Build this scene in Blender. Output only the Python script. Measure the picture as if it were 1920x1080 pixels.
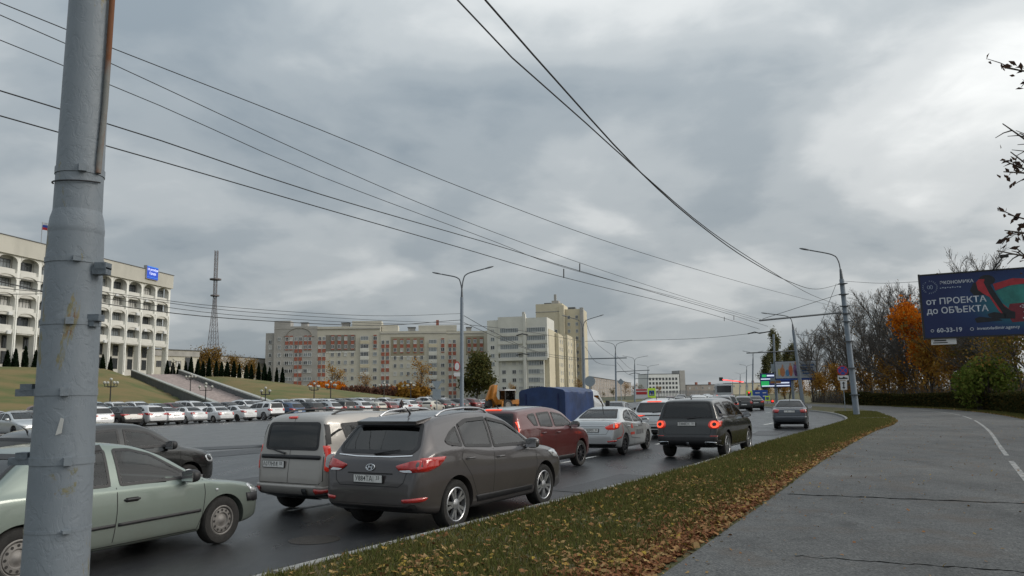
import bpy, bmesh, math, random
import numpy as np
from mathutils import Vector, Matrix, Euler
from mathutils.bvhtree import BVHTree
R = math.radians
rng = random.Random(7)
nrg = np.random.default_rng(11)
for o in list(bpy.data.objects): bpy.data.objects.remove(o)
scene = bpy.context.scene
COL = scene.collection

# ------------------------------------------------------------------ camera
F_PX, CAM_H = 1450.0, 1.85
PITCH, ROLL = math.atan(203 / F_PX), R(-1.0)
cam_d = bpy.data.cameras.new('camera'); cam = bpy.data.objects.new('camera', cam_d); COL.objects.link(cam)
cam_d.sensor_width = 36.0; cam_d.lens = 36.0 * F_PX / 1920.0
cam_d.clip_start = 0.05; cam_d.clip_end = 8000
CAM_R = Matrix.Rotation(math.pi / 2 + PITCH, 3, 'X') @ Matrix.Rotation(ROLL, 3, 'Z')
cam.matrix_world = Matrix.Translation((0, 0, CAM_H)) @ CAM_R.to_4x4()
scene.camera = cam

# ------------------------------------------------------------------ sky, sun, exposure
SUN_AZ, SUN_EL = R(94), R(26)          # azimuth clockwise from +Y
sun_dir = Vector((math.sin(SUN_AZ) * math.cos(SUN_EL), math.cos(SUN_AZ) * math.cos(SUN_EL), math.sin(SUN_EL)))
world = bpy.data.worlds.new('World'); scene.world = world; world.use_nodes = True
def build_sky():
    nt = world.node_tree; nt.nodes.clear(); N = nt.nodes.new; L = nt.links.new
    out = N('ShaderNodeOutputWorld'); bg = N('ShaderNodeBackground'); bg.inputs['Strength'].default_value = 0.1
    L(bg.outputs[0], out.inputs[0])
    sky = N('ShaderNodeTexSky'); sky.sky_type = 'NISHITA'; sky.sun_disc = False
    sky.sun_elevation = SUN_EL; sky.sun_rotation = SUN_AZ; sky.air_density = 1.0; sky.dust_density = 2.0
    tc = N('ShaderNodeTexCoord'); nrm = N('ShaderNodeVectorMath'); nrm.operation = 'NORMALIZE'
    L(tc.outputs['Generated'], nrm.inputs[0])
    sep = N('ShaderNodeSeparateXYZ'); L(nrm.outputs[0], sep.inputs[0])
    def math_(op, a, b=None, c=None, clamp=False):
        m = N('ShaderNodeMath'); m.operation = op; m.use_clamp = clamp
        for i, v in enumerate((a, b, c)):
            if v is None: continue
            if isinstance(v, (int, float)): m.inputs[i].default_value = v
            else: L(v, m.inputs[i])
        return m.outputs[0]
    zc = math_('ABSOLUTE', sep.outputs[2])
    zz = math_('ADD', zc, 0.26)
    px = math_('DIVIDE', sep.outputs[0], zz); py = math_('DIVIDE', sep.outputs[1], zz)
    cmb = N('ShaderNodeCombineXYZ'); L(px, cmb.inputs[0]); L(py, cmb.inputs[1])
    def noise(scale, detail, rough, off, dist=0.0):
        mp = N('ShaderNodeMapping'); mp.inputs['Location'].default_value = off; mp.inputs['Scale'].default_value = (scale, scale, scale)
        L(cmb.outputs[0], mp.inputs[0])
        n = N('ShaderNodeTexNoise'); n.inputs['Scale'].default_value = 1.0; n.inputs['Detail'].default_value = detail
        n.inputs['Roughness'].default_value = rough; n.inputs['Distortion'].default_value = dist
        L(mp.outputs[0], n.inputs['Vector']); return n.outputs[0]
    big = noise(0.85, 3, 0.5, SKY_OFF1, 0.4)
    med = noise(2.1, 5, 0.47, SKY_OFF2, 0.5)
    fine = noise(6.5, 5, 0.55, (1.0, 4.0, 2.0), 0.3)
    v = math_('ADD', math_('MULTIPLY', big, 0.54), math_('ADD', math_('MULTIPLY', med, 0.36), math_('MULTIPLY', fine, 0.10)))
    v = math_('ADD', math_('MULTIPLY', math_('SUBTRACT', v, 0.5), 1.22), 0.5)
    # veiled sun: cloud deck gets brighter around the sun's direction
    dt = N('ShaderNodeVectorMath'); dt.operation = 'DOT_PRODUCT'; L(nrm.outputs[0], dt.inputs[0]); dt.inputs[1].default_value = sun_dir
    glow = math_('POWER', math_('MAXIMUM', dt.outputs['Value'], 0.0), 1.1)
    low = math_('POWER', math_('SUBTRACT', 1.0, zc), 9.0)      # thinner, lighter cloud towards the horizon
    v2 = math_('ADD', math_('ADD', v, math_('MULTIPLY', glow, 0.25)), math_('MULTIPLY', low, 0.07))
    ramp = N('ShaderNodeValToRGB'); L(v2, ramp.inputs[0])
    cr = ramp.color_ramp; cr.interpolation = 'EASE'
    stops = [(0.38, (1.95, 2.33, 2.65)), (0.48, (2.65, 3.0, 3.25)), (0.56, (3.45, 3.75, 3.92)), (0.66, (4.9, 5.1, 5.15)), (0.80, (7.2, 7.3, 7.2))]
    cr.elements[0].position = stops[0][0]; cr.elements[0].color = (*[c / 10 for c in stops[0][1]], 1)
    cr.elements[1].position = stops[-1][0]; cr.elements[1].color = (*[c / 10 for c in stops[-1][1]], 1)
    for p, c in stops[1:-1]:
        e = cr.elements.new(p); e.color = (*[k / 10 for k in c], 1)
    # overcast sky: brighter overhead than at the horizon
    zen = math_('ADD', 0.86, math_('MULTIPLY', zc, 1.25)); zc3 = N('ShaderNodeCombineXYZ')
    for i in range(3): L(zen, zc3.inputs[i])
    zm_ = N('ShaderNodeMix'); zm_.data_type = 'RGBA'; zm_.blend_type = 'MULTIPLY'; zm_.inputs[0].default_value = 1.0; L(ramp.outputs[0], zm_.inputs[6]); L(zc3.outputs[0], zm_.inputs[7])
    sc = N('ShaderNodeMix'); sc.data_type = 'RGBA'; sc.blend_type = 'MULTIPLY'; sc.inputs[0].default_value = 1.0
    L(zm_.outputs[2], sc.inputs[6]); sc.inputs[7].default_value = (SKY_GAIN, SKY_GAIN, SKY_GAIN, 1); sc.clamp_result = False
    mix = N('ShaderNodeMix'); mix.data_type = 'RGBA'; L(sky.outputs[0], mix.inputs[6]); L(sc.outputs[2], mix.inputs[7])
    mix.inputs[0].default_value = 0.96
    L(mix.outputs[2], bg.inputs[0])
SKY_OFF1 = (5.2, 8.8, 0.0); SKY_OFF2 = (6.6, 0.3, 0.0); SKY_GAIN = 10.0
build_sky()
sun_d = bpy.data.lights.new('sun', 'SUN'); sun_o = bpy.data.objects.new('sun', sun_d); COL.objects.link(sun_o)
sun_d.energy = 1.4; sun_d.angle = R(24); sun_d.color = (1.0, 0.93, 0.83)
sun_o.rotation_euler = sun_dir.to_track_quat('Z', 'Y').to_euler()
scene.view_settings.view_transform = 'Standard'; scene.view_settings.look = 'None'
scene.view_settings.exposure = 0.22; scene.view_settings.gamma = 1.0; scene.view_settings.use_curve_mapping = False
scene.cycles.max_bounces = 6; scene.cycles.transparent_max_bounces = 12

# ------------------------------------------------------------------ measuring helpers (pixels of the 1920x1080 photo -> real places)
def ray(x, y): return CAM_R @ Vector(((x - 960) / F_PX, -(y - 540) / F_PX, -1.0))
def gp(x, y, z=0.0):
    d = ray(x, y); t = (z - CAM_H) / d.z; return Vector((0, 0, CAM_H)) + d * t
def at(x, y, Y):
    d = ray(x, y); return Vector((0, 0, CAM_H)) + d * (Y / d.y)
# ------------------------------------------------------------------ materials
MATS = {}
def mat(name, col, rough=0.6, metal=0.0, var=0.12, scale=6.0, bump=0.0, bscale=None, coat=0.0, emit=None, estr=1.0, col2=None, spec=0.5, trans=None, mask=(0.42, 0.62), coord='Object', stretch=(1, 1, 1)):
    if name in MATS: return MATS[name]
    m = bpy.data.materials.new(name); m.use_nodes = True; MATS[name] = m
    nt = m.node_tree; N = nt.nodes.new; L = nt.links.new; b = nt.nodes['Principled BSDF']
    b.inputs['Roughness'].default_value = rough; b.inputs['Metallic'].default_value = metal
    b.inputs['Coat Weight'].default_value = coat; b.inputs['Coat Roughness'].default_value = 0.06
    b.inputs['Specular IOR Level'].default_value = spec
    tc = N('ShaderNodeTexCoord'); mp = N('ShaderNodeMapping'); mp.inputs['Scale'].default_value = stretch
    L(tc.outputs[coord], mp.inputs[0])
    if var > 0 or col2:
        n = N('ShaderNodeTexNoise'); n.inputs['Scale'].default_value = scale; n.inputs['Detail'].default_value = 6; n.inputs['Roughness'].default_value = 0.6
        L(mp.outputs[0], n.inputs['Vector'])
        r = N('ShaderNodeValToRGB'); L(n.outputs[0], r.inputs[0])
        e = r.color_ramp.elements
        if col2:
            e[0].position, e[1].position = mask; e[0].color = (*col, 1); e[1].color = (*col2, 1)
        else:
            e[0].position, e[1].position = 0.3, 0.7
            e[0].color = (*[max(0, c * (1 - var)) for c in col], 1); e[1].color = (*[c * (1 + var) for c in col], 1)
        L(r.outputs[0], b.inputs['Base Color'])
    else: b.inputs['Base Color'].default_value = (*col, 1)
    if bump > 0:
        n2 = N('ShaderNodeTexNoise'); n2.inputs['Scale'].default_value = bscale or scale * 4; n2.inputs['Detail'].default_value = 5
        L(mp.outputs[0], n2.inputs['Vector'])
        bp = N('ShaderNodeBump'); bp.inputs['Strength'].default_value = bump; bp.inputs['Distance'].default_value = 0.02
        L(n2.outputs[0], bp.inputs['Height']); L(bp.outputs[0], b.inputs['Normal'])
    if emit:
        b.inputs['Emission Color'].default_value = (*emit, 1); b.inputs['Emission Strength'].default_value = estr
    return m
def glass_mat(name, tint, refl=1.0, rough=0.02, dust=0.05):
    if name in MATS: return MATS[name]
    m = bpy.data.materials.new(name); m.use_nodes = True; MATS[name] = m
    nt = m.node_tree; nt.nodes.clear(); N = nt.nodes.new; L = nt.links.new
    out = N('ShaderNodeOutputMaterial'); tr = N('ShaderNodeBsdfTransparent'); tr.inputs[0].default_value = (*tint, 1)
    gl = N('ShaderNodeBsdfGlossy'); gl.inputs['Roughness'].default_value = rough; gl.inputs[0].default_value = (refl, refl, refl, 1)
    fr = N('ShaderNodeFresnel'); fr.inputs[0].default_value = 1.62
    # dust film on the glass
    df = N('ShaderNodeBsdfDiffuse'); df.inputs[0].default_value = (0.22, 0.22, 0.21, 1)
    mx0 = N('ShaderNodeMixShader'); mx0.inputs[0].default_value = dust
    L(tr.outputs[0], mx0.inputs[1]); L(df.outputs[0], mx0.inputs[2])
    mx = N('ShaderNodeMixShader'); L(fr.outputs[0], mx.inputs[0]); L(mx0.outputs[0], mx.inputs[1]); L(gl.outputs[0], mx.inputs[2])
    L(mx.outputs[0], out.inputs[0]); return m

# ------------------------------------------------------------------ object helpers
def tag(o, label=None, cat=None, group=None, kind=None):
    if label: o['label'] = label
    if cat: o['category'] = cat
    if group: o['group'] = group
    if kind: o['kind'] = kind
    return o
def link(name, me, m=None, parent=None, smooth=False):
    if m is not None and not me.materials:
        for k in (m if isinstance(m, (list, tuple)) else [m]): me.materials.append(k)
    if smooth: me.polygons.foreach_set('use_smooth', [True] * len(me.polygons))
    o = bpy.data.objects.new(name, me); COL.objects.link(o)
    if parent is not None: o.parent = parent
    return o
def thing(name, label, cat, loc=(0, 0, 0), rz=0.0, group=None):
    o = bpy.data.objects.new(name, None); COL.objects.link(o); o.empty_display_size = 0.2
    o.location = loc; o.rotation_euler = (0, 0, rz); return tag(o, label, cat, group)
def inst(name, me, parent, loc=(0, 0, 0), rot=(0, 0, 0), scale=(1, 1, 1)):
    o = bpy.data.objects.new(name, me); COL.objects.link(o); o.parent = parent
    o.location = loc; o.rotation_euler = rot; o.scale = scale; return o
class MB:
    def __init__(s): s.v = []; s.f = []
    def add(s, vs, fs):
        b = len(s.v); s.v += [tuple(p) for p in vs]; s.f += [tuple(b + i for i in q) for q in fs]; return s
    def box(s, c, size, rot=None, taper=1.0):
        hx, hy, hz = [k / 2 for k in size]; c = Vector(c); vs = []
        for z in (-1, 1):
            t = taper if z > 0 else 1
            for x, y in ((-1, -1), (1, -1), (1, 1), (-1, 1)):
                p = Vector((x * hx * t, y * hy * t, z * hz))
                if rot is not None: p = rot @ p
                vs.append(c + p)
        return s.add(vs, [(3, 2, 1, 0), (4, 5, 6, 7), (0, 1, 5, 4), (1, 2, 6, 5), (2, 3, 7, 6), (3, 0, 4, 7)])
    def tube(s, pts, r, n=8, cap=True):
        pts = [Vector(p) for p in pts]; k = len(pts); rs = r if isinstance(r, (list, tuple)) else [r] * k
        vs = []; fs = []; up = None
        for i, p in enumerate(pts):
            d = (pts[min(i + 1, k - 1)] - pts[max(i - 1, 0)])
            if d.length < 1e-9: d = Vector((0, 0, 1))
            d.normalize()
            if up is None:
                up = Vector((0, 0, 1)) if abs(d.z) < 0.9 else Vector((1, 0, 0))
            a = d.cross(up)
            if a.length < 1e-5: a = d.orthogonal()
            a.normalize(); bb = a.cross(d).normalized(); up = bb
            for j in range(n):
                t = 2 * math.pi * j / n; vs.append(p + (a * math.cos(t) + bb * math.sin(t)) * rs[i])
        for i in range(k - 1):
            for j in range(n):
                fs.append((i * n + j, i * n + (j + 1) % n, (i + 1) * n + (j + 1) % n, (i + 1) * n + j))
        if cap: fs.append(tuple(range(n - 1, -1, -1))); fs.append(tuple((k - 1) * n + j for j in range(n)))
        return s.add(vs, fs)
    def lathe(s, prof, n=24, M=None, cap=True):
        vs = []; fs = []; k = len(prof)
        for r, z in prof:
            for j in range(n):
                t = 2 * math.pi * j / n; p = Vector((r * math.cos(t), r * math.sin(t), z))
                vs.append(M @ p if M is not None else p)
        for i in range(k - 1):
            for j in range(n): fs.append((i * n + j, i * n + (j + 1) % n, (i + 1) * n + (j + 1) % n, (i + 1) * n + j))
        if cap: fs.append(tuple(range(n - 1, -1, -1))); fs.append(tuple((k - 1) * n + j for j in range(n)))
        return s.add(vs, fs)
    def prism(s, poly, O, U, V, depth):
        O, U, V = Vector(O), Vector(U), Vector(V); W = U.cross(V).normalized() * depth; n = len(poly)
        vs = [O + U * a + V * b for a, b in poly] + [O + U * a + V * b + W for a, b in poly]
        return s.add(vs, [tuple(range(n - 1, -1, -1)), tuple(range(n, 2 * n))] + [(i, (i + 1) % n, n + (i + 1) % n, n + i) for i in range(n)])
    def mesh(s, name, m=None):
        me = bpy.data.meshes.new(name); me.from_pydata([tuple(v) for v in s.v], [], s.f); me.update()
        if m is not None:
            for k in (m if isinstance(m, (list, tuple)) else [m]): me.materials.append(k)
        return me
    def build(s, name, m, parent=None, smooth=False):
        o = link(name, s.mesh(name, m), None, parent, smooth)
        if smooth: autosmooth(o.data)
        return o
def autosmooth(me, ang=38):
    bm = bmesh.new(); bm.from_mesh(me); c = math.cos(R(ang))
    for e in bm.edges:
        if len(e.link_faces) == 2 and e.link_faces[0].normal.dot(e.link_faces[1].normal) < c: e.smooth = False
    for f in bm.faces: f.smooth = True
    bm.to_mesh(me); bm.free()
def np_mesh(name, V, Fq, m, nv=4):
    me = bpy.data.meshes.new(name); V = np.asarray(V, np.float32); Fq = np.asarray(Fq, np.int32)
    me.vertices.add(len(V)); me.vertices.foreach_set('co', V.ravel())
    me.loops.add(Fq.size); me.loops.foreach_set('vertex_index', Fq.ravel())
    me.polygons.add(len(Fq)); me.polygons.foreach_set('loop_start', np.arange(0, Fq.size, nv, dtype=np.int32))
    me.update(calc_edges=True)
    if m is not None:
        for k in (m if isinstance(m, (list, tuple)) else [m]): me.materials.append(k)
    return me
def poly_sheet(name, pts, z, m, parent=None, kind='structure'):
    from mathutils.geometry import tessellate_polygon
    vs = [(p[0], p[1], z) for p in pts]; tris = tessellate_polygon([[Vector(v) for v in vs]])
    fs = []
    for t in tris:
        a, b, c = [Vector(vs[i]) for i in t]
        fs.append(t if (b - a).cross(c - a).z > 0 else t[::-1])
    me = bpy.data.meshes.new(name); me.from_pydata(vs, [], fs); me.update()
    o = link(name, me, m, parent)
    if parent is None: o['kind'] = kind
    return o
def text_mesh(name, body, size, m, mtx, parent=None, bold=0.0, align='CENTER', ext=0.0, sx=1.0):
    cu = bpy.data.curves.new(name, 'FONT'); cu.body = body; cu.size = size; cu.align_x = align; cu.align_y = 'CENTER'
    cu.offset = bold; cu.extrude = ext; cu.resolution_u = 2
    to = bpy.data.objects.new(name, cu); COL.objects.link(to)
    bpy.context.view_layer.update()
    me = bpy.data.meshes.new_from_object(to.evaluated_get(bpy.context.evaluated_depsgraph_get()))
    bpy.data.objects.remove(to); me.materials.clear(); me.materials.append(m)
    me.transform(mtx @ Matrix.Diagonal((sx, 1, 1, 1)))
    return link(name, me, None, parent)
def copy_tree(o, parent=None, keep=None):
    c = o.copy(); COL.objects.link(c); c.parent = parent
    for ch in o.children:
        if keep is None or ch.name.split('.')[0] in keep: copy_tree(ch, c, None)
    return c
def frame(O, U, V):
    U = Vector(U).normalized(); V = Vector(V).normalized(); W = U.cross(V)
    M = Matrix.Identity(4)
    for i, a in enumerate((U, V, W)):
        for k in range(3): M[k][i] = a[k]
    M.translation = Vector(O); return M
def pchip(xs, ys):
    xs = np.asarray(xs, float); ys = np.asarray(ys, float)
    if xs[0] > xs[-1]: xs = xs[::-1]; ys = ys[::-1]
    h = np.diff(xs); d = np.diff(ys) / h; m = np.zeros(len(xs))
    for i in range(1, len(xs) - 1):
        if d[i - 1] * d[i] > 0:
            w1 = 2 * h[i] + h[i - 1]; w2 = h[i] + 2 * h[i - 1]; m[i] = (w1 + w2) / (w1 / d[i - 1] + w2 / d[i])
    m[0], m[-1] = d[0], d[-1]
    def f(x):
        x = np.clip(x, xs[0], xs[-1]); i = np.clip(np.searchsorted(xs, x) - 1, 0, len(h) - 1); t = (x - xs[i]) / h[i]
        return (2*t**3 - 3*t**2 + 1) * ys[i] + (t**3 - 2*t**2 + t) * h[i] * m[i] + (-2*t**3 + 3*t**2) * ys[i+1] + (t**3 - t**2) * h[i] * m[i+1]
    return f
def smooth_poly(p, it=1, closed=True):
    """round the corners of a polygon: it=1 small radius, it=2 larger"""
    rad = {0: 0.0, 1: 0.045, 2: 0.09}[it]; n = len(p); out = []
    P = [Vector((a, b)) for a, b in p]
    for i in range(n):
        a, b, c = P[i - 1], P[i], P[(i + 1) % n]
        la, lc = (a - b).length, (c - b).length
        d = min(rad, .42 * la, .42 * lc)
        q0 = b + (a - b) * (d / max(la, 1e-6)); q2 = b + (c - b) * (d / max(lc, 1e-6))
        for u in (0, .33, .67, 1): out.append(tuple(q0 * (1 - u) ** 2 + b * (2 * u * (1 - u)) + q2 * u * u))
    return out
# ------------------------------------------------------------------ ground, road, verge, path
D_ = Vector((.53, .848)); N_ = Vector((-.848, .53))
def st(s, t): return Vector((D_.x * s + N_.x * t, D_.y * s + N_.y * t))
def cr_spline(pts, step=1.0):
    P = [Vector(p) for p in pts]; P = [P[0] * 2 - P[1]] + P + [P[-1] * 2 - P[-2]]; out = []
    for i in range(1, len(P) - 2):
        k = max(1, int((P[i + 1] - P[i]).length / step))
        for q in range(k):
            t = q / k; out.append(.5 * ((2 * P[i]) + (P[i + 1] - P[i - 1]) * t + (2 * P[i - 1] - 5 * P[i] + 4 * P[i + 1] - P[i + 2]) * t * t + (3 * P[i] - P[i - 1] - 3 * P[i + 1] + P[i + 2]) * t ** 3))
    out.append(P[-2]); return out
def offs(line, d):
    out = []
    for i, p in enumerate(line):
        t = (line[min(i + 1, len(line) - 1)] - line[max(0, i - 1)]).normalized(); out.append(p + Vector((-t.y, t.x)) * d)
    return out
def strip_sheet(name, A, B, z, m, parent=None, za=None, sub=1):
    V = []; Fs = []
    for a, b in zip(A, B):
        for k in range(sub + 1): p = a.lerp(b, k / sub); V.append((p.x, p.y, z))
    w = sub + 1
    for i in range(len(A) - 1):
        for k in range(sub): Fs.append((i * w + k, (i + 1) * w + k, (i + 1) * w + k + 1, i * w + k + 1))
    mb = MB(); mb.v = V; mb.f = [f[::-1] for f in Fs]
    o = mb.build(name, m, parent)
    bm = bmesh.new(); bm.from_mesh(o.data); bm.normal_update()
    if sum(f.normal.z for f in bm.faces) < 0: bmesh.ops.reverse_faces(bm, faces=bm.faces)
    bm.to_mesh(o.data); bm.free()
    if parent is None: o['kind'] = 'structure'
    return o
def asphalt(name, col, rough, wet=0.0, agg=60.0, crack=0.5, patchy=0.35, warm=None):
    m = bpy.data.materials.new(name); m.use_nodes = True; MATS[name] = m
    nt = m.node_tree; N = nt.nodes.new; L = nt.links.new; b = nt.nodes['Principled BSDF']; tc = N('ShaderNodeTexCoord')
    def noise(sc, det=6, ro=.6, st_=(1, 1, 1)):
        mp = N('ShaderNodeMapping'); mp.inputs['Scale'].default_value = st_; mp.inputs['Rotation'].default_value = (0, 0, R(-32)); L(tc.outputs['Object'], mp.inputs[0])
        n = N('ShaderNodeTexNoise'); n.inputs['Scale'].default_value = sc; n.inputs['Detail'].default_value = det; n.inputs['Roughness'].default_value = ro; L(mp.outputs[0], n.inputs['Vector']); return n.outputs[0]
    def ramp(src, p0, p1, c0, c1):
        r = N('ShaderNodeValToRGB'); L(src, r.inputs[0]); e = r.color_ramp.elements; e[0].position, e[1].position = p0, p1; e[0].color = (*c0, 1); e[1].color = (*c1, 1); return r.outputs[0]
    def mixc(fac, a, c, mode='MULTIPLY'):
        x = N('ShaderNodeMix'); x.data_type = 'RGBA'; x.blend_type = mode
        if isinstance(fac, float): x.inputs[0].default_value = fac
        else: L(fac, x.inputs[0])
        for i, q in ((6, a), (7, c)):
            if isinstance(q, tuple): x.inputs[i].default_value = (*q, 1)
            else: L(q, x.inputs[i])
        return x.outputs[2]
    big = noise(.35, 5, .6, (3.0, .8, 1)); grain = noise(agg, 3, .7); spots = noise(7, 5, .6)
    base = mixc(1.0, col, ramp(big, .3, .7, (1 - patchy,) * 3, (1 + patchy * .6,) * 3))
    base = mixc(1.0, base, ramp(spots, .35, .65, (.86, .86, .86), (1.12, 1.12, 1.1)))
    base = mixc(1.0, base, ramp(grain, .3, .72, (.5, .5, .5), (1.6, 1.6, 1.58)))
    stain = noise(.9, 7, .7); base = mixc(1.0, base, ramp(stain, .34, .46, (.72, .72, .73), (1.0, 1.0, 1.0)))
    fleck = noise(agg * .45, 2, .5); base = mixc(ramp(fleck, .70, .76, (0, 0, 0), (.55, .55, .55)), base, tuple(min(1, c * 2.6) for c in col), 'MIX')
    vor = N('ShaderNodeTexVoronoi'); vor.inputs['Scale'].default_value = agg * 1.2; L(tc.outputs['Object'], vor.inputs['Vector'])
    if warm: base = mixc(ramp(noise(1.1, 6, .65), .52, .66, (0, 0, 0), (.7, .7, .7)), base, warm, 'MIX')
    L(base, b.inputs['Base Color'])
    r = N('ShaderNodeMapRange'); L(big, r.inputs[0]); r.inputs[1].default_value = .35; r.inputs[2].default_value = .65; r.inputs[3].default_value = max(.12, rough - wet); r.inputs[4].default_value = rough
    L(r.outputs[0], b.inputs['Roughness'])
    bp = N('ShaderNodeBump'); bp.inputs['Strength'].default_value = crack; bp.inputs['Distance'].default_value = .012
    mm = N('ShaderNodeMath'); mm.operation = 'ADD'; L(grain, mm.inputs[0]); L(vor.outputs[0], mm.inputs[1]); L(mm.outputs[0], bp.inputs['Height']); L(bp.outputs[0], b.inputs['Normal'])
    return m
ROAD_M = asphalt('wet_road_asphalt', (.034, .036, .040), .40, .14, 70, .25, .16)
LOT_M = asphalt('parking_asphalt', (.105, .107, .11), .5, .14, 50, .25, .22)
PATH_M = asphalt('path_asphalt', (.097, .099, .100), .85, .1, 30, .9, .42, warm=(.088, .074, .062))
GRASS_BASE = mat('grass_soil', (.055, .062, .02), .95, var=0, scale=1.6, col2=(.11, .085, .04), bump=.8, bscale=30)
HILL_M = mat('hill_grass', (.078, .092, .020), .95, scale=.15, col2=(.155, .115, .04), bump=.8, bscale=2, mask=(.38, .60))
FIELD_M = mat('far_ground', (.045, .05, .025), .95, var=.3, scale=.05)
PAINT_W = mat('road_paint', (.62, .62, .60), .6, var=0, scale=5, col2=(.20, .20, .20), mask=(.52, .74))
PAINT_P = mat('path_paint', (.34, .34, .33), .8, var=0, scale=7, col2=(.11, .11, .11), mask=(.46, .60))
KERB_M = mat('kerb_concrete', (.26, .26, .25), .85, var=.25, scale=4, bump=.4)

link('ground', MB().add([(-4000, -600, -.09), (4000, -600, -.09), (4000, 7000, -.09), (-4000, 7000, -.09)], [(0, 1, 2, 3)]).mesh('ground', FIELD_M))['kind'] = 'structure'
CURB = cr_spline([(-18, -17.5), (-8.2, -1.2), (-5.5, 3.3), (-2.32, 8.55), (.19, 12.55), (4.37, 19.4), (8.09, 26.3), (12.3, 33.5), (16.49, 40.8), (20.03, 47.5), (23.6, 57.0), (26.3, 67), (28.3, 80), (30.5, 100), (34, 125), (40, 155), (52, 205), (75, 290), (120, 460)], 1.0)
lot = poly_sheet('parking_lot', [st(-60, 5), st(150, 5), st(175, 40), st(150, 84), st(-60, 84)], -.012, LOT_M)
LEFT = [p + (q - p) * (1.0) for p, q in zip(CURB, offs(CURB, 17.5))]
strip_sheet('road', offs(CURB, -.1), LEFT, -.004, ROAD_M)
# worn lane lines
def dash(line, d, a, b, w, name='lane_line', m=PAINT_W, z=0.0):
    L_ = offs(line, d); acc = 0; seg = []
    for i in range(len(L_) - 1):
        if a <= acc <= b: seg.append(i)
        acc += (L_[i + 1] - L_[i]).length
    if len(seg) < 1: return
    P = [L_[i] for i in seg] + [L_[seg[-1] + 1]]
    o = strip_sheet(name, offs(P, -w / 2), offs(P, w / 2), z, m); return o
for d, on, off_, lo, hi in ((3.9, 3, 6, 14, 170), (7.6, 4, 8, 12, 200), (11.6, 3, 6, 14, 200)):
    s0 = lo + rng.uniform(0, 4)
    while s0 < hi: dash(CURB, d, s0, s0 + on, .13); s0 += on + off_
# verge (raised) with kerb stones, path on top
P_LEFT = cr_spline([(-9.5, -14), (-3.2, -1.0), (1.38, 7.72), (4.02, 12.7), (8.02, 20.3), (14.96, 32.7), (19.0, 39.3), (22.9, 47.3), (30.1, 66.4), (33.3, 80.7), (34.6, 95), (38, 125), (44, 155), (56, 205)], 1.0)
P_LINE = cr_spline([(-6.0, -14.0), (.9, -.6), (9.87, 15.4), (14.1, 22.9), (19.95, 33.2), (26.2, 45.1), (30.8, 55.5), (34.3, 67.1), (36.4, 81), (37.8, 95), (41, 125), (47, 155), (59, 205)], 1.0)
P_RIGHT = cr_spline([(-2.6, -14), (3.2, -.8), (11.9, 14.2), (16.2, 21.8), (21.9, 31.9), (27.9, 43.2), (33.0, 55.2), (36.6, 67), (38.6, 81), (39.8, 95), (43, 125), (49, 155), (61, 205)], 1.0)
VZ = .12
vp = [p for p in offs(CURB, -.16)]
verge_poly = vp + [Vector((220, 460)), Vector((220, -20)), Vector((10, -20))]
poly_sheet('verge', verge_poly, VZ, GRASS_BASE)
path = None
def ribbon(name, A, B, z, m, n=140):
    def rs(L):
        d = [0]
        for i in range(len(L) - 1): d.append(d[-1] + (L[i + 1] - L[i]).length)
        return [Vector((np.interp(k, d, [p.x for p in L]), np.interp(k, d, [p.y for p in L]))) for k in np.linspace(0, d[-1], n)]
    return strip_sheet(name, rs(A), rs(B), z, m, sub=3)
path = ribbon('footpath', P_LEFT, P_RIGHT, VZ + .006, PATH_M)
# faded white line between walking and cycling side, broken where it has worn off
LL = P_LINE; a = 0
for i0, i1 in ((8, 36), (38, 62), (64, 70), (71, 190)):
    seg = LL[i0:i1 + 1]
    if len(seg) > 1: strip_sheet('path_line', offs(seg, -.055), offs(seg, .055), VZ + .010, PAINT_P)
# tar-filled cracks across the path
CRACK = mat('tar_crack', (.012, .012, .012), 1.0, var=.3, scale=20, spec=0.0)
for (x0, y0), (x1, y1), w in (((1475, 926), (1925, 944), .05), ((1490, 1042), (1925, 1072), .022), ((1590, 858), (1800, 868), .016)):
    A = gp(x0, y0, VZ + .01); B = gp(x1, y1, VZ + .01); P = []
    for k in range(41):
        p = A.lerp(B, k / 40); P.append(Vector((p.x, p.y + .035 * math.sin(k * .9) + rng.uniform(-.03, .03))))
    V = []; Fs = []
    for k, p in enumerate(P):
        ww = w * rng.uniform(.3, 1.2); V += [(p.x, p.y - ww, VZ + .009), (p.x, p.y + ww, VZ + .009)]
    for k in range(40): Fs.append((2 * k, 2 * k + 2, 2 * k + 3, 2 * k + 1))
    MB().add(V, Fs).build('crack', CRACK, path)
# kerb: one stone after another
kerb = bpy.data.objects.new('kerb', None); COL.objects.link(kerb); kerb['kind'] = 'structure'
ks = MB().box((.495, 0, 0), (.985, .16, .30)).mesh('kerb_stone', KERB_M)
bmk = bmesh.new(); bmk.from_mesh(ks); bmesh.ops.bevel(bmk, geom=[e for e in bmk.edges if all(v.co.z > 0 for v in e.verts)], offset=.02, segments=2, affect='EDGES'); bmk.to_mesh(ks); bmk.free()
acc = Vector(CURB[0]); i = 0; dl = [0]
for k in range(len(CURB) - 1): dl.append(dl[-1] + (CURB[k + 1] - CURB[k]).length)
def on_curb(s): return Vector((np.interp(s, dl, [p.x for p in CURB]), np.interp(s, dl, [p.y for p in CURB])))
for k in range(140):
    s0 = 18 + k * 1.0; p, q = on_curb(s0), on_curb(s0 + 1); d = q - p
    inst('kerb_stone', ks, kerb, (p.x + .08 * d.y, p.y - .08 * d.x, -.022 + rng.uniform(-.006, .006)), (0, 0, math.atan2(d.y, d.x) + rng.uniform(-.006, .006)))
strip_sheet('kerb_line', offs(CURB[135:], -.0), offs(CURB[135:], -.16), .115, KERB_M)
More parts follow.
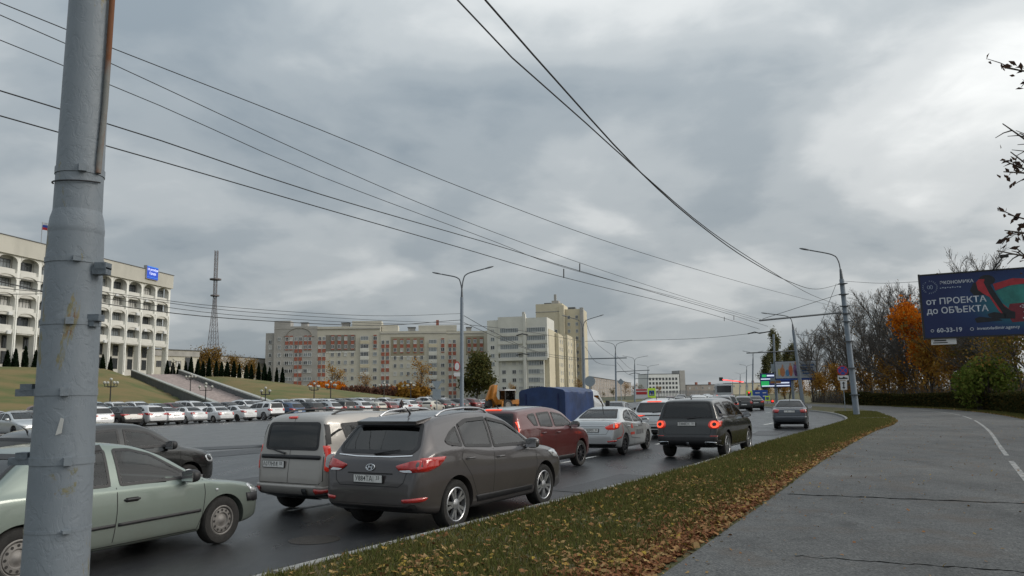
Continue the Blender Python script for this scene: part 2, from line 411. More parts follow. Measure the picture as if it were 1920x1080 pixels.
tag(MB().box(gp(1636, 786, VZ) + Vector((0, 0, .03)), (2.0, .16, .14), Euler((0, 0, R(12))).to_matrix()).build('kerb_block', KERB_M), 'loose pale kerb stone lying in the grass beside the leaning lamp pole', 'kerb stone')

# hill in front of the white office building
G_S = pchip([-120, 95, 112, 127, 138, 146, 155, 170, 190, 400], [1, 1, .90, .74, .55, .35, .20, .08, 0, 0])
ST_B = (Vector((-37.5, 104)), Vector((-31.5, 107))); ST_T = (Vector((-87, 178)), Vector((-78.5, 182)))
def hill_z(x, y):
    s = D_.x * x + D_.y * y; t = N_.x * x + N_.y * y
    u = max(0, min(1, (t - 84) / 72)); z = 9.0 * float(G_S(s)) * (.35 * u + .65 * u * u * (3 - 2 * u))
    b = (ST_B[0] + ST_B[1]) / 2; tt = (ST_T[0] + ST_T[1]) / 2; ax = tt - b; k = (Vector((x, y)) - b).dot(ax) / ax.length_squared
    lat = (Vector((x, y)) - (b + ax * k)).length; wd = 3.9 + 1.4 * max(0, min(1, k))
    if -.05 < k < 1.06 and lat < wd + 7:
        zs = 8.4 * max(0, min(1, k)) - .5; f = max(0, min(1, (lat - wd) / 7)); z = zs * (1 - f) + z * f if lat > wd else zs - .3
    return z
V = []; Fs = []; ns, ntt = 96, 60
for i in range(ns):
    for j in range(ntt):
        p = st(-60 + 290 * i / (ns - 1), 83 + 190 * j / (ntt - 1)); V.append((p.x, p.y, hill_z(p.x, p.y) - .08))
for i in range(ns - 1):
    for j in range(ntt - 1): Fs.append((i * ntt + j, (i + 1) * ntt + j, (i + 1) * ntt + j + 1, i * ntt + j + 1))
mb = MB(); mb.v = V; mb.f = Fs; hill = mb.build('hill', HILL_M, None, True); hill['kind'] = 'structure'
# stairway up the hill
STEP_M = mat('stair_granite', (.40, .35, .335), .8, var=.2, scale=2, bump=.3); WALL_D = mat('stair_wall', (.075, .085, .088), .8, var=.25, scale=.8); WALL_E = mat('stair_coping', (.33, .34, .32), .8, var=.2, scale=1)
stair = thing('stairway', 'long granite stairway climbing the grassy hill to the white office building', 'stairs', (0, 0, 0))
for fl in range(6):
    mb = MB()
    for k in range(12):
        u0 = (fl * 13 + k) / 78; u1 = u0 + 1 / 78 + (1 / 78 if k == 11 else 0); z1 = 8.4 * (u0 + 1 / 78) * .995
        a, b = ST_B[0].lerp(ST_T[0], u0), ST_B[1].lerp(ST_T[1], u0); c, d = ST_B[0].lerp(ST_T[0], u1), ST_B[1].lerp(ST_T[1], u1)
        mb.add([(a.x, a.y, z1 - .6), (b.x, b.y, z1 - .6), (d.x, d.y, z1 - .6), (c.x, c.y, z1 - .6), (a.x, a.y, z1), (b.x, b.y, z1), (d.x, d.y, z1), (c.x, c.y, z1)], [(4, 5, 6, 7), (0, 1, 5, 4), (1, 2, 6, 5), (2, 3, 7, 6), (3, 0, 4, 7)])
    mb.build('flight_of_steps', STEP_M, stair)
for e in (0, 1):
    a, b = ST_B[e], ST_T[e]; d = (b - a).normalized(); n = Vector((-d.y, d.x)) * (.6 if e == 0 else -.6)
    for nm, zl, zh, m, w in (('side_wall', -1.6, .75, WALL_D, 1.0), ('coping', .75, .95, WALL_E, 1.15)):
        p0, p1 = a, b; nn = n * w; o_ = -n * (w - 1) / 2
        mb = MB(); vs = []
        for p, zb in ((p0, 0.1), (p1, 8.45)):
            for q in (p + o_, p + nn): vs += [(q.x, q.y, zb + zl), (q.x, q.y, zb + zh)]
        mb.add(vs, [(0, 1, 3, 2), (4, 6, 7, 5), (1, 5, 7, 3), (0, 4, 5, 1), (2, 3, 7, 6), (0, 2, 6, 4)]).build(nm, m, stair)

# second parking strip, a step above the first, behind a kerb
poly_sheet('upper_parking_strip', [st(-60, 67.6), st(140, 67.6), st(140, 83.2), st(-60, 83.2)], .32, LOT_M)
a_, b_ = st(-60, 67.5), st(140, 67.5); d_ = b_ - a_; k_ = MB().box(((a_.x + b_.x) / 2, (a_.y + b_.y) / 2, .16), (d_.length, .2, .34), Euler((0, 0, math.atan2(d_.y, d_.x))).to_matrix()).build('parking_kerb', KERB_M); k_['kind'] = 'structure'
# repairs in the road surface and sewer covers
PATCH_M = asphalt('patched_asphalt', (.027, .028, .031), .5, .1, 70, .3, .2)
def road_patch(x0, y0, w, l, ang, m=PATCH_M):
    p = gp(x0, y0); e = Euler((0, 0, R(ang))).to_matrix(); V = [Vector((p.x, p.y, .004)) + e @ Vector((a * w / 2 + rng.uniform(-.06, .06), b * l / 2 + rng.uniform(-.06, .06), 0)) for a, b in ((-1, -1), (0, -1.02), (1, -1), (1.02, 0), (1, 1), (0, .98), (-1, 1), (-.98, 0))]
    o = MB().add(V, [tuple(range(8))]).build('asphalt_patch', m); o['kind'] = 'structure'
for q in ((500, 900, 1.6, 5.0, -30), (1150, 905, 1.1, 3.4, -30), (420, 850, 2.4, 7, -32), (620, 830, 3, 6, -32), (1440, 812, 1.3, 4, -25), (300, 845, 2, 9, -58)): road_patch(*q)
COVER = mat('cast_iron', (.05, .045, .04), .6, .5, var=.3, scale=20, bump=.5)
for x, y, lab in ((590, 1012, 'round iron sewer cover in the road beside the brown grey SUV'), (1270, 905, 'round iron sewer cover behind the black boxy SUV')):
    p = gp(x, y); c = MB().lathe([(.001, .008), (.28, .008), (.30, .006), (.33, .004), (.34, .001)], 24, Matrix.Translation((p.x, p.y, 0)), cap=False).build('sewer_cover', COVER, None, True); tag(c, lab, 'manhole cover')
# ------------------------------------------------------------------ buildings
WHITE_C = mat('white_facing', (.62, .615, .575), .8, var=0, scale=.35, col2=(.50, .495, .46), mask=(.35, .75), bump=.1, bscale=3)
WHITE_B = mat('white_pier', (.72, .72, .68), .75, var=.08, scale=.6)
ATTIC_M = mat('attic_stone', (.48, .465, .41), .85, var=0, scale=.22, col2=(.385, .375, .33), mask=(.4, .72), stretch=(1, 1, .5))
WIN_D = mat('window_dark', (.03, .035, .04), .08, var=.3, scale=.3, spec=.8); WIN_S = mat('window_painted_sky', (.17, .19, .20), .12, var=.3, scale=.4, spec=.9); WIN_C = mat('window_curtain', (.42, .42, .40), .5, var=.3, scale=.7)  # WIN_S panes carry the sky's reflection as a paler base colour
FR_D = mat('frame_dark', (.05, .055, .055), .6, var=.1); FR_W = mat('frame_white', (.62, .63, .63), .5, var=.08); DARK_R = mat('roof_edge', (.10, .105, .11), .6, var=.2); SLAB = mat('concrete_slab', (.33, .32, .30), .85, var=.18, scale=.5)
def win_frame(w, h, nx, m, t=.09, nz=1, d=.08):
    mb = MB()
    for x in (-w / 2 + t / 2, w / 2 - t / 2): mb.box((x, 0, 0), (t, d, h))
    for z in (-h / 2 + t / 2, h / 2 - t / 2): mb.box((0, 0, z), (w - 2 * t, d, t))
    for k in range(1, nx): mb.box((-w / 2 + w * k / nx, 0, 0), (t * .8, d * .8, h - 2 * t))
    if nz > 1: mb.box((0, 0, h * .18), (w - 2 * t, d * .7, t * .8))
    return mb.mesh('window', m)
def pane_mesh(w, h, m): return MB().box((0, .03, 0), (w - .02, .03, h - .02)).mesh('pane', m)
class Win:
    def __init__(s, w, h, nx, m, nz=1, mats=None, t=.09):
        s.f = win_frame(w, h, nx, m, t, nz); s.p = [pane_mesh(w, h, k) for k in (mats or (WIN_D, WIN_D, WIN_S, WIN_C))]
    def put(s, parent, loc, rz=0.0):
        o = inst('window', s.f, parent, loc, (0, 0, rz)); inst('pane', rng.choice(s.p), o); return o
# --- white government building on the hill
hs = thing('office_building', 'long white office building with arched windows on the hilltop', 'building', (-90.5, 203, 9.3), math.atan2(-.983, -.182))
NB, BW = 12, 5.5; LEN = NB * BW
ROWS = (9.4, 13.15, 16.9, 20.65)
MB().box((LEN / 2, -9.3, 15), (LEN - .4, 14.8, 15.2)).build('core_wall', WHITE_C, hs)
MB().box((LEN / 2 - .1, -7.9, 24.15), (LEN + .9, 16.4, 3.5)).build('attic', ATTIC_M, hs)
MB().box((LEN / 2 - .1, -7.9, 25.98), (LEN + 1.2, 16.7, .14)).build('roof_edge', DARK_R, hs)
MB().box((LEN / 2, -9.5, 3.2), (LEN - 3, 9, 8.36)).build('ground_floor_wall', WHITE_C, hs)
arch = [(-2.25, -.35), (2.25, -.35), (2.25, .95), (-2.25, .95)]
ap = [(-2.38, .95), (-2.38, -.45)] + [(-2.2, -.45)] + [(2.2 * math.sin(t), -.45 + 1.02 * math.cos(t) ** .8) for t in np.linspace(-math.pi / 2 + .06, math.pi / 2 - .06, 12)] + [(2.2, -.45), (2.38, -.45), (2.38, .95)]
arch_me = MB().prism(ap, (0, -.55, 0), (1, 0, 0), (0, 0, 1), -.32).mesh('arch_panel', WHITE_C)
bm = bmesh.new(); bm.from_mesh(arch_me); bmesh.ops.recalc_face_normals(bm, faces=bm.faces); bmesh.ops.triangulate(bm, faces=bm.faces); bm.to_mesh(arch_me); bm.free()
sp = MB(); vs = []; nn = 10
for k in range(nn + 1):
    x = -2.38 + 4.76 * k / nn; b = .42 * math.cos(math.pi * (k / nn - .5)) ** .7
    vs += [(x, -.75 + b * .75, -.88), (x, -.75 + b, -.2), (x, -.75 + b, .88), (x, -1.58, .88), (x, -1.58, -.88)]
sp.add(vs, [(5 * k + j, 5 * k + 5 + j, 5 * k + 5 + (j + 1) % 5, 5 * k + (j + 1) % 5) for k in range(nn) for j in range(5)] + [(0, 1, 2, 3, 4), tuple(5 * nn + j for j in (4, 3, 2, 1, 0))])
sp_me = sp.mesh('spandrel', WHITE_C); bm = bmesh.new(); bm.from_mesh(sp_me); bmesh.ops.recalc_face_normals(bm, faces=bm.faces); bm.to_mesh(sp_me); bm.free()
pier_me = MB().box((0, -.95, 10.7), (.72, 1.3, 23.4)).box((0, -.2, 7.5), (.36, .2, 15.0)).mesh('pier', WHITE_B)
hw = Win(4.3, 2.1, 5, FR_D, 2, (WIN_D, WIN_S, WIN_S, WIN_C), .12)
gw = Win(1.8, 2.6, 2, FR_D, 1, (WIN_D,), .12)
for k in range(NB + 1): inst('pier', pier_me, hs, (k * BW, 0, 0))
ac_me = MB().box((0, 0, 0), (.9, .4, .65)).box((0, .21, 0), (.5, .02, .5)).mesh('air_conditioner', FR_W)
for k in range(NB):
    xc = (k + .5) * BW
    for zi, z in enumerate(ROWS):
        hw.put(hs, (xc, -1.84, z), math.pi)
        inst('spandrel', sp_me, hs, (xc, 0, z - 1.9)); inst('arch_panel', arch_me, hs, (xc, 0, z + .98 if zi < 3 else z + 1.0))
        if rng.random() < .25: inst('air_conditioner', ac_me, hs, (xc + rng.choice((-1, 1)) * 1.2, -.18, z - 2.55))
    gw.put(hs, (xc, -4.93, 2.2), math.pi); gw.put(hs, (xc, -4.93, 5.4), math.pi)
for k in range(NB): MB().box(((k + .5) * BW, -.9, 7.2), (BW - 1.02, 1.2, .7)).build('lintel', WHITE_C, hs)
# lit date board on the attic
SCR_B = mat('screen_blue', (.01, .03, .2), .3, var=0, scale=.5, emit=(.01, .07, .6), estr=.6); SCR_W = mat('screen_white', (.6, .6, .8), .3, var=0, emit=(.75, .85, 1.0), estr=.6); SCR_G = mat('screen_green', (.02, .3, .08), .3, var=0, emit=(.03, .6, .16), estr=.4); BOX_G = mat('grey_box', (.30, .31, .32), .6, var=.1); SCR_C = mat('screen_cyan', (.05, .2, .5), .3, var=0, emit=(.05, .35, .9), estr=.45)
db = thing('date_screen', 'lit blue screen showing the date on the edge of the white building roof', 'screen', hs.matrix_basis @ Vector((8.8, .35, 25.2)), hs.rotation_euler[2] + math.pi)
MB().box((0, .1, 0), (4.6, .9, 3.4)).build('cabinet', BOX_G, db); MB().box((0, -.37, 0), (4.4, .04, 3.2)).build('screen', SCR_B, db)
MB().box((0, -.4, 1.48), (4.3, .02, .16)).build('screen_band', SCR_C, db); MB().box((0, -.4, -1.2), (4.2, .02, .08)).build('screen_band', SCR_C, db)
for tx, z, sz in (('18 октября', .75, .82), ('Среда', -.2, .86)): text_mesh('screen_text', tx, sz, SCR_W, frame((0, -.41, z), (1, 0, 0), (0, 0, 1)), db, bold=.010)
# flag
fp = at(77, 455, 164); fg = thing('flag', 'white, blue and red striped flag on a pole on the white building roof', 'flag', (fp.x, fp.y, 35.5))
MB().tube([(0, 0, 0), (0, 0, 5.6)], .07, 8).build('pole', BOX_G, fg, True)
for k, c in enumerate(((.62, .62, .64), (.03, .07, .35), (.5, .03, .03))):
    V = []; Fs = []
    for i in range(13):
        for j in range(2): V.append((.05 + 2.2 * i / 12, .18 * math.sin(i * .8) * (i / 12), 5.5 - (k + j) * .55 - .55 * (i / 12) ** 1.5))
    for i in range(12): Fs.append((2 * i, 2 * i + 1, 2 * i + 3, 2 * i + 2))
    MB().add(V, Fs).build('stripe', mat('flag_%d' % k, c, .8, var=.1), fg, True)
# --- low pavilions behind the hill
PAV = mat('pavilion_wall', (.50, .48, .41), .85, var=.12, scale=.3); w1 = Win(1.6, 1.8, 2, FR_D)
for nm_, lab, p0, p1, zt in (('low_building', 'low cream pavilion with dark doorways beside the white office building', at(285, 690, 228), at(372, 690, 240), 17.4), ('low_building', 'long low cream building half hidden by orange trees behind the stairway', at(372, 700, 262), at(505, 700, 300), 17.6)):
    d = Vector((p1.x - p0.x, p1.y - p0.y, 0)); ln = d.length; r_ = thing(nm_, lab, 'building', (p0.x, p0.y, 5), math.atan2(d.y, d.x))
    h = zt - 5; MB().box((ln / 2, 6, h / 2), (ln, 12, h)).build('wall', PAV, r_); MB().box((ln / 2, 5.9, h + .12), (ln + .6, 12.6, .24)).build('roof_edge', DARK_R, r_); MB().box((ln / 2, -.15, h - 1.1), (ln + .1, .3, 1.5)).build('cornice', SLAB, r_)
    k = 0; x = 2
    while x < ln - 1.5:
        w1.put(r_, (x, -.06, h - 4.2)); x += 3.1
    for x in (ln * .25, ln * .75): MB().box((x, -.1, h - 4.6), (1.5, .25, 5.0)).build('doorway', WIN_D, r_)
# --- lattice mast
MAST = mat('mast_steel', (.17, .15, .15), .6, .4, var=.15); mp_ = at(399, 665, 560)
mast = thing('lattice_mast', 'tall steel lattice radio mast behind the low cream buildings', 'mast', (mp_.x, mp_.y, 0))
mz = 112.0; wz = lambda z: 5.6 * max(.17, 1 - z / 88) ** 1.0 if z < 76 else .95
lv = list(np.linspace(0, 76, 17)) + [80, 84, 88, 92, 96, 100, 104, 108, 112]
for sx, sy in ((1, 1), (1, -1), (-1, 1), (-1, -1)): MB().tube([(sx * wz(z), sy * wz(z), z) for z in lv], .19, 5).build('leg', MAST, mast)
for i in range(len(lv) - 1):
    z0, z1 = lv[i], lv[i + 1]; mb = MB()
    for (ax, ay), (bx, by) in (((1, 1), (1, -1)), ((1, -1), (-1, -1)), ((-1, -1), (-1, 1)), ((-1, 1), (1, 1))):
        a, b = wz(z0), wz(z1)
        mb.tube([(ax * a, ay * a, z0), (bx * b, by * b, z1)], .08, 4, False); mb.tube([(bx * a, by * a, z0), (ax * b, ay * b, z1)], .08, 4, False); mb.tube([(ax * a, ay * a, z0), (bx * a, by * a, z0)], .08, 4, False)
    tag(mb.build('bracing', MAST, mast), kind='stuff')
for z in (78, 90): MB().lathe([(.9, 0), (4.2 if z > 80 else 3.2, 0), (4.2 if z > 80 else 3.2, .9), (3.0, .5), (.9, .5)], 10, Matrix.Translation((0, 0, z))).build('platform', MAST, mast)
MB().tube([(0, 0, 10), (0, 0, 77)], .16, 6).build('cable_trunk', MAST, mast)

# --- apartment houses
CREAM = mat('cream_brick', (.52, .495, .42), .88, var=0, scale=.12, col2=(.44, .42, .36), mask=(.35, .7)); GREYB = mat('grey_brick', (.33, .32, .30), .88, var=.14, scale=.15); TAN = mat('tan_panel', (.29, .255, .185), .88, var=.12, scale=.3); BRN = mat('brown_panel', (.205, .19, .165), .88, var=.12, scale=.3)
REDP = mat('red_brick_panel', (.29, .095, .062), .85, var=.2, scale=.5); CREAM2 = mat('pale_panel', (.60, .595, .55), .85, var=.08, scale=.3); YEL = mat('yellow_brick', (.53, .48, .36), .88, var=.12, scale=.14)
wn = Win(1.15, 1.55, 2, FR_W, 1, (WIN_D, WIN_D, WIN_S, WIN_C), .11); wb_ = Win(3.0, 1.6, 5, FR_W, 1, (WIN_D, WIN_S, WIN_S), .1); ws_ = Win(1.5, 1.5, 2, FR_W, 1, (WIN_D, WIN_S, WIN_C), .11)
A = at(494, 750, 290); B = at(910, 748, 297); dl_ = Vector((B.x - A.x, B.y - A.y, 0)); UL = dl_.length
ap1 = thing('apartment_building', 'long cream apartment building with red brick strips between its windows', 'building', (A.x, A.y, 0), math.atan2(dl_.y, dl_.x))
lx = lambda zx: (460 + zx / 4 - 494) / 416 * UL
def pb(x0, x1, z0, z1, y, dpt, nm, m): return MB().box(((lx(x0) + lx(x1)) / 2, y + dpt / 2, (z0 + z1) / 2), (lx(x1) - lx(x0), dpt, z1 - z0)).build(nm, m, ap1)
pb(137, 202, 0, 27.0, .8, 13, 'wing', GREYB); pb(202, 525, 0, 29.4, 0, 14, 'wing', GREYB); pb(525, 1000, 0, 29.2, .25, 14, 'wing', CREAM); pb(1000, 1505, 0, 27.2, .1, 14, 'wing', CREAM); pb(1505, 1850, 0, 27.0, .4, 14, 'wing', CREAM)
pb(200, 320, 29.4, 31.6, .5, 6, 'penthouse', GREYB); pb(780, 1005, 29.2, 31.4, 2, 8, 'penthouse', CREAM); pb(1005, 1130, 27.2, 29.8, 3, 8, 'penthouse', CREAM); pb(1290, 1585, 27.2, 29.4, 1, 8, 'penthouse', CREAM)
for a, b, z in ((390, 440, 29.4), (698, 755, 29.2), (1208, 1262, 27.2), (1662, 1700, 27.0)):
    pb(a, b, z, z + 1.5, 3, 3, 'roof_vent', SLAB); pb(a - 5, b + 5, z + 1.5, z + 1.8, 2.7, 3.6, 'vent_cap', DARK_R)
pb(1425, 1447, 29.4, 31.6, 3, 1.5, 'chimney', REDP)
pb(588, 812, 19.8, 26.0, .16, .10, 'wall_band', BRN); pb(1080, 1335, 17.8, 25.0, .02, .09, 'wall_band', TAN); pb(1655, 1795, 18.0, 25.0, .30, .12, 'wall_band', TAN); pb(590, 812, 19.3, 19.75, .12, .2, 'cornice', CREAM2); pb(1080, 1335, 17.3, 17.75, .0, .15, 'cornice', CREAM2)
for a, b, z in ((202, 525, 28.4), (525, 1000, 28.2), (1000, 1505, 26.2), (1505, 1797, 26.0)): pb(a, b, z, z + .25, -.08 if a != 1505 else .2, .3, 'cornice', SLAB)
# arch ornament
arc = [(lx(390) + 4.6 * math.cos(t), 25.6 + 3.2 * math.sin(t)) for t in np.linspace(0, math.pi, 14)]
MB().tube([(lx(275), -.05, 25.6)] + [(x, -.05, z) for x, z in arc[::-1]] + [(lx(505), -.05, 25.6)], .16, 6).build('arch_moulding', BRN, ap1)
RZ = [24.6 - 3.0 * k for k in range(8)]
def yof(zx): return .8 if zx < 202 else 0 if zx < 525 else .25 if zx < 1000 else .1 if zx < 1505 else .4
red_me = MB().box((0, -.04, 0), (1.2, .12, 1.5)).mesh('brick_panel', REDP)
cols = [(172, 'n'), (243, 'b1'), (298, 'u'), (330, 'u'), (368, 'p'), (400, 'p'), (438, 'u'), (470, 'u'), (543, 'p'), (575, 'p'), (640, 'u'), (690, 'u'), (738, 'u'), (790, 'u'), (880, 'b'), (960, 'us'), (1020, 'p'), (1055, 'p'), (1113, 'u'), (1163, 'u'), (1213, 'u'), (1265, 'u'), (1315, 'u'), (1400, 'b'), (1476, 'us'), (1532, 'p'), (1566, 'p'), (1680, 'u'), (1725, 'u'), (1775, 'u')]
for zx, ty in cols:
    y = yof(zx) - .08; z0 = 0 if zx < 1000 else -1.6
    if ty == 'u' and (588 < zx < 812): yb = y - .06
    elif ty == 'u' and zx > 1000: yb = y - .1
    else: yb = y
    for i, z in enumerate(RZ):
        z += z0
        if zx < 202 and i == 0: z -= 1
        if ty in ('u', 'us', 'p', 'n', 'b1'):
            (ws_ if ty == 'us' or (zx < 500 and i > 1 and ty == 'u') else wn).put(ap1, (lx(zx), (yb if i < 2 else y) - (.05 if ty in ('u',) else 0), z))
        else:
            wb_.put(ap1, (lx(zx), y - .32, z)); MB().box((lx(zx), y - .12, z - 1.45), (3.2, .5, 1.3)).build('balcony_front', CREAM2 if i % 3 else YEL, ap1)
        if ty in ('u', 'us') and i == 0:
            inst('brick_panel', red_me, ap1, (lx(zx), yb, z - 1.5), (0, 0, 0), (1.0, 1, .95)); inst('brick_panel', red_me, ap1, (lx(zx), yb, z + 1.05), (0, 0, 0), (1.0, 1, .3))
        if ty in ('u', 'us') and i == 1: inst('brick_panel', red_me, ap1, (lx(zx), yb, z - 1.0), (0, 0, 0), (1.0, 1, .25))
        if ty == 'p': inst('brick_panel', red_me, ap1, (lx(zx), yb, z - 1.5), (0, 0, 0), (1.0, 1, .95))
# block at the corner and its rear wings
bk = thing('apartment_building', 'pale apartment block with stacked glazed balconies right of the long building', 'building', (-9.4, 283.8, 0), math.atan2(-.22, .97))
def bb(x0, x1, y0, y1, z0, z1, nm, m, par=bk): return MB().box(((x0 + x1) / 2, (y0 + y1) / 2, (z0 + z1) / 2), (x1 - x0, y1 - y0, z1 - z0)).build(nm, m, par)
bb(0, 4.2, 0, 15, 0, 29.6, 'wing', CREAM2); bb(4.2, 14, -.6, 15, 17.2, 30.6, 'wing', CREAM2); bb(4.2, 14, .6, 15, 0, 17.2, 'wing', CREAM2); bb(14, 22.4, -.2, 15, 15.4, 30.0, 'wing', CREAM2); bb(14, 20.8, .5, 15, 0, 15.4, 'wing', CREAM2); bb(13.6, 14.6, -1.0, 0.4, 0, 31.4, 'pilaster', CREAM2)
bb(20.8, 22.6, 2.0, 14, 0, 26, 'side_wall', YEL); bb(12.6, 13.4, 3, 5, 30.6, 32.6, 'chimney', SLAB)
bb(22.5, 23.4, 16, 30, 0, 25.2, 'rear_wing', YEL); bb(14, 22.5, 15, 32, 0, 25.8, 'rear_wing', YEL); bb(16, 24.6, 33, 47, 0, 26.0, 'rear_wing', YEL); bb(17, 25.4, 49, 64, 0, 25.2, 'rear_wing', YEL)
bal = Win(4.2, 1.7, 7, FR_W, 1, (WIN_S, WIN_S, WIN_D), .1); bal2 = Win(6.8, 1.7, 10, FR_W, 1, (WIN_S, WIN_S, WIN_D), .1)
for i in range(8):
    z = 25.6 - 3.0 * i
    ws_.put(bk, (2.0, -.08, z))
    if i < 4:
        bal2.put(bk, (8.4, -.72, z)); bal2.put(bk, (18.3, -.3, z)); bb(4.3, 13.4, -.9, -.62, z - 2.0, z - .9, 'balcony_front', CREAM2); bb(14.8, 22.3, -.5, -.22, z - 2.0, z - .9, 'balcony_front', CREAM2)
    else:
        for x in (6.0, 9.8, 12.2): ws_.put(bk, (x, .5, z))
        bal.put(bk, (17.2, .4, z)); ws_.put(bk, (20.0, .4, z))
for i in range(7):
    for y in (19, 23, 27): wn.put(bk, (23.46, y, 22.6 - 3 * i), math.pi / 2)
    for y in (36, 43): wn.put(bk, (24.68, y, 22.6 - 3 * i), math.pi / 2)
    for y in (52, 60): wn.put(bk, (25.48, y, 22 - 3 * i), math.pi / 2)
    for y in (16.0, 31.2, 47.6): bb(22.6, 24.9 if y > 40 else 23.9, y - .5, y + .5, 0, 25.4, 'pilaster', YEL) if i == 0 else None
tw = thing('apartment_tower', 'tall yellowish apartment tower rising behind the pale block', 'building', at(1008, 745, 332).to_2d().to_3d(), math.atan2(-.22, .97))
def tb(*a): return bb(*a, par=tw)
tb(0, 11.5, 0, 16, 0, 41, 'core', YEL); tb(11.5, 20, 2, 16, 0, 38.5, 'core', YEL); tb(-1.6, 0, 1, 10, 0, 35, 'side_wall', SLAB); tb(10.4, 12.4, -1.2, 1, 0, 40, 'pilaster', YEL); tb(18.9, 20.4, .8, 3, 0, 38.9, 'pilaster', SLAB)
tb(3, 6, 4, 8, 41, 41.9, 'roof_vent', DARK_R); tb(6.5, 9.5, 3, 8, 41, 42.6, 'roof_vent', SLAB); tb(7.4, 8.4, 4, 5, 42.6, 45.5, 'chimney', SLAB); tb(13.5, 16.5, 4, 8, 38.5, 39.6, 'roof_vent', DARK_R); tb(-.15, 11.65, -.15, 3, 37.4, 37.7, 'cornice', SLAB)
for i in range(11):
    for x in (14.0, 17.4): wn.put(tw, (x, 1.92, 35.0 - 3 * i))
    if i > 1: wn.put(tw, (8.6, -.08, 35.0 - 3 * i))
# far five-storey brick house along the avenue
OLDB = mat('old_brick', (.30, .265, .235), .9, var=.2, scale=.1)
a, b = at(1110, 745, 560), at(1184, 742, 900); d = Vector((b.x - a.x, b.y - a.y, 0)); ln = d.length
ob = thing('apartment_building', 'far five storey brick apartment house behind the no parking signs', 'building', (a.x, a.y, 0), math.atan2(d.y, d.x))
MB().box((ln / 2, 6, 7), (ln, 12, 15.5)).build('wall', OLDB, ob); MB().box((ln / 2, 6, 14.9), (ln + 1, 13, .3)).build('roof', DARK_R, ob)
wf = Win(2.6, 1.7, 2, FR_W, 1, (WIN_D, WIN_S, WIN_C), .2)
for i in range(5):
    for k in range(22): wf.put(ob, (6 + k * (ln - 12) / 21, -.1, 13.0 - 2.9 * i))
# white office far along the avenue
a, b = at(1216, 742, 590), at(1286, 741, 600); d = Vector((b.x - a.x, b.y - a.y, 0)); ln = d.length
of = thing('office_building', 'far white five storey office block with a dark stair tower', 'building', (a.x, a.y, 0), math.atan2(d.y, d.x))
OFW = mat('office_white', (.66, .67, .65), .8, var=.08, scale=.1); MB().box((ln * .42, 8, 8.2), (ln * .84, 16, 16.6)).build('wall', OFW, of); MB().box((ln * .93, 6, 9.6), (ln * .14, 12, 19.4)).build('stair_tower', GREYB, of); MB().box((ln * .42, 8, 16.8), (ln * .85, 16.4, .3)).build('roof_edge', DARK_R, of)
wo = Win(1.7, 1.9, 1, FR_D, 1, (WIN_D,), .12)
for i in range(4):
    for k in range(9): wo.put(of, (1.8 + k * ln * .088, -.1, 13 - 3.3 * i))
for lab, x0, x1, Y, h, m in (('low brown brick building far along the avenue behind the fence', 1288, 1372, 640, 8.5, OLDB), ('far yellow brick block under the grey sky beyond the traffic lights', 1372, 1452, 700, 10, YEL)):
    a, b = at(x0, 742, Y), at(x1, 738, Y * 1.02); d = Vector((b.x - a.x, b.y - a.y, 0)); ln = d.length
    r_ = thing('low_building', lab, 'building', (a.x, a.y, 0), math.atan2(d.y, d.x)); MB().box((ln / 2, 6, h / 2), (ln, 12, h)).build('wall', m, r_); MB().box((ln / 2, 6, h + .15), (ln + .8, 12.6, .3)).build('roof_edge', DARK_R, r_)
    for k in range(7): ws_.put(r_, (3 + k * (ln - 6) / 6, -.1, h - 2.6)); 
    for q in (.3, .6): MB().box((ln * q, 6, h + 1.2), (1.6, 1.6, 2.2)).build('chimney', REDP, r_)
# ------------------------------------------------------------------ trees, hedges, bushes, grass, leaves
def leaf_mat(name, cols, rough=.75, trans=.35):
    m = bpy.data.materials.new(name); m.use_nodes = True; MATS[name] = m
    nt = m.node_tree; N = nt.nodes.new; L = nt.links.new; nt.nodes.clear()
    out = N('ShaderNodeOutputMaterial'); g = N('ShaderNodeNewGeometry'); r = N('ShaderNodeValToRGB'); L(g.outputs['Random Per Island'], r.inputs[0])
    e = r.color_ramp.elements; n = len(cols); e[0].color = (*cols[0], 1); e[1].color = (*cols[-1], 1)
    for k, c in enumerate(cols[1:-1]): q = e.new((k + 1) / (n - 1)); q.color = (*c, 1)
    d = N('ShaderNodeBsdfDiffuse'); t = N('ShaderNodeBsdfTranslucent'); L(r.outputs[0], d.inputs[0]); L(r.outputs[0], t.inputs[0])
    mx = N('ShaderNodeMixShader'); mx.inputs[0].default_value = trans; L(d.outputs[0], mx.inputs[1]); L(t.outputs[0], mx.inputs[2]); L(mx.outputs[0], out.inputs[0]); return m
BARK = mat('bark', (.055, .047, .040), .95, var=.3, scale=6); BARK2 = mat('bark_grey', (.085, .078, .07), .95, var=.3, scale=6)
LF_OR = leaf_mat('leaves_orange', [(.50, .14, .012), (.62, .21, .02), (.55, .17, .015), (.38, .10, .012)])
LF_YB = leaf_mat('leaves_yellow_brown', [(.34, .19, .04), (.25, .12, .03), (.42, .25, .05), (.18, .09, .03)])
LF_OL = leaf_mat('leaves_olive', [(.10, .10, .03), (.15, .12, .03), (.08, .075, .025), (.18, .12, .035)])
LF_BR = leaf_mat('leaves_brown', [(.17, .10, .035), (.25, .15, .04), (.11, .065, .03), (.32, .20, .05), (.09, .075, .03)])
LF_GR = leaf_mat('leaves_green', [(.075, .12, .025), (.13, .18, .035), (.18, .21, .05), (.08, .095, .025)])
LF_HD = leaf_mat('hedge_leaves', [(.025, .032, .014), (.04, .047, .018), (.055, .05, .02), (.09, .065, .02)])
LF_PU = leaf_mat('leaves_purple', [(.12, .06, .05), (.17, .085, .06), (.10, .055, .048), (.20, .12, .06)])
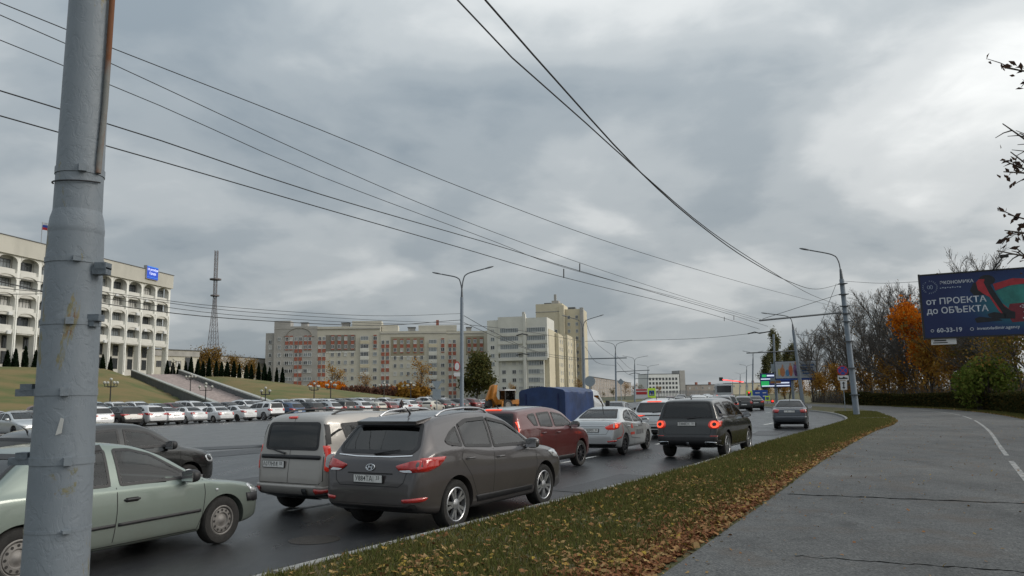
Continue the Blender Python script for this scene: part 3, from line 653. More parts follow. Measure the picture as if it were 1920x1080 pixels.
LF_TH = leaf_mat('thuja_leaves', [(.010, .020, .011), (.017, .03, .015), (.013, .024, .014)])
LF_DK = leaf_mat('dark_leaves', [(.05, .035, .03), (.08, .045, .03), (.04, .03, .028)])
LF_PO = leaf_mat('poplar_leaves', [(.08, .09, .04), (.12, .125, .055), (.15, .14, .06), (.10, .10, .05)])
def leaf_cards(P, size, rg, flat=0.0, aspect=1.5):
    n = len(P); a = rg.normal(size=(n, 3)); a[:, 2] *= (1 - flat); a /= np.linalg.norm(a, axis=1)[:, None] + 1e-9
    b = np.cross(a, rg.normal(size=(n, 3))); b /= np.linalg.norm(b, axis=1)[:, None] + 1e-9
    s = size * rg.uniform(.6, 1.35, (n, 1)); a = a * s * .5 * aspect; b = b * s * .5; c = np.cross(a, b); c /= np.linalg.norm(c, axis=1)[:, None] + 1e-9; c = c * s * .18
    V = np.stack([P - a, P - a * .1 - b + c, P + a, P - a * .1 + b + c], 1).reshape(-1, 3)
    return V, np.arange(4 * n).reshape(-1, 4)
def grow(seed, H, spread=.42, levels=4, nb=(9, 6, 5, 4), up=.35, trunk=.035, straight=.5, start=.22, lenf=(.42, .5, .55, .55)):
    rg = random.Random(seed); tubes = []; tips = []
    def br(p, d, ln, r, lvl):
        k = 5 if lvl < 2 else 3; pts = [p]; rs = [r]; q = p.copy(); dd = d.copy()
        for i in range(k):
            dd = (dd + Vector((rg.gauss(0, 1), rg.gauss(0, 1), rg.gauss(0, 1))) * (.10 if lvl == 0 else .17) + Vector((0, 0, up * (.12 if lvl else .0)))).normalized()
            q = q + dd * ln / k; pts.append(q.copy()); rs.append(max(.004, r * (1 - .72 * (i + 1) / k)))
        tubes.append((pts, rs, lvl))
        if lvl >= levels - 1:
            tips.append(pts[-1]); tips.append((pts[-1] + pts[-2]) / 2); tips.append((pts[0] + pts[1]) / 2); return
        n = nb[lvl]
        for j in range(n):
            u = (start if lvl == 0 else .18) + (1 - (start if lvl == 0 else .18)) * (j + rg.uniform(.1, .9)) / n; u = min(u, .98)
            f = u * k; i0 = min(int(f), k - 1); b0 = pts[i0].lerp(pts[i0 + 1], f - i0)
            ax = (pts[i0 + 1] - pts[i0]).normalized(); pr = ax.orthogonal().normalized(); pr = Matrix.Rotation(rg.uniform(0, 6.28), 3, ax) @ pr
            ang = spread * rg.uniform(.8, 1.5); nd = (ax * math.cos(ang) + pr * math.sin(ang)).normalized()
            br(b0, nd, ln * lenf[lvl] * (1.15 - .5 * u) * rg.uniform(.75, 1.2), max(.006, rs[i0] * .55), lvl + 1)
    br(Vector((0, 0, -.2)), Vector((rg.uniform(-.05, .05), rg.uniform(-.05, .05), 1)).normalized(), H * .86, H * trunk * .5, 0)
    return tubes, tips
def tree_meshes(seed, H, leaves=0, lsize=.2, lm=None, lspread=.5, bark=BARK, **kw):
    tubes, tips = grow(seed, H, **kw); mb = MB()
    for pts, rs, lvl in tubes: mb.tube(pts, [max(r, H * .0011) for r in rs], 7 if lvl == 0 else 5 if lvl == 1 else 3, cap=(lvl == 0))
    tm = mb.mesh('trunk', bark); tm.polygons.foreach_set('use_smooth', [True] * len(tm.polygons)); cm = None
    if leaves:
        rg = np.random.default_rng(seed); T = np.array([tuple(t) for t in tips]); P = T[rg.integers(0, len(T), leaves)] + rg.normal(size=(leaves, 3)) * lspread
        V, Fq = leaf_cards(P, lsize, rg); cm = np_mesh('crown', V, Fq, lm)
    return tm, cm
def behind(x, Y, gap=3.0):
    while at(x, 745, Y).x < np.interp(Y, [p.y for p in P_RIGHT], [p.x for p in P_RIGHT]) + gap and Y < 150: Y += 1
    return Y
def put_tree(name, label, ms, loc, rz, sc, group=None, cat='tree'):
    t = thing(name, label, cat, loc, rz, group); t.scale = (sc[0], sc[0], sc[1]) if isinstance(sc, tuple) else (sc,) * 3
    o = inst('trunk', ms[0], t)
    if ms[1]: inst('crown', ms[1], t)
    return t
def blob_pts(n, rg, c, r, shell=.55):
    d = rg.normal(size=(n, 3)); d /= np.linalg.norm(d, axis=1)[:, None]; q = rg.uniform(0, 1, (n, 1)) ** (1 / 3) * (1 - shell) + shell * rg.uniform(.8, 1.0, (n, 1))
    return np.array(c) + d * q * np.array(r)
def bush_mesh(seed, n, lm, w, d, h, lsize=.22, lumps=14):
    rg = np.random.default_rng(seed); P = []
    for k in range(lumps):
        c = (rg.uniform(-w, w) * .7, rg.uniform(-d, d) * .7, h * rg.uniform(.25, .75)); r = rg.uniform(.35, .6); P.append(blob_pts(n // lumps, rg, c, (w * r, d * r, h * r * .62)))
    P = np.concatenate(P); P[:, 2] = np.abs(P[:, 2]); V, Fq = leaf_cards(P, lsize, rg); return np_mesh('foliage', V, Fq, lm)
def stems_mesh(seed, w, d, h, n=14):
    rg = random.Random(seed); mb = MB()
    for k in range(n):
        a = Vector((rg.uniform(-w, w) * .3, rg.uniform(-d, d) * .3, -.1)); b = Vector((rg.uniform(-w, w) * .8, rg.uniform(-d, d) * .8, h * rg.uniform(.6, .95))); mb.tube([a, a.lerp(b, .5) + Vector((0, 0, .15 * h)), b], [.05, .035, .012], 5)
    return mb.mesh('stem', BARK)
ordn = 'first second third fourth fifth sixth seventh eighth ninth tenth eleventh twelfth thirteenth fourteenth fifteenth sixteenth seventeenth eighteenth nineteenth twentieth'.split()
# -- trees right of the path
bare = [tree_meshes(s, 10, 200, .07, LF_YB, .25, BARK2, nb=(18, 11, 8, 4), spread=.46, levels=4, lenf=(.48, .5, .52, .55), start=.10, up=.5) for s in (21, 22, 23)]
spot = [(1518, 640, 112), (1540, 628, 104), (1562, 624, 110), (1585, 600, 98), (1606, 612, 92), (1626, 590, 97), (1646, 575, 88), (1664, 592, 95), (1682, 563, 86), (1702, 570, 82), (1722, 575, 90), (1745, 590, 84)]
where = ['farthest, left of the pole', 'second from the left', 'third from the left', 'just right of the lamp pole', 'fifth from the left', 'sixth from the left', 'seventh from the left', 'eighth from the left', 'ninth, beside the maple', 'tenth, behind the maple', 'eleventh, by the billboard', 'last, behind the billboard']
for k, (x, y, Y) in enumerate(spot):
    Y = behind(x, Y); top = at(x, y, Y); put_tree('bare_tree', 'leafless dark tree in the row behind the hedge, ' + where[k], bare[k % 3], (top.x, Y, VZ), k * 1.7, (1.0 * top.z / 9.4, top.z / 9.2), 'bare trees behind the hedge')
maple = tree_meshes(31, 8.5, 7000, .17, LF_OR, .42, BARK, nb=(11, 7, 5, 3), spread=.42, levels=4, lenf=(.34, .5, .5, .5), start=.3)
ym = behind(1728, 63); p = at(1728, 575, ym); put_tree('maple_tree', 'bright orange maple standing left of the big blue billboard', maple, (p.x, ym, VZ), .6, (.95, p.z / 8.0), None)
yb = [tree_meshes(41 + s, 5.2, 1900, .15, LF_YB, .45, BARK, nb=(9, 6, 4, 3), spread=.6, levels=4, lenf=(.5, .5, .5, .5), start=.15) for s in range(2)]
for k, (x, y, Y, lab) in enumerate(((1570, 690, 90, 'small yellow brown tree behind the hedge by the road sign'), (1610, 700, 84, 'small yellow brown tree behind the hedge right of the lamp pole'), (1660, 678, 72, 'low yellow leaved tree left of the orange maple'), (1695, 690, 66, 'low yellow tree under the orange maple'), (1745, 650, 58, 'yellow brown tree under the left edge of the billboard'), (1790, 655, 56, 'yellow brown tree below the middle of the billboard'), (1540, 705, 104, 'low yellow tree beyond the second lamp pole'))):
    Y = behind(x, Y); p = at(x, y, Y); put_tree('young_tree', lab, yb[k % 2], (p.x, Y, VZ), k * 2.1, max(.5, p.z / 4.9), 'yellow young trees behind the hedge')
ol = [tree_meshes(61 + s, 8.0, 2300, .15, LF_OL if s else LF_BR, .5, BARK, nb=(9, 6, 5, 3), spread=.6, levels=4, lenf=(.5, .5, .5, .5), start=.2) for s in range(2)]
for k, (x, y, Y, lab) in enumerate(((1800, 590, 60, 'dark olive tree behind the billboard, nearest the road'), (1850, 600, 54, 'dark tree with thinning brown leaves below the billboard'), (1905, 585, 50, 'dark olive tree at the right edge behind the hedge'), (1960, 560, 44, 'tall thinning tree cut off by the right edge of the picture'), (1770, 560, 75, 'tall dark tree topping the billboard at its left half'))):
    Y = behind(x, Y); p = at(x, y, Y); put_tree('olive_tree', lab, ol[k % 2], (p.x, Y, VZ), k * 1.3, p.z / 7.6, 'dark trees behind the billboard')
gb = bush_mesh(71, 3600, LF_GR, 2.3, 1.8, 4.2, .17); t = thing('green_bush', 'large fresh green bush behind the hedge below the billboard', 'bush', (at(1852, 745, 60).x, 60, VZ)); inst('foliage', gb, t); inst('stem', stems_mesh(71, 2.4, 1.8, 3.2), t)
for k, (x, y, Y) in enumerate(((1835, 520, 70), (1900, 522, 62), (1785, 545, 78))):
    p = at(x, y, Y); put_tree('bare_tree', 'leafless tree behind the billboard, ' + ('twigs above its middle', 'twigs above its right end', 'twigs above its left half')[k], bare[k], (p.x, Y, VZ), k * 2.2, p.z / 9.2, 'bare trees behind the billboard')
for k, (x, y, sc_) in enumerate(((9.5, 1.5, 1.0), (12.5, 7.5, .9), (16.0, 13.5, 1.05), (20.5, 20.0, .95), (25.5, 27.0, 1.0), (31.0, 34.0, 1.1))): put_tree('bare_tree', 'leafless tree right of the path beyond the picture edge, ' + ordn[k] + ' along the path', bare[k % 3], (x, y, VZ), k * 1.1, sc_, 'bare trees beyond the right picture edge')
# -- brush filling the wood behind the hedge
rg = np.random.default_rng(77); n = 15000; u = rg.random(n); sy = 46 + 74 * u; sx = np.interp(sy, [p.y for p in P_RIGHT], [p.x for p in P_RIGHT]) + 3.2 + 16 * rg.random(n) ** 1.4; hh = rg.uniform(.5, 3.6, n) * rg.uniform(.4, 1, n); w = .035
an = rg.uniform(0, 6.28, n); ln = rg.normal(0, .35, (n, 2)); V = np.stack([np.stack([sx - w * np.cos(an), sy - w * np.sin(an), np.full(n, VZ)], 1), np.stack([sx + w * np.cos(an), sy + w * np.sin(an), np.full(n, VZ)], 1), np.stack([sx + ln[:, 0], sy + ln[:, 1], VZ + hh], 1)], 1).reshape(-1, 3)
tag(link('brushwood', np_mesh('brushwood', V, np.arange(3 * n).reshape(-1, 3), BARK2, 3)), 'tangle of bare brushwood filling the wood behind the hedge', 'brushwood', kind='stuff')
n = 14000; sy = 46 + 74 * rg.random(n); sx = np.interp(sy, [p.y for p in P_RIGHT], [p.x for p in P_RIGHT]) + 3.4 + 16 * rg.random(n) ** 1.4; P_ = np.stack([sx, sy, VZ + rg.random(n) ** 1.6 * 3.0], 1); V, Fq = leaf_cards(P_, .17, rg)
tag(link('undergrowth', np_mesh('undergrowth', V, Fq, leaf_mat('undergrowth_leaves', [(.10, .07, .03), (.16, .10, .035), (.07, .055, .025), (.22, .14, .04), (.06, .06, .025)]))), 'brown undergrowth leaves between the tree trunks behind the hedge', 'undergrowth', kind='stuff')
# -- clipped hedge along the path, in blocks with gaps
HL = offs(P_RIGHT, -1.9); hd = [0]
for i in range(len(HL) - 1): hd.append(hd[-1] + (HL[i + 1] - HL[i]).length)
def on_h(s): return Vector((np.interp(s, hd, [p.x for p in HL]), np.interp(s, hd, [p.y for p in HL])))
hm = []
for s in range(2):
    rg = np.random.default_rng(80 + s); n = 5200; P = rg.uniform((-3.4, -.55, 0), (3.4, .55, 1.3), (n, 3))
    k = rg.integers(0, 3, n); P[k == 0, 2] = 1.3 + rg.normal(0, .06, (k == 0).sum()); P[k == 1, 1] = np.where(rg.random((k == 1).sum()) < .5, -.55, .55) + rg.normal(0, .06, (k == 1).sum())
    V, Fq = leaf_cards(P, .13, rg); hm.append(np_mesh('foliage', V, Fq, LF_HD))
hlab = ['at the right edge of the picture', 'second from the right edge', 'below the billboard', 'below the orange maple', 'fifth from the right', 'sixth from the right', 'seventh from the right', 'farthest, beyond the road sign']
for k in range(8):
    s0 = 64 + k * 7.4; a, b = on_h(s0), on_h(s0 + 6.8); c = (a + b) / 2; d = b - a
    t = thing('hedge', 'clipped dark hedge block along the path, ' + hlab[k], 'hedge', (c.x, c.y, VZ), math.atan2(d.y, d.x), 'hedge blocks beside the path'); inst('foliage', hm[k % 2], t); t.scale = (1, 1, rng.uniform(.85, 1.05))
    mb = MB()
    for q in range(12): x = -3.2 + q * .58; mb.tube([(x, rng.uniform(-.2, .2), -.1), (x + rng.uniform(-.1, .1), rng.uniform(-.3, .3), 1.15)], [.03, .012], 5)
    tag(mb.build('stem', BARK, t), kind='stuff')
# -- thujas on the hill, bushes by the flats
rg = np.random.default_rng(90); n = 900; h = rg.uniform(0, 1, n) ** 1.3; a = rg.uniform(0, 6.28, n); r = (1 - h) ** .85 * .95 * (1 - .5 * np.exp(-h * 9)) * rg.uniform(.75, 1.05, n)
V, Fq = leaf_cards(np.stack([r * np.cos(a), r * np.sin(a), .15 + h * 4.9], 1), .42, rg); th_me = np_mesh('foliage', V, Fq, LF_TH); th_tr = MB().tube([(0, 0, -.6), (0, 0, 4.2)], [.12, .03], 6).mesh('trunk', BARK)
def thuja(p, sc, label, group):
    t = thing('thuja', label, 'conifer', p, rng.uniform(0, 6), group); t.scale = (sc * rng.uniform(.75, 1.1), sc * rng.uniform(.75, 1.1), sc * rng.uniform(.85, 1.15)); inst('foliage', th_me, t); inst('trunk', th_tr, t)
for k, x in enumerate((12, 28, 46, 66, 192, 207)):
    Y = 150 + x * .13; p = at(x, 688, Y); thuja((p.x, Y, hill_z(p.x, Y) - .15), .82, 'dark cone thuja in front of the white building, ' + ('first', 'second', 'third', 'fourth', 'fifth, by the pole,', 'sixth, by the stairs,')[k] + ' from the left', 'thujas in front of the white building')
for k in range(20):
    x = 313 + k * 11.4 + rng.uniform(-1.5, 1.5); Y = max(np.arange(150, 226, 2.0), key=lambda q: (hill_z(at(x, 700, q).x, q) - CAM_H) / q) + 1.0; p = at(x, 700, Y); thuja((p.x, Y, hill_z(p.x, Y) - .2), rng.uniform(.70, .84) * (Y / 185), 'dark cone thuja in the row right of the stairway, %s from the left' % ordn[k], 'thuja row right of the stairway')
ob_ = [bush_mesh(100 + i, 1500, m, 3.4, 2.6, 4.2, .45) for i, m in enumerate((LF_OR, LF_YB, LF_PU))]; stm = stems_mesh(100, 2.6, 2.2, 3.4)
for x, top, Y, kind, w, lab in ((596, 716, 236, 0, 1.1, 'round orange bush left of the flats at the foot of the hill'), (625, 717, 232, 0, 1.3, 'orange bush right of the first at the end of the hill'), (658, 722, 226, 2, 1.35, 'dark purple bush in front of the flats, leftmost'), (690, 724, 226, 2, 1.4, 'purple brown bush in front of the flats, middle'), (718, 722, 224, 2, 1.3, 'purple brown bush in front of the flats, rightmost'), (748, 724, 226, 1, 1.2, 'yellow brown bush left of the globe lamps'), (780, 716, 224, 1, 1.6, 'large yellow bush below the pale tree'), (735, 726, 238, 0, 1.2, 'small orange bush between the purple and yellow ones')):
    p = at(x, top, Y); t = thing('bush', lab, 'bush', (p.x, Y, -.1), x * .1, 'autumn bushes in front of the flats'); t.scale = (w, w, max(.6, p.z / 4.1)); inst('foliage', ob_[kind], t); inst('stem', stm, t)
big = tree_meshes(110, 12, 5200, .42, LF_GR, .75, BARK, nb=(12, 7, 5, 3), spread=.62, levels=4, lenf=(.46, .5, .5, .5), start=.10)
dkm = leaf_mat('dark_green_leaves', [(.055, .065, .025), (.08, .085, .03), (.10, .085, .03)]); big[1].materials.clear(); big[1].materials.append(dkm)
p = at(892, 675, 190); put_tree('leafy_tree', 'broad dark green tree right of the double lamp post', big, (p.x, 190, 0), .4, (1.0, p.z / 11.2))
pale = tree_meshes(111, 11, 700, .26, LF_YB, .6, BARK2, nb=(10, 6, 5, 4), spread=.5, levels=4, lenf=(.45, .5, .5, .5), start=.15)
for x, y, Y, lab in ((790, 680, 228, 'pale thinning tree in front of the long cream building'), (690, 705, 250, 'small bare tree before the middle of the long cream building'), (622, 690, 255, 'bare tree before the left part of the long cream building'), (962, 722, 240, 'thin tree behind the digger'), (1080, 715, 260, 'thin tree at the foot of the tower block'), (1170, 720, 300, 'bare tree left of the red and white hoarding'), (1190, 722, 280, 'second bare tree left of the red and white hoarding'), (1235, 725, 330, 'thin tree in front of the far white office')):
    p = at(x, y, Y); put_tree('thin_tree', lab, pale, (p.x, Y, 0), x * .07, p.z / 10.2, 'thin trees before the flats')
ybf = (yb[0][0], yb[0][1].copy()); ybf[1].materials.clear(); ybf[1].materials.append(LF_BR)
for x, y, Y, lab in ((372, 655, 248, 'orange tree behind the thuja row below the mast'), (402, 650, 252, 'orange brown tree right of the mast foot'), (345, 668, 240, 'pale orange tree beside the cream pavilion'), (440, 665, 262, 'russet tree behind the middle of the thuja row'), (470, 672, 266, 'olive brown tree near the right end of the thuja row')):
    p = at(x, y, Y); t = put_tree('autumn_tree', lab, ybf, (p.x, Y, 6), x * .1, (p.z - 6) / 4.9 * .9, 'autumn trees behind the thujas')
# -- poplars by the avenue
def poplar(seed):
    tubes, tips = grow(seed, 16, spread=.22, levels=3, nb=(26, 7, 3), up=.9, trunk=.03, start=.08, lenf=(.22, .5, .5)); mb = MB()
    for pts, rs, lvl in tubes: mb.tube(pts, [max(r, .02) for r in rs], 6 if lvl == 0 else 3, cap=False)
    rg = np.random.default_rng(seed); T = np.array([tuple(t) for t in tips]); P = T[rg.integers(0, len(T), 5200)] + rg.normal(size=(5200, 3)) * (.34, .34, .5); V, Fq = leaf_cards(P, .24, rg); return mb.mesh('trunk', BARK), np_mesh('crown', V, Fq, LF_PO)
pp = poplar(120)
for x, y, Y, lab in ((1446, 618, 170, 'tallest slender poplar left of the street poster board'), (1466, 648, 182, 'slender poplar peeking over the street poster board'), (1433, 660, 190, 'shorter slender poplar left of the tallest one'), (1474, 652, 196, 'slim poplar right behind the poster board')):
    p = at(x, y, Y); put_tree('poplar_tree', lab, pp, (p.x, Y, 0), x * .2, (.95, p.z / 15.0), 'poplars beside the avenue')
for k, (x, y, Y) in enumerate(((1440, 720, 200), (1470, 722, 170), (1500, 715, 150), (1525, 712, 140), (1455, 728, 260), (1420, 730, 300))):
    p = at(x, y, Y); put_tree('roadside_tree', 'brown roadside tree beyond the second lamp pole, ' + ('behind the lit screen', 'under the poster board', 'right of the poster board', 'beside the end of the hedge', 'far left of the screen', 'farthest along the avenue')[k], yb[k % 2], (p.x, Y, 0), k, p.z / 4.9 * 1.05, 'roadside trees along the avenue')
for k, (x, y, Y) in enumerate(((1130, 738, 420), (1200, 728, 360), (1150, 732, 380))):
    p = at(x, y, Y); put_tree('roadside_tree', 'dark tree on the left of the avenue, ' + ('below the far brick house', 'behind the red and white hoarding', 'left of the hoarding')[k], ol[1], (p.x, Y, 0), k, p.z / 7.6 * 1.2, 'trees left of the avenue')
# -- twigs with withered leaves hanging in from the right
ot = thing('overhanging_tree', 'withered twigs of a tree reaching in at the upper right edge', 'tree', (6.6, 7.6, VZ)); O = Vector((6.6, 7.6, VZ)); mb = MB(); lp = []
mb.tube([(0, 0, -.2), (.05, 0, 2), (.1, .1, 4.5), (.0, .2, 7)], [.16, .14, .11, .05], 9); rg_ = random.Random(5)
for (x0, y0), (x1, y1), hasleaf in (((1960, 150), (1888, 128), 1), ((1975, 320), (1880, 232), 0), ((1980, 330), (1884, 302), 1), ((1975, 345), (1882, 322), 1), ((1985, 345), (1895, 285), 1), ((1985, 450), (1890, 402), 1), ((1990, 440), (1884, 432), 1), ((1985, 500), (1870, 470), 0), ((1985, 520), (1902, 462), 1), ((1980, 300), (1912, 250), 0)):
    a = at(x0, y0, 7.4) - O; b = at(x1, y1, 7.0) - O; m_ = a.lerp(b, .5) + Vector((0, 0, rg_.uniform(-.05, .08)))
    root = Vector((.05, .1, a.z - .9)); pts = [root, root.lerp(a, .55) + Vector((0, 0, .1)), a, m_, b]; mb.tube(pts, [.035, .022, .013, .010, .005], 5)
    for k in range(4):
        u = rg_.uniform(.1, .9); s = a.lerp(m_, u * 2) if u < .5 else m_.lerp(b, u * 2 - 1); e = s + Vector((rg_.uniform(-.25, -.03), rg_.uniform(-.1, .1), rg_.uniform(-.12, .12))); mb.tube([s, (s + e) / 2 + Vector((0, 0, .012)), e], [.007, .005, .003], 4)
        if hasleaf: lp += [s.lerp(e, q) for q in (.5, .8, 1)]
    if hasleaf: lp += [m_.lerp(b, q) + Vector((rg_.gauss(0, .03), 0, rg_.gauss(0, .03))) for q in (.3, .6, .8, .95, 1)]
mb.build('trunk', BARK, ot, True); rgx = np.random.default_rng(6); V, Fq = leaf_cards(np.array([tuple(p) for p in lp]) + rgx.normal(0, .02, (len(lp), 3)), .038, rgx, aspect=1.9); link('crown', np_mesh('crown', V, Fq, LF_DK), None, ot)
# -- grass blades and fallen leaves on the verge
def verge_pts(n, ymax, rg, bias=1.0):
    cx = np.array([p.x for p in CURB]); cy = np.array([p.y for p in CURB]); lx_ = np.array([p.x for p in P_LEFT]); ly = np.array([p.y for p in P_LEFT])
    y = 3.0 + (ymax - 3.0) * rg.random(n) ** bias; a = np.interp(y, cy, cx) + .2; b = np.interp(y, ly, lx_); u = rg.random(n); return a + (b - a) * u, y, u, b - a
GR_BL = leaf_mat('grass_blades', [(.072, .088, .025), (.112, .125, .038), (.17, .155, .06), (.10, .085, .035)], trans=.25)
rg = np.random.default_rng(130); X, Y, U, Wd = verge_pts(190000, 62, rg, 1.55)
keep = (rg.random(len(X)) > np.clip((U - .72) / .25, 0, .93)) & (X < Y * 1.0 + 3) & (rg.random(len(X)) < .35 + .9 * np.abs(np.sin(X * 1.3 + Y * .7) * np.sin(Y * .9 - X * .4)) ** .5); X, Y = X[keep], Y[keep]; n = len(X)
h = rg.uniform(.03, .085, n) * (1 + Y / 60); an = rg.uniform(0, 6.28, n); w = .006 + Y * .00045; ln = rg.normal(0, .035, (n, 2))
V = np.stack([np.stack([X - w * np.cos(an), Y - w * np.sin(an), np.full(n, VZ)], 1), np.stack([X + w * np.cos(an), Y + w * np.sin(an), np.full(n, VZ)], 1), np.stack([X + ln[:, 0], Y + ln[:, 1], VZ + h], 1)], 1).reshape(-1, 3)
g = link('grass', np_mesh('grass', V, np.arange(3 * n).reshape(-1, 3), GR_BL, 3)); tag(g, 'short autumn grass on the verge between road and path', 'grass', kind='stuff')
LEAF_G = leaf_mat('fallen_leaves', [(.26, .12, .06), (.34, .19, .09), (.18, .085, .045), (.40, .28, .13), (.24, .13, .065), (.38, .27, .06), (.30, .20, .12)], trans=.1)
LEAF_B = leaf_mat('withered_leaves', [(.20, .085, .045), (.28, .13, .065), (.15, .065, .04), (.34, .19, .10)], trans=.1)
def ground_leaves(name, label, X, Y, Z, size, m, rg):
    n = len(X); K = 7; an = rg.uniform(0, 6.28, n); s = size * rg.uniform(.6, 1.3, n); tx, ty = rg.normal(0, .35, n), rg.normal(0, .35, n); V = np.zeros((n, K, 3)); rad = np.array([1.0, .55, .95, .5, .75, .5, .95])
    cup = rg.uniform(.0, .35, n)
    for k in range(K):
        a = an + 2 * np.pi * k / K; q = rad[k] * s * rg.uniform(.75, 1.2, n); dx, dy = q * np.cos(a), q * np.sin(a); V[:, k] = np.stack([X + dx, Y + dy, Z + .008 + s * .35 * np.abs(tx) + dx * tx + dy * ty + cup * q * (k % 2)], 1)
    me = np_mesh(name, V.reshape(-1, 3), np.arange(K * n).reshape(-1, K), m, K); tag(link(name, me), label, 'leaves', kind='stuff')
rg = np.random.default_rng(131); X, Y, U, Wd = verge_pts(46000, 55, rg, 1.5); U2 = 1.02 - np.abs(rg.normal(0, .10, len(X))); cx = np.interp(Y, [p.y for p in CURB], [p.x for p in CURB]); X = cx + Wd * U2 + rg.normal(0, .05, len(X)); k = (X < Y + 3) & (rg.random(len(X)) < np.clip(1.25 - Y / 45, .25, 1))
ground_leaves('leaf_litter', 'brown fallen leaves banked along the edge of the path', X[k], Y[k], np.full(k.sum(), VZ), .037, LEAF_B, rg)
X, Y, U, Wd = verge_pts(27000, 50, rg, 1.5); cl = .5 + .5 * np.sin(X * 1.9 + 1.3 * np.sin(Y * 1.1)) * np.sin(Y * 1.5 + 2.0 * np.sin(X * .8)); k = rg.random(len(X)) < (.32 + .8 * U) * (.25 + 1.3 * cl ** 2); ground_leaves('fallen_leaves', 'yellow and brown fallen leaves scattered over the verge grass', X[k], Y[k], np.full(k.sum(), VZ + .025), .037, LEAF_G, rg)
y = 4 + 36 * rg.random(900) ** 1.3; a = np.interp(y, [p.y for p in P_LEFT], [p.x for p in P_LEFT]); b = np.interp(y, [p.y for p in P_RIGHT], [p.x for p in P_RIGHT]); x = a + (b - a) * rg.random(900) ** 1.7
ground_leaves('path_leaves', 'few dry leaves lying on the asphalt path', x, y, np.full(900, VZ + .006), .022, LEAF_G, rg)
X = []; Yv = rg.uniform(28, 75, 5000); rr2 = np.interp(Yv, [p.y for p in P_RIGHT], [p.x for p in P_RIGHT]) + np.abs(rg.normal(0, 1.0, 5000)); ground_leaves('hedge_leaves_on_ground', 'fallen leaves along the foot of the hedge', rr2, Yv, np.full(5000, VZ + .01), .055, LEAF_G, rg)
yy = rg.uniform(26, 80, 26000); xx = np.interp(yy, [p.y for p in P_RIGHT], [p.x for p in P_RIGHT]) + .05 + rg.random(26000) * 1.6; n = 26000; h = rg.uniform(.05, .13, n); an = rg.uniform(0, 6.28, n); w = .02
V = np.stack([np.stack([xx - w * np.cos(an), yy - w * np.sin(an), np.full(n, VZ)], 1), np.stack([xx + w * np.cos(an), yy + w * np.sin(an), np.full(n, VZ)], 1), np.stack([xx + rg.normal(0, .05, n), yy, VZ + h], 1)], 1).reshape(-1, 3)
tag(link('hedge_grass', np_mesh('hedge_grass', V, np.arange(3 * n).reshape(-1, 3), GR_BL, 3)), 'short grass between the path and the hedge', 'grass', kind='stuff')
# ------------------------------------------------------------------ poles, signs, wires
POLE_M = mat('pole_grey_paint', (.20, .235, .275), .6, var=.10, scale=3, bump=.15); POLE_D = mat('lamp_metal', (.12, .13, .14), .5, .4, var=.15); CABLE = mat('cable_black', (.022, .023, .025), .6, var=.1)
def peeling():
    m = bpy.data.materials.new('peeling_pole_paint'); m.use_nodes = True; nt = m.node_tree; N = nt.nodes.new; L = nt.links.new; b = nt.nodes['Principled BSDF']; tc = N('ShaderNodeTexCoord')
    def noise(sc, det=8, ro=.65, st_=(1, 1, 1), dist=0):
        mp = N('ShaderNodeMapping'); mp.inputs['Scale'].default_value = st_; L(tc.outputs['Object'], mp.inputs[0]); n = N('ShaderNodeTexNoise'); n.inputs['Scale'].default_value = sc; n.inputs['Detail'].default_value = det; n.inputs['Roughness'].default_value = ro; n.inputs['Distortion'].default_value = dist; L(mp.outputs[0], n.inputs['Vector']); return n.outputs[0]
    def ramp(s, *st_):
        r = N('ShaderNodeValToRGB'); L(s, r.inputs[0]); e = r.color_ramp.elements; e[0].position = st_[0][0]; e[0].color = (*st_[0][1], 1); e[1].position = st_[-1][0]; e[1].color = (*st_[-1][1], 1)
        for p, c in st_[1:-1]: q = e.new(p); q.color = (*c, 1)
        return r.outputs[0]
    def mix(f, a, c):
        x = N('ShaderNodeMix'); x.data_type = 'RGBA'; L(f, x.inputs[0]); L(a, x.inputs[6]); L(c, x.inputs[7]) if not isinstance(c, tuple) else None
        if isinstance(c, tuple): x.inputs[7].default_value = (*c, 1)
        return x.outputs[2]
    base = ramp(noise(3.0), (.3, (.175, .205, .235)), (.7, (.22, .25, .28)))
    chips = ramp(noise(9, 10, .7, (1, 1, .7), .6), (.655, (0, 0, 0)), (.675, (1, 1, 1)))
    # old lime-green coat and rust show where the paint has flaked off, more on the -x side and the foot
    sp = N('ShaderNodeSeparateXYZ'); L(tc.outputs['Object'], sp.inputs[0])
    mr = N('ShaderNodeMapRange'); L(sp.outputs[0], mr.inputs[0]); mr.inputs[1].default_value = -.06; mr.inputs[2].default_value = -.13; mr.inputs[3].default_value = 0; mr.inputs[4].default_value = .13
    ad = N('ShaderNodeMath'); ad.operation = 'ADD'; L(noise(7, 9, .7, (1, 1, .35), .4), ad.inputs[0]); L(mr.outputs[0], ad.inputs[1])
    c1 = mix(chips, base, ramp(noise(30), (.3, (.15, .17, .19)), (.7, (.27, .28, .29))))
    side = ramp(ad.outputs[0], (.60, (0, 0, 0)), (.63, (1, 1, 1))); c2 = mix(side, c1, ramp(noise(18), (.35, (.16, .155, .08)), (.55, (.22, .20, .12)), (.7, (.17, .075, .03))))
    L(c2, b.inputs['Base Color']); b.inputs['Roughness'].default_value = .55
    bp = N('ShaderNodeBump'); bp.inputs['Strength'].default_value = .38; bp.inputs['Distance'].default_value = .003; mm = N('ShaderNodeMath'); mm.operation = 'ADD'
    L(ramp(noise(16, 8, .6, (1, 1, .7), 1.2), (.42, (0, 0, 0)), (.5, (1, 1, 1))), mm.inputs[0]); L(noise(60), mm.inputs[1]); L(mm.outputs[0], bp.inputs['Height']); L(bp.outputs[0], b.inputs['Normal']); return m
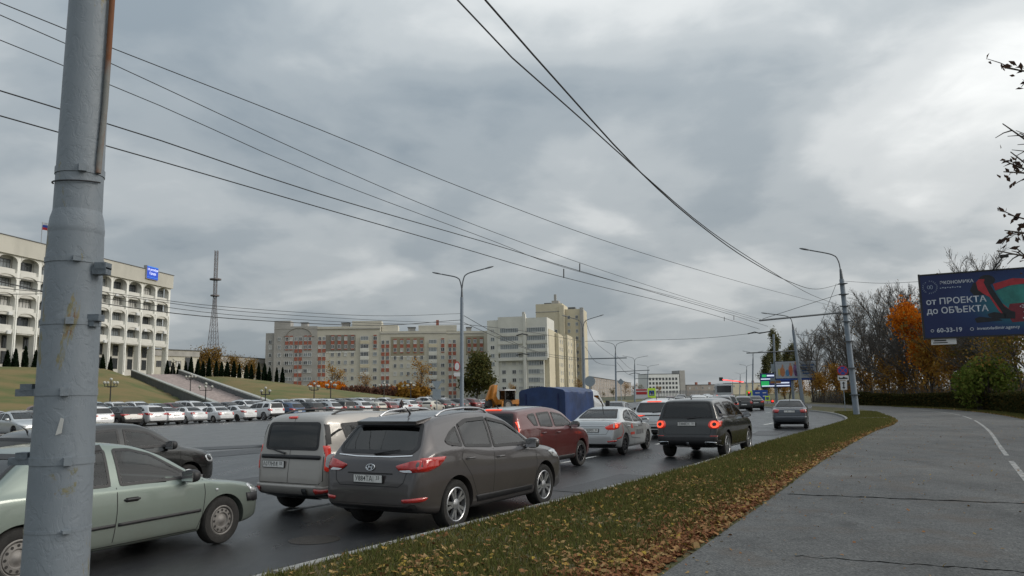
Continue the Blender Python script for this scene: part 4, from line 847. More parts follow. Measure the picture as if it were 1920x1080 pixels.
PEEL = peeling(); BRKT = mat('bracket_paint', (.13, .155, .18), .6, var=.2, scale=12, bump=.3); RUST = mat('rusty_conduit', (.20, .20, .19), .8, var=0, scale=6, col2=(.17, .065, .025), mask=(.42, .55), stretch=(1, 1, .4), bump=.3)
PD = 3.3; pc = at(137, 540, PD); pz = lambda y: at(137, y, PD).z
np_ = thing('lamp_pole', 'big grey painted pole with steel bands in the left foreground', 'pole', (pc.x, PD, VZ)); z_ = lambda y: pz(y) - VZ
MB().lathe([(0.1295, -.4), (0.1240, z_(1080)), (0.1184, z_(860)), (0.1129, z_(600)), (0.1105, z_(470)), (0.1082, z_(440))], 48, cap=False).build('lower_shaft', PEEL, np_, True)
MB().lathe([(0.1084, z_(441)), (0.1096, z_(436)), (0.1096, z_(430)), (0.1078, z_(426)), (0.1045, z_(412)), (0.0980, z_(402)), (0.0962, z_(398))], 48, cap=False).build('collar', PEEL, np_, True)
MB().lathe([(0.0960, z_(404)), (0.0944, z_(330)), (0.0907, z_(150)), (0.0869, z_(0)), (0.0786, z_(-700)), (0.0648, 9.5)], 48).build('upper_shaft', PEEL, np_, True)
for y, rr, hh in ((325, .098, .030), (492, .1143, .022), (606, .1157, .026), (735, .1184, .030), (862, .1217, .030), (990, .1235, .012)):
    b_ = MB().lathe([(rr - .004, z_(y) - hh / 2), (rr, z_(y) - hh / 2), (rr, z_(y) + hh / 2), (rr - .004, z_(y) + hh / 2)], 48, cap=False).build('band', PEEL, np_, True)
    a = rng.uniform(-1.3, -.8); MB().box((rr * math.cos(a) * 1.03, rr * math.sin(a) * 1.03, z_(y)), (.03, .03, hh * 1.1), Euler((0, 0, a)).to_matrix()).build('buckle', PEEL, b_)
def bracket(y, sgn, ln, stub):
    z = z_(y); o = MB().box((sgn * (.105 + ln / 2), -.03, z), (ln, .045, .030)).build('bracket', BRKT, np_); MB().box((sgn * (.11 + ln - stub), -.03, z + .022), (.05, .05, .028)).build('bracket_lug', BRKT, o)
bracket(512, 1, .06, .03); bracket(735, -1, .08, .05); bracket(862, -1, .09, .06); bracket(608, 1, .022, .01)
MB().tube([(.098, -.035, z_(330)), (.104, -.02, z_(200)), (.104, -.01, z_(-60)), (.094, 0, z_(-300))], .012, 10).build('conduit', RUST, np_, True)
MB().tube([(.104 * math.cos(t), -.104 * abs(math.sin(t)) - .0, z_(345) - .012 * math.sin(t)) for t in np.linspace(.2, 2.9, 14)], .0035, 6).build('wire_tie', CABLE, np_, True)
MB().prism([(-.012, -.03), (.010, -.022), (.016, .035), (.004, .04)], (.045, -.1155, z_(800)), (1, .12, 0), (0, 0, 1), .002).build('paper_scrap', mat('paper', (.6, .6, .58), .8), np_)
# street lamps
LAMPH = mat('lamp_head', (.20, .21, .22), .5, .3, var=.1)
def lamp_post(label, base, top, arms, r0=.17, group=None, signs=None, name='lamp_post'):
    base = Vector(base); top = Vector(top); t = thing(name, label, 'lamp post', base, 0, group); q = top - base
    MB().lathe([(r0, -.3), (r0 * .97, .05), (r0 * .78, q.length * .86), (r0 * .74, q.length * .93)], 14, q.to_track_quat('Z', 'Y').to_matrix().to_4x4()).build('shaft', POLE_M, t, True)
    MB().tube([q * .92, q * 1.0], [r0 * .62, r0 * .36], 10).build('neck', POLE_D, t, True)
    for dx, dy, dz in arms:
        e = Vector((dx, dy, dz)); h = Vector((dx, dy, 0)).normalized(); pts = [q * .985, q + Vector((0, 0, dz * .45)) + h * .12, q + Vector((0, 0, dz * .75)) + h * (.25 * e.to_2d().length), q + e]
        pts = [Vector(p) for p in cr_spline(pts, .15)]
        ao = MB().tube(pts, .045, 8).build('lamp_arm', POLE_D, t, True); d = (pts[-1] - pts[-3]).normalized(); c = q + e + d * .35
        mb = MB(); M = frame((0, 0, 0), d, Vector((0, 0, 1)).cross(d)); mb.lathe([(.03, -.42), (.10, -.25), (.13, .0), (.11, .25), (.03, .38)], 10, Matrix.Translation(c) @ M @ Matrix.Rotation(math.pi / 2, 4, 'Y') @ Matrix.Diagonal((.5, 1, 1, 1))); mb.build('lamp_head', LAMPH, ao, True)
    return t
def lp_px(label, xb, xt, yt, Y, arms_px, r0=.17, group='street lamp posts', zb=0.0):
    T = at(xt, yt, Y); b = at(xb, 800, Y); arms = [tuple(at(ax, ay, Y) - T) for ax, ay in arms_px]; return lamp_post(label, (b.x if xb else T.x, Y, zb), T, arms, r0, group)
BRK = mat('bracket_steel', (.10, .11, .12), .6, .3)
rp = lp_px('leaning single lamp pole on the verge beside the road sign', 1608, 1576, 505, 53.3, [(1518, 469)], .21, zb=VZ)
MB().tube([at(1578, 586, 53.2) - rp.location, at(1424, 601, 52) - rp.location], .06, 8).build('cantilever', BRK, rp, True); MB().tube([at(1576, 551, 53.2) - rp.location, at(1430, 598, 52) - rp.location], .018, 6).build('stay', CABLE, rp, True)
for y in (532, 552, 574, 588, 603, 640, 690, 740): w = at(1577 + (y - 505) * .108, y, 53.2) - rp.location; MB().box(w, (.5, .5, .05)).build('clamp', BRK, rp)
r2 = lp_px('second single lamp pole behind the dark blue saloon', 1509, 1486, 608, 81.4, [(1440, 588)], .2, zb=VZ)
MB().tube([at(1490, 658, 81.3) - r2.location, at(1400, 662, 80) - r2.location], .06, 8).build('cantilever', BRK, r2, True)
lp2 = lp_px('tall double lamp post in the middle, nearest of the left row', 866, 866, 540, 57, [(828, 514), (908, 504)], .16); lp3 = lp_px('double lamp post against the right edge of the apartment tower', 1097, 1093, 622, 97, [(1064, 594), (1122, 593)], .2)
lp4 = lp_px('double lamp post left of the green sign, third of the left row', 1157, 1154, 657, 145, [(1128, 640), (1178, 639)], .2); lp5 = lp_px('double lamp post, fourth of the left row', 1192, 1190, 680, 200, [(1172, 668), (1210, 668)], .2); lp6 = lp_px('double lamp post, fifth and farthest of the left row', 1216, 1215, 692, 253, [(1198, 684), (1232, 684)], .2)
for px_, py_, Y, lab in ((1412, 668, 175, 'far lamp post right of the avenue, nearest the poplars'), (1400, 690, 250, 'far lamp post right of the avenue, second in its row'), (1388, 704, 330, 'far lamp post right of the avenue, third in its row'), (1374, 714, 430, 'far lamp post right of the avenue, farthest')): lp_px(lab, px_ + 2, px_, py_, Y, [(px_ - 14 * 175 / Y, py_ - 9 * 175 / Y), (px_ + 14 * 175 / Y, py_ - 9 * 175 / Y)], .2, 'far street lamp posts')
for t_, (x0, y0), (x1, y1), Y in ((lp3, (1096, 673), (1175, 671), 97), (lp4, (1156, 697), (1218, 694), 145), (lp5, (1191, 710), (1242, 709), 200)): MB().tube([at(x0, y0, Y) - t_.location, at(x1, y1, Y * .98) - t_.location], .07, 6).build('cantilever', BRK, t_, True)
# round sign and plate on the double lamp post, seen edge on; triangle back
SIGN_W = mat('sign_white', (.62, .62, .62), .5, var=.06); SIGN_R = mat('sign_red', (.45, .03, .03), .5, var=.1); SIGN_B = mat('sign_blue', (.02, .07, .32), .5, var=.1); SIGN_G = mat('sign_back', (.26, .30, .33), .5, .3, var=.1); SIGN_K = mat('sign_black', (.02, .02, .02), .5, var=0); SIGN_Y = mat('sign_lime', (.45, .62, .05), .5, var=.1, emit=(.5, .8, .05), estr=.12); SIGN_GR = mat('sign_green', (.03, .25, .09), .5, var=.1)
def disc(r, n=28): return [(r * math.cos(2 * math.pi * k / n), r * math.sin(2 * math.pi * k / n)) for k in range(n)]
def plate_at(parent, name, P, poly, m, face=None, dz=0.0, th=.015, origin=None):
    n = Vector((-P.x, -P.y, 0)).normalized() if face is None else Vector((face[0], face[1], 0)).normalized(); U = Vector((0, 0, 1)).cross(n); O = P - (origin if origin is not None else parent.location) + n * dz
    return MB().prism(poly, O, U, (0, 0, 1), th).build(name, m, parent)
P = at(857, 687, 56.6); plate_at(lp2, 'round_sign', P, [(a * .62, b) for a, b in disc(.36)], SIGN_R); plate_at(lp2, 'round_sign_face', P, [(a * .62, b) for a, b in disc(.27)], SIGN_W, dz=.02); plate_at(lp2, 'plate_sign', at(857, 702, 56.6), [(-.22, -.14), (.22, -.14), (.22, .14), (-.22, .14)], SIGN_W)
ts = thing('give_way_sign', 'grey back of a triangular sign and panel on a post by the car park', 'sign', (at(819, 770, 62).x, 62, 0)); MB().tube([(0, .05, 0), (0, .05, 3.2)], .035, 8).build('post', SIGN_G, ts, True)
plate_at(ts, 'triangle_panel', at(819, 722, 62), [(-.42, .32), (0, -.42), (.42, .32)], SIGN_G); plate_at(ts, 'square_panel', at(819, 738, 62), [(-.33, -.42), (.33, -.42), (.33, .36), (-.33, .36)], SIGN_G, dz=-.03)
# no-stopping sign on the verge
ns_ = thing('road_sign', 'no stopping sign with tow truck and arrow plates on a thin post', 'sign', (at(1585, 764, 66).x, 66, VZ)); zt = at(1580, 686, 66).z; MB().tube([(0, .06, -.2), (0, .06, zt + .1)], .035, 8).build('post', SIGN_G, ns_, True)
P = at(1580, 695, 66); plate_at(ns_, 'round_sign', P, disc(.43), SIGN_R); plate_at(ns_, 'round_sign_face', P, disc(.345), SIGN_B, dz=.016)
for a in (.785, -.785):
    c, s = math.cos(a), math.sin(a); plate_at(ns_, 'cross_bar', P, [(-.34 * c + .035 * s, -.34 * s - .035 * c), (.34 * c + .035 * s, .34 * s - .035 * c), (.34 * c - .035 * s, .34 * s + .035 * c), (-.34 * c - .035 * s, -.34 * s + .035 * c)], SIGN_R, dz=.03 if a > 0 else .034, th=.004)
P = at(1581, 708.5, 66); plate_at(ns_, 'tow_truck_plate', P, [(-.43, -.2), (.43, -.2), (.43, .2), (-.43, .2)], SIGN_W); plate_at(ns_, 'tow_truck_mark', P, [(-.34, -.1), (.34, -.1), (.34, .0), (.16, .02), (.05, .12), (-.05, .02), (-.2, .0), (-.34, .1)], SIGN_K, dz=.018, th=.003)
P = at(1582, 722.5, 66); plate_at(ns_, 'arrow_plate', P, [(-.25, -.38), (.25, -.38), (.25, .38), (-.25, .38)], SIGN_W); plate_at(ns_, 'arrow_mark', P, [(0, -.32), (.13, -.15), (.045, -.15), (.045, .15), (.13, .15), (0, .32), (-.13, .15), (-.045, .15), (-.045, -.15), (-.13, -.15)], SIGN_K, dz=.018, th=.003)
# far junction: signs, lights, gantry
def far_sign(name, label, cat, x, y, Y, parts, post=True):
    b = at(x, y, Y); t = thing(name, label, cat, (b.x, Y, 0)); 
    if post: MB().tube([(0, .08, 0), (0, .08, b.z)], .06, 6).build('post', SIGN_G, t, True)
    for nm, poly, m, dz in parts: plate_at(t, nm, b, poly, m, dz=dz, th=.03)
    return t
def rect(w, h, cx=0, cz=0): return [(cx - w / 2, cz - h / 2), (cx + w / 2, cz - h / 2), (cx + w / 2, cz + h / 2), (cx - w / 2, cz + h / 2)]
WALK = [(-.1, -.3), (.02, -.3), (.08, -.05), (.2, -.3), (.3, -.3), (.15, .1), (.05, .3), (-.1, .3), (-.15, 0)]
XING = [('border', rect(1.5, 1.9), SIGN_Y, 0), ('panel', rect(1.0, 1.0), SIGN_B, .04), ('triangle', [(-.42, -.38), (.42, -.38), (0, .4)], SIGN_W, .08), ('walker_mark', WALK, SIGN_K, .12)]
far_sign('crossing_sign', 'lime bordered pedestrian crossing sign on the left of the avenue', 'sign', 1222, 737, 150, XING); far_sign('crossing_sign', 'lime bordered pedestrian crossing sign beside the blue direction board', 'sign', 1405, 739, 150, [(a, [(u * .7, v * .7) for u, v in b], c, d) for a, b, c, d in XING]); far_sign('crossing_sign', 'small green crossing sign right of the black saloon with lit brake lamps', 'sign', 1439, 747, 120, [(a, [(u * .45, v * .4) for u, v in b], c, d) for a, b, c, d in XING])
far_sign('direction_board', 'blue direction board above the black saloon', 'sign', 1426, 741, 165, [('panel', rect(3.0, 2.2), SIGN_B, 0), ('line_mark', rect(.9, .2, -.6, .5), SIGN_W, .04), ('line_mark', rect(.7, .2, .8, .5), SIGN_W, .04), ('line_mark', rect(.9, .2, -.6, -.2), SIGN_W, .04), ('line_mark', rect(.7, .2, .8, -.2), SIGN_W, .04)])
far_sign('hoarding', 'red, white and yellow hoarding beside the lime crossing sign', 'board', 1205, 738, 160, [('panel', rect(3.0, 2.0), SIGN_W, 0), ('red_band', rect(2.2, .55, -.2, .1), SIGN_R, .04), ('red_band', rect(2.2, .3, -.2, .75), SIGN_R, .04), ('yellow_band', rect(.7, 1.9, 1.5, 0), mat('sign_yellow', (.6, .42, .04), .5), .05)])
far_sign('priority_sign', 'back of a diamond shaped sign on the third lamp post', 'sign', 1164, 716, 140, [('panel', [(-.62, 0), (0, -.62), (.62, 0), (0, .62)], SIGN_G, 0)])
far_sign('road_signs', 'backs of a round sign and plates beside the second lamp post', 'sign', 1106, 715, 92, [('round_panel', disc(.62), SIGN_G, 0), ('plate_panel', rect(1.0, .6, -.1, -1.3), SIGN_G, 0), ('plate_panel', rect(1.0, .6, -.1, -2.1), SIGN_G, 0)])
TLR = mat('signal_red', (.5, .02, .02), .3, var=0, emit=(1, .03, .02), estr=2.0)
for x, y, Y, lab in ((1222, 749, 140, 'red traffic light left of the avenue, lower one'), (1233, 748, 150, 'red traffic light left of the avenue beside the crossing sign'), (1404, 736, 150, 'red traffic light above the queue on the right'), (1448, 752, 120, 'red traffic light on the pole of the lit screen')):
    b = at(x, y, Y); t = thing('traffic_light', lab, 'traffic light', (b.x, Y, 0)); MB().tube([(0, .15, 0), (0, .15, b.z + .2)], .06, 6).build('post', SIGN_G, t, True); MB().box((0, 0, b.z - .35), (.36, .26, 1.0)).build('housing', SIGN_K, t)
    for k, m in enumerate((TLR, SIGN_K, SIGN_K)): MB().lathe([(.001, .02), (.15, .0)], 14, Matrix.Translation((0, -.135, b.z - k * .32)) @ Matrix.Rotation(math.pi / 2, 4, 'X')).build('lens', m, t)
ga = thing('lit_boom', 'red lit light boom reaching over the avenue', 'light boom', (at(1402, 745, 260).x, 260, 0)); b0 = at(1402, 716, 260) - ga.location; b1 = at(1354, 712, 258) - ga.location
MB().tube([(0, 0, 0), b0 + Vector((0, 0, -.8)), b0 + Vector((-1, 0, 0)), b1], [.16, .14, .12, .1], 8).build('mast', SIGN_G, ga, True); MB().tube([b0 + Vector((-1.5, -.2, .0)), b1 + Vector((0, -.2, 0))], .14, 6).build('light_strip', TLR, ga, True); MB().box(b1 + Vector((-.4, -.1, .2)), (1.2, .3, 1.2)).build('signal_box', SIGN_K, ga)
# poster board, lit screen
def board(name, label, cat, xl, xr, yt, yb, Y, depth=.35):
    c = at((xl + xr) / 2, (yt + yb) / 2, Y); w = (xr - xl) / F_PX * Y * 1.05; h = (yb - yt) / F_PX * Y * 1.03; n = Vector((-c.x, -c.y, 0)).normalized(); rz = math.atan2(n.y, n.x) + math.pi / 2
    t = thing(name, label, cat, (c.x, c.y, 0), rz); MB().box((0, depth / 2, c.z), (w, depth, h)).build('cabinet', SIGN_K, t); return t, w, h, c.z
t, w, h, z = board('poster_board', 'street poster board with slatted picture of three people behind the second pole', 'billboard', 1457, 1527, 677, 712, 118)
SLW = mat('poster_slat', (.40, .43, .47), .6, var=.15, scale=1.5); slm = MB().box((0, 0, 0), (w / 34 * .86, .05, h * .86)).mesh('slat', SLW)
for k in range(34): inst('slat', slm, t, (-w * .485 + (k + .5) * w * .97 / 34, -.03, z + h * .04))
for x0, zz, ww, hh, c in ((-.32, -.1, .12, .5, (.45, .18, .08)), (-.2, -.2, .1, .35, (.08, .22, .4)), (-.12, 0, .1, .6, (.5, .14, .06)), (.0, .06, .11, .7, (.25, .12, .28)), (.02, -.25, .1, .3, (.10, .09, .12)), (-.40, -.12, .06, .4, (.5, .42, .15))): MB().prism([(a * ww * w * .5, b * hh * h * .5) for a, b in disc(1.0, 14)], (x0 * w, -.06, z + zz * h * .6), (1, 0, 0), (0, 0, 1), .004).build('poster_figure', mat('poster_%d' % int(x0 * 100 + 50), c, .6), t)
for x0, zz, c in ((-.31, .30, (.4, .22, .14)), (-.12, .38, (.45, .25, .16)), (.0, .46, (.42, .24, .16))): MB().prism([(a * w * .022, b * h * .09) for a, b in disc(1.0, 12)], (x0 * w, -.064, z + zz * h * .8), (1, 0, 0), (0, 0, 1), .004).build('poster_face', mat('poster_skin', c, .6), t)
for k in range(4): MB().box((.29 * w, -.062, z + h * (.26 - k * .14)), (w * (.30 - .04 * (k % 2)), .01, h * .07)).build('poster_lettering', mat('poster_ink', (.05, .13, .30), .6), t)
MB().box((0, -.03, z - h * .45), (w * .97, .1, h * .08)).build('lower_rail', SIGN_B, t); MB().tube([(-w * .1, .4, 0), (-w * .1, .4, z)], .22, 10).build('post', POLE_M, t, True)
t, w, h, z = board('lit_screen', 'lit green and white advertising screen below the poplars', 'screen', 1428, 1480, 700, 726, 122); SCR_N = mat('screen_navy', (.01, .015, .05), .3, var=0, emit=(.01, .02, .10), estr=.5); MB().box((0, -.02, z), (w * .97, .04, h * .94)).build('screen', SCR_N, t)
for x0, zz, ww, hh, m in ((-.36, .32, .14, .18, SCR_G), (-.14, .33, .26, .10, SCR_W), (-.25, .1, .44, .07, SCR_W), (-.34, -.22, .26, .34, SCR_G), (.22, -.18, .44, .09, SCR_W), (0, -.38, .9, .08, SCR_W), (.3, .1, .14, .2, SCR_C)): MB().box((x0 * w, -.05, z + zz * h), (ww * w, .02, hh * h)).build('screen_block', m, t)
MB().tube([(.0, .35, 0), (.0, .35, z + 1)], .24, 10).build('post', POLE_M, t, True); MB().box((0, -.3, z + .1), (w * .34, .06, h * .28)).build('sign_plate', SIGN_G, t); MB().box((0, -.3, z - h * .14), (w * .34, .06, h * .14)).build('sign_stripe', mat('sign_orange', (.45, .2, .06), .6), t); MB().tube([(-.05, -.2, z - 1), (.15, -.2, z + h * 3.2)], .16, 8).build('tall_pole', POLE_M, t, True); MB().box((.0, -.4, z + h * .85), (w * .24, .08, h * .55)).build('junction_box', SIGN_G, t)
# --- big billboard on the right
BLp = at(1733.3, 635, 37.0); TLp = at(1724, 516.7, 37.0); hB = TLp.z - BLp.z; wB_ = hB * 2; rd = Vector((.90, -.44, 0)).normalized()
bb_ = thing('billboard', 'large blue billboard with white lettering and a red robot arm', 'billboard', (BLp.x, BLp.y, 0), math.atan2(rd.y, rd.x)); z0 = BLp.z
def bill_mat():
    m = bpy.data.materials.new('billboard_print'); m.use_nodes = True; nt = m.node_tree; N = nt.nodes.new; L = nt.links.new; b = nt.nodes['Principled BSDF']; tc = N('ShaderNodeTexCoord'); sp = N('ShaderNodeSeparateXYZ'); L(tc.outputs['Generated'], sp.inputs[0])
    r = N('ShaderNodeValToRGB'); e = r.color_ramp.elements; e[0].position = .0; e[0].color = (.008, .018, .085, 1); e[1].position = 1; e[1].color = (.02, .20, .20, 1); q = e.new(.42); q.color = (.012, .035, .12, 1)
    v = N('ShaderNodeVectorMath'); v.operation = 'DISTANCE'; cb = N('ShaderNodeCombineXYZ'); L(sp.outputs[0], cb.inputs[0]); L(sp.outputs[2], cb.inputs[2]); L(cb.outputs[0], v.inputs[0]); v.inputs[1].default_value = (.72, 0, .48)
    mr = N('ShaderNodeMapRange'); L(v.outputs['Value'], mr.inputs[0]); mr.inputs[1].default_value = .62; mr.inputs[2].default_value = .1; L(mr.outputs[0], r.inputs[0]); L(r.outputs[0], b.inputs['Base Color']); b.inputs['Roughness'].default_value = .45; return m
MB().box((wB_ / 2, 0, z0 + hB / 2), (wB_, .06, hB)).build('print', bill_mat(), bb_)
for x in (0, wB_): MB().box((x, .09, z0 + hB / 2), (.08, .28, hB + .1)).build('frame', SIGN_K, bb_)
for z in (z0, z0 + hB): MB().box((wB_ / 2, .09, z), (wB_ - .09, .28, .06)).build('frame', SIGN_K, bb_)
MB().box((wB_ / 2, .2, z0 + hB / 2), (wB_ - .1, .2, hB - .1)).build('backing', SIGN_G, bb_); MB().tube([(wB_ * .93, .35, 0), (wB_ * .93, .35, z0 + hB * .9)], .2, 14).build('post', POLE_M, bb_, True)
BT = mat('bill_white', (.50, .53, .58), .5, var=.05); BTD = mat('bill_soft', (.30, .36, .46), .5, var=.05)
def btxt(s, x, z, size, m=BT, bold=.0, al='LEFT', sx=1.0): return text_mesh('lettering', s, size, m, frame((x * wB_, -.036, z0 + z * hB), (1, 0, 0), (0, 0, 1)), bb_, bold=bold, align=al, sx=sx)
fx = lambda px: (px - 150) / 1170 * .695   # billboard fraction from the measured picture
btxt('ЭКОНОМИКА', fx(385), .855, .21, BT, .003); btxt('от ПРОЕКТА', fx(205), .565, .40, BT, .006, sx=1.03); btxt('до ОБЪЕКТА', fx(205), .42, .40, BT, .006, sx=1.01)
btxt('60-33-19', fx(300), .115, .29, BT, .005); btxt('investvladimir.agency', fx(755), .118, .20, BT, .002, sx=1.0)
for s, x, z in (('• Зе', 1205, .435), ('• И', 1262, .345), ('• М', 1240, .255)): pass
mb = MB()
for k in range(9): mb.box((fx(390 + k * 28) * wB_, -.034, z0 + hB * (.775 + .006 * (k % 2))), (.06, .004, .035 + .012 * (k % 3)))
tag(mb.build('small_lettering', BTD, bb_), kind='stuff')
for px_, r_ in ((250, .058), (700, .065)): MB().tube([(fx(px_) * wB_ + r_ * math.cos(t), -.036, z0 + .115 * hB + r_ * math.sin(t)) for t in np.linspace(0, 6.283, 20)], .014, 5, False).build('icon_ring', BT, bb_)
ring = 'ВЛАДИМИРСКАЯ ОБЛАСТЬ '
for k, ch in enumerate(ring):
    a = math.pi / 2 - 2 * math.pi * k / len(ring); rr = .29
    if ch != ' ':
        c = Vector((fx(268) * wB_ + rr * math.cos(a), -.036, z0 + .80 * hB + rr * math.sin(a))); U = Vector((math.sin(a), 0, -math.cos(a))); Vv = Vector((math.cos(a), 0, math.sin(a))); text_mesh('emblem_letter', ch, .085, BTD, frame(c, U, Vv), bb_)
for s in (-1, 1): MB().tube([(fx(268) * wB_ + s * .06 + .05 * math.cos(t), -.036, z0 + .80 * hB + .09 * math.sin(t) * (1 if s > 0 else .9)) for t in np.linspace(0, 6.283, 14)], .012, 5, False).build('emblem_mark', BTD, bb_)
RB = mat('bill_red', (.36, .025, .035), .5, var=.25, scale=3); RBD = mat('bill_darkred', (.16, .018, .03), .5, var=.25, scale=3); RK = mat('bill_black', (.012, .014, .02), .5, var=.3); RT = mat('bill_teal', (.03, .19, .17), .5, var=.3, scale=2)
gx = lambda px: fx(px) * wB_; gz = lambda py: z0 + hB * (930 - (py + (px_s := 0))) / 712
def flat(poly, m, nm, d): MB().prism([(gx(a), hB * (905 - b + (a - 200) * -.045) / 700) for a, b in poly], (0, -.031, z0), (1, 0, 0), (0, 0, 1), d).build(nm, m, bb_)
flat([(1000, 400), (1200, 330), (1330, 330), (1330, 540), (1150, 540), (1090, 520)], RT, 'print_glow', .002); flat([(1140, 535), (1500, 510), (1500, 700), (1150, 730), (1100, 640)], RBD, 'print_panel', .003)
flat([(760, 310), (880, 270), (960, 260), (940, 430), (760, 440), (720, 390)], RK, 'print_motor', .004)
flat([(795, 300), (830, 265), (890, 265), (930, 380), (1010, 480), (1180, 640), (1190, 690), (1060, 660), (1010, 600), (930, 460), (860, 420), (810, 380)], RB, 'print_arm', .006); flat([(900, 260), (950, 330), (1080, 560), (1150, 610), (1190, 620), (1185, 690), (1080, 690), (1060, 640), (930, 420), (880, 300)], RK, 'print_arm_shade', .008)
flat([(980, 320), (1200, 262), (1320, 270), (1330, 320), (1150, 340), (1000, 390)], RB, 'print_forearm', .007); flat([(890, 640), (960, 620), (1090, 640), (1080, 690), (960, 690), (900, 670)], RK, 'print_base', .008); flat([(740, 690), (800, 670), (1000, 690), (1050, 710), (760, 735)], RK, 'print_foot', .005)
flat([(900 + 90 * math.cos(t) + 20, 275 + 55 * math.sin(t)) for t in np.linspace(0, 6.28, 16, endpoint=False)][::-1], RK, 'print_joint', .005)
btxt('•Зе', .648, .42, .22, BT, .002); btxt('•И', .668, .335, .22, BT, .002); btxt('•М', .66, .245, .22, BT, .002)
lo = MB().tube([(wB_ * .50, -.0, z0 + hB), (wB_ * .56, -.9, z0 + hB + .45)], .03, 6).build('floodlight_arm', SIGN_K, bb_); MB().box((wB_ * .565, -1.0, z0 + hB + .47), (.34, .22, .12)).build('floodlight', SIGN_K, lo)
wp = MB().box((gx(370), .05, z0 - .16), (1.05, .04, .30)).build('maker_plate', SIGN_W, bb_); MB().box((gx(330), .02, z0 - .12), (.5, .01, .05)).build('plate_mark', SIGN_K, wp); MB().box((gx(330), .02, z0 - .22), (.6, .01, .04)).build('plate_mark', SIGN_K, wp)
# --- three-globe lamps on the hill
GLOBE = mat('lamp_globe', (.38, .38, .34), .3, var=.08); gm = MB().tube([(0, 0, -.3), (0, 0, 4.2)], [.10, .06], 8).mesh('post', SIGN_K)
arm_me = MB().tube([(-.75, 0, 3.85), (-.72, 0, 3.55), (.72, 0, 3.55), (.75, 0, 3.85)], .05, 6).mesh('arm', SIGN_K); arm2 = MB().tube([(0, -.75, 3.85), (0, -.72, 3.5), (0, .72, 3.5), (0, .75, 3.85)], .05, 6).mesh('arm', SIGN_K)
bs = bmesh.new(); bmesh.ops.create_uvsphere(bs, u_segments=14, v_segments=8, radius=.18); gl_me = bpy.data.meshes.new('globe'); bs.to_mesh(gl_me); bs.free(); gl_me.materials.append(GLOBE); gl_me.polygons.foreach_set('use_smooth', [True] * len(gl_me.polygons))
gl = [((208, 758), 113, 720, 'on the grass right of the grey pole'), ((358, 732), 138, 700, 'on the left wall of the stairway'), ((386, 755), 118, 725, 'at the foot of the hill below the stairs'), ((465, 730), 165, 703, 'high on the grass right of the stairway'), ((498, 750), 128, 731, 'beside the bottom of the stairway'), ((589, 752), 150, 733, 'at the right end of the hill'), ((660, 752), 165, 738, 'in front of the purple bushes'), ((720, 752), 172, 741, 'before the gap in the bushes'), ((770, 753), 178, 744, 'in front of the yellow bushes'), ((620, 753), 158, 740, 'between the last two hill lamps'), ((325, 700), 188, 672, 'beside the thujas at the stair top')]
for (x, yb_), Y, yt, lab in gl:
    Y = min(np.arange(92, 232, 1.0), key=lambda q: abs(at(x, yt, q).z - 4.5 - hill_z(at(x, yt, q).x, q)) + .004 * abs(q - Y)); T = at(x, yt, Y); t = thing('globe_lamp', 'old style lamp with white globes ' + lab, 'street lamp', (T.x, Y, hill_z(T.x, Y) - .05), rng.uniform(0, 1.2), 'globe lamps around the hill')
    inst('post', gm, t); inst('arm', arm_me, t); inst('arm', arm2, t)
    for q in ((-.75, 0, 4.0), (.75, 0, 4.0), (0, 0, 4.4), (0, -.75, 4.0), (0, .75, 4.0)): inst('globe', gl_me, t, q)
# --- fence along the avenue
fn = thing('fence', 'grey metal fence along the far side of the avenue', 'fence', (0, 0, 0)); a, b = at(1232, 751, 170), at(1345, 748, 200); FEN = mat('fence_grey', (.17, .18, .19), .6, .3, var=.2); pm = MB().box((0, 0, 1.25), (.30, .06, 2.5)).mesh('fence_board', FEN)
ang = math.atan2(b.y - a.y, b.x - a.x); nb_ = 44
for k in range(nb_): p = a.lerp(b, k / nb_); inst('fence_board', pm, fn, (p.x, p.y, 0), (0, 0, ang))
for z in (.5, 2.1): MB().tube([(a.x, a.y + .08, z), (b.x, b.y + .08, z)], .05, 5).build('rail', FEN, fn)
# --- overhead wires
def wire_px(label, pts, Y0, Y1, r=.012, ext0=0, ext1=0, name='overhead_wire', group='overhead trolley wires'):
    x0, x1 = pts[0][0], pts[-1][0]; V = []
    for x, y in pts:
        u = (x - x0) / (x1 - x0); V.append(at(x, y, 1 / ((1 - u) / Y0 + u / Y1)))
    if ext0: V = [V[0] + (V[0] - V[1]).normalized() * ext0] + V
    V = cr_spline(V, 1.2); o = MB().tube(V, r, 6).build(name, CABLE, None, True); tag(o, label, 'wire', group); return o
w1 = wire_px('lower of the two thick trolley contact wires across the picture', [(-30, 207), (0, 217), (300, 302), (600, 389), (862, 464), (1057, 520), (1300, 580), (1424, 617)], 13.5, 60, .013, 6)
wire_px('upper of the two thick trolley contact wires across the picture', [(-30, 160), (0, 170), (300, 263), (600, 364), (930, 460), (1087, 508), (1360, 587), (1440, 612)], 13.0, 62, .013, 6)
wire_px('thin support wire just above the contact wires', [(-30, 62), (0, 75), (300, 198), (600, 330), (925, 452), (1060, 502), (1300, 566), (1424, 602)], 13.5, 58, .009, 6); wire_px('second thin support wire from the upper left corner', [(-30, 18), (0, 28), (215, 122), (600, 300), (860, 410), (1085, 492), (1300, 562), (1430, 600)], 13, 58, .009, 6)
wire_px('topmost thin wire running from the upper left corner to the leaning lamp pole', [(-30, -8), (0, 5), (215, 92), (600, 243), (900, 365), (1160, 460), (1400, 532), (1574, 577)], 12, 53.2, .009, 6)
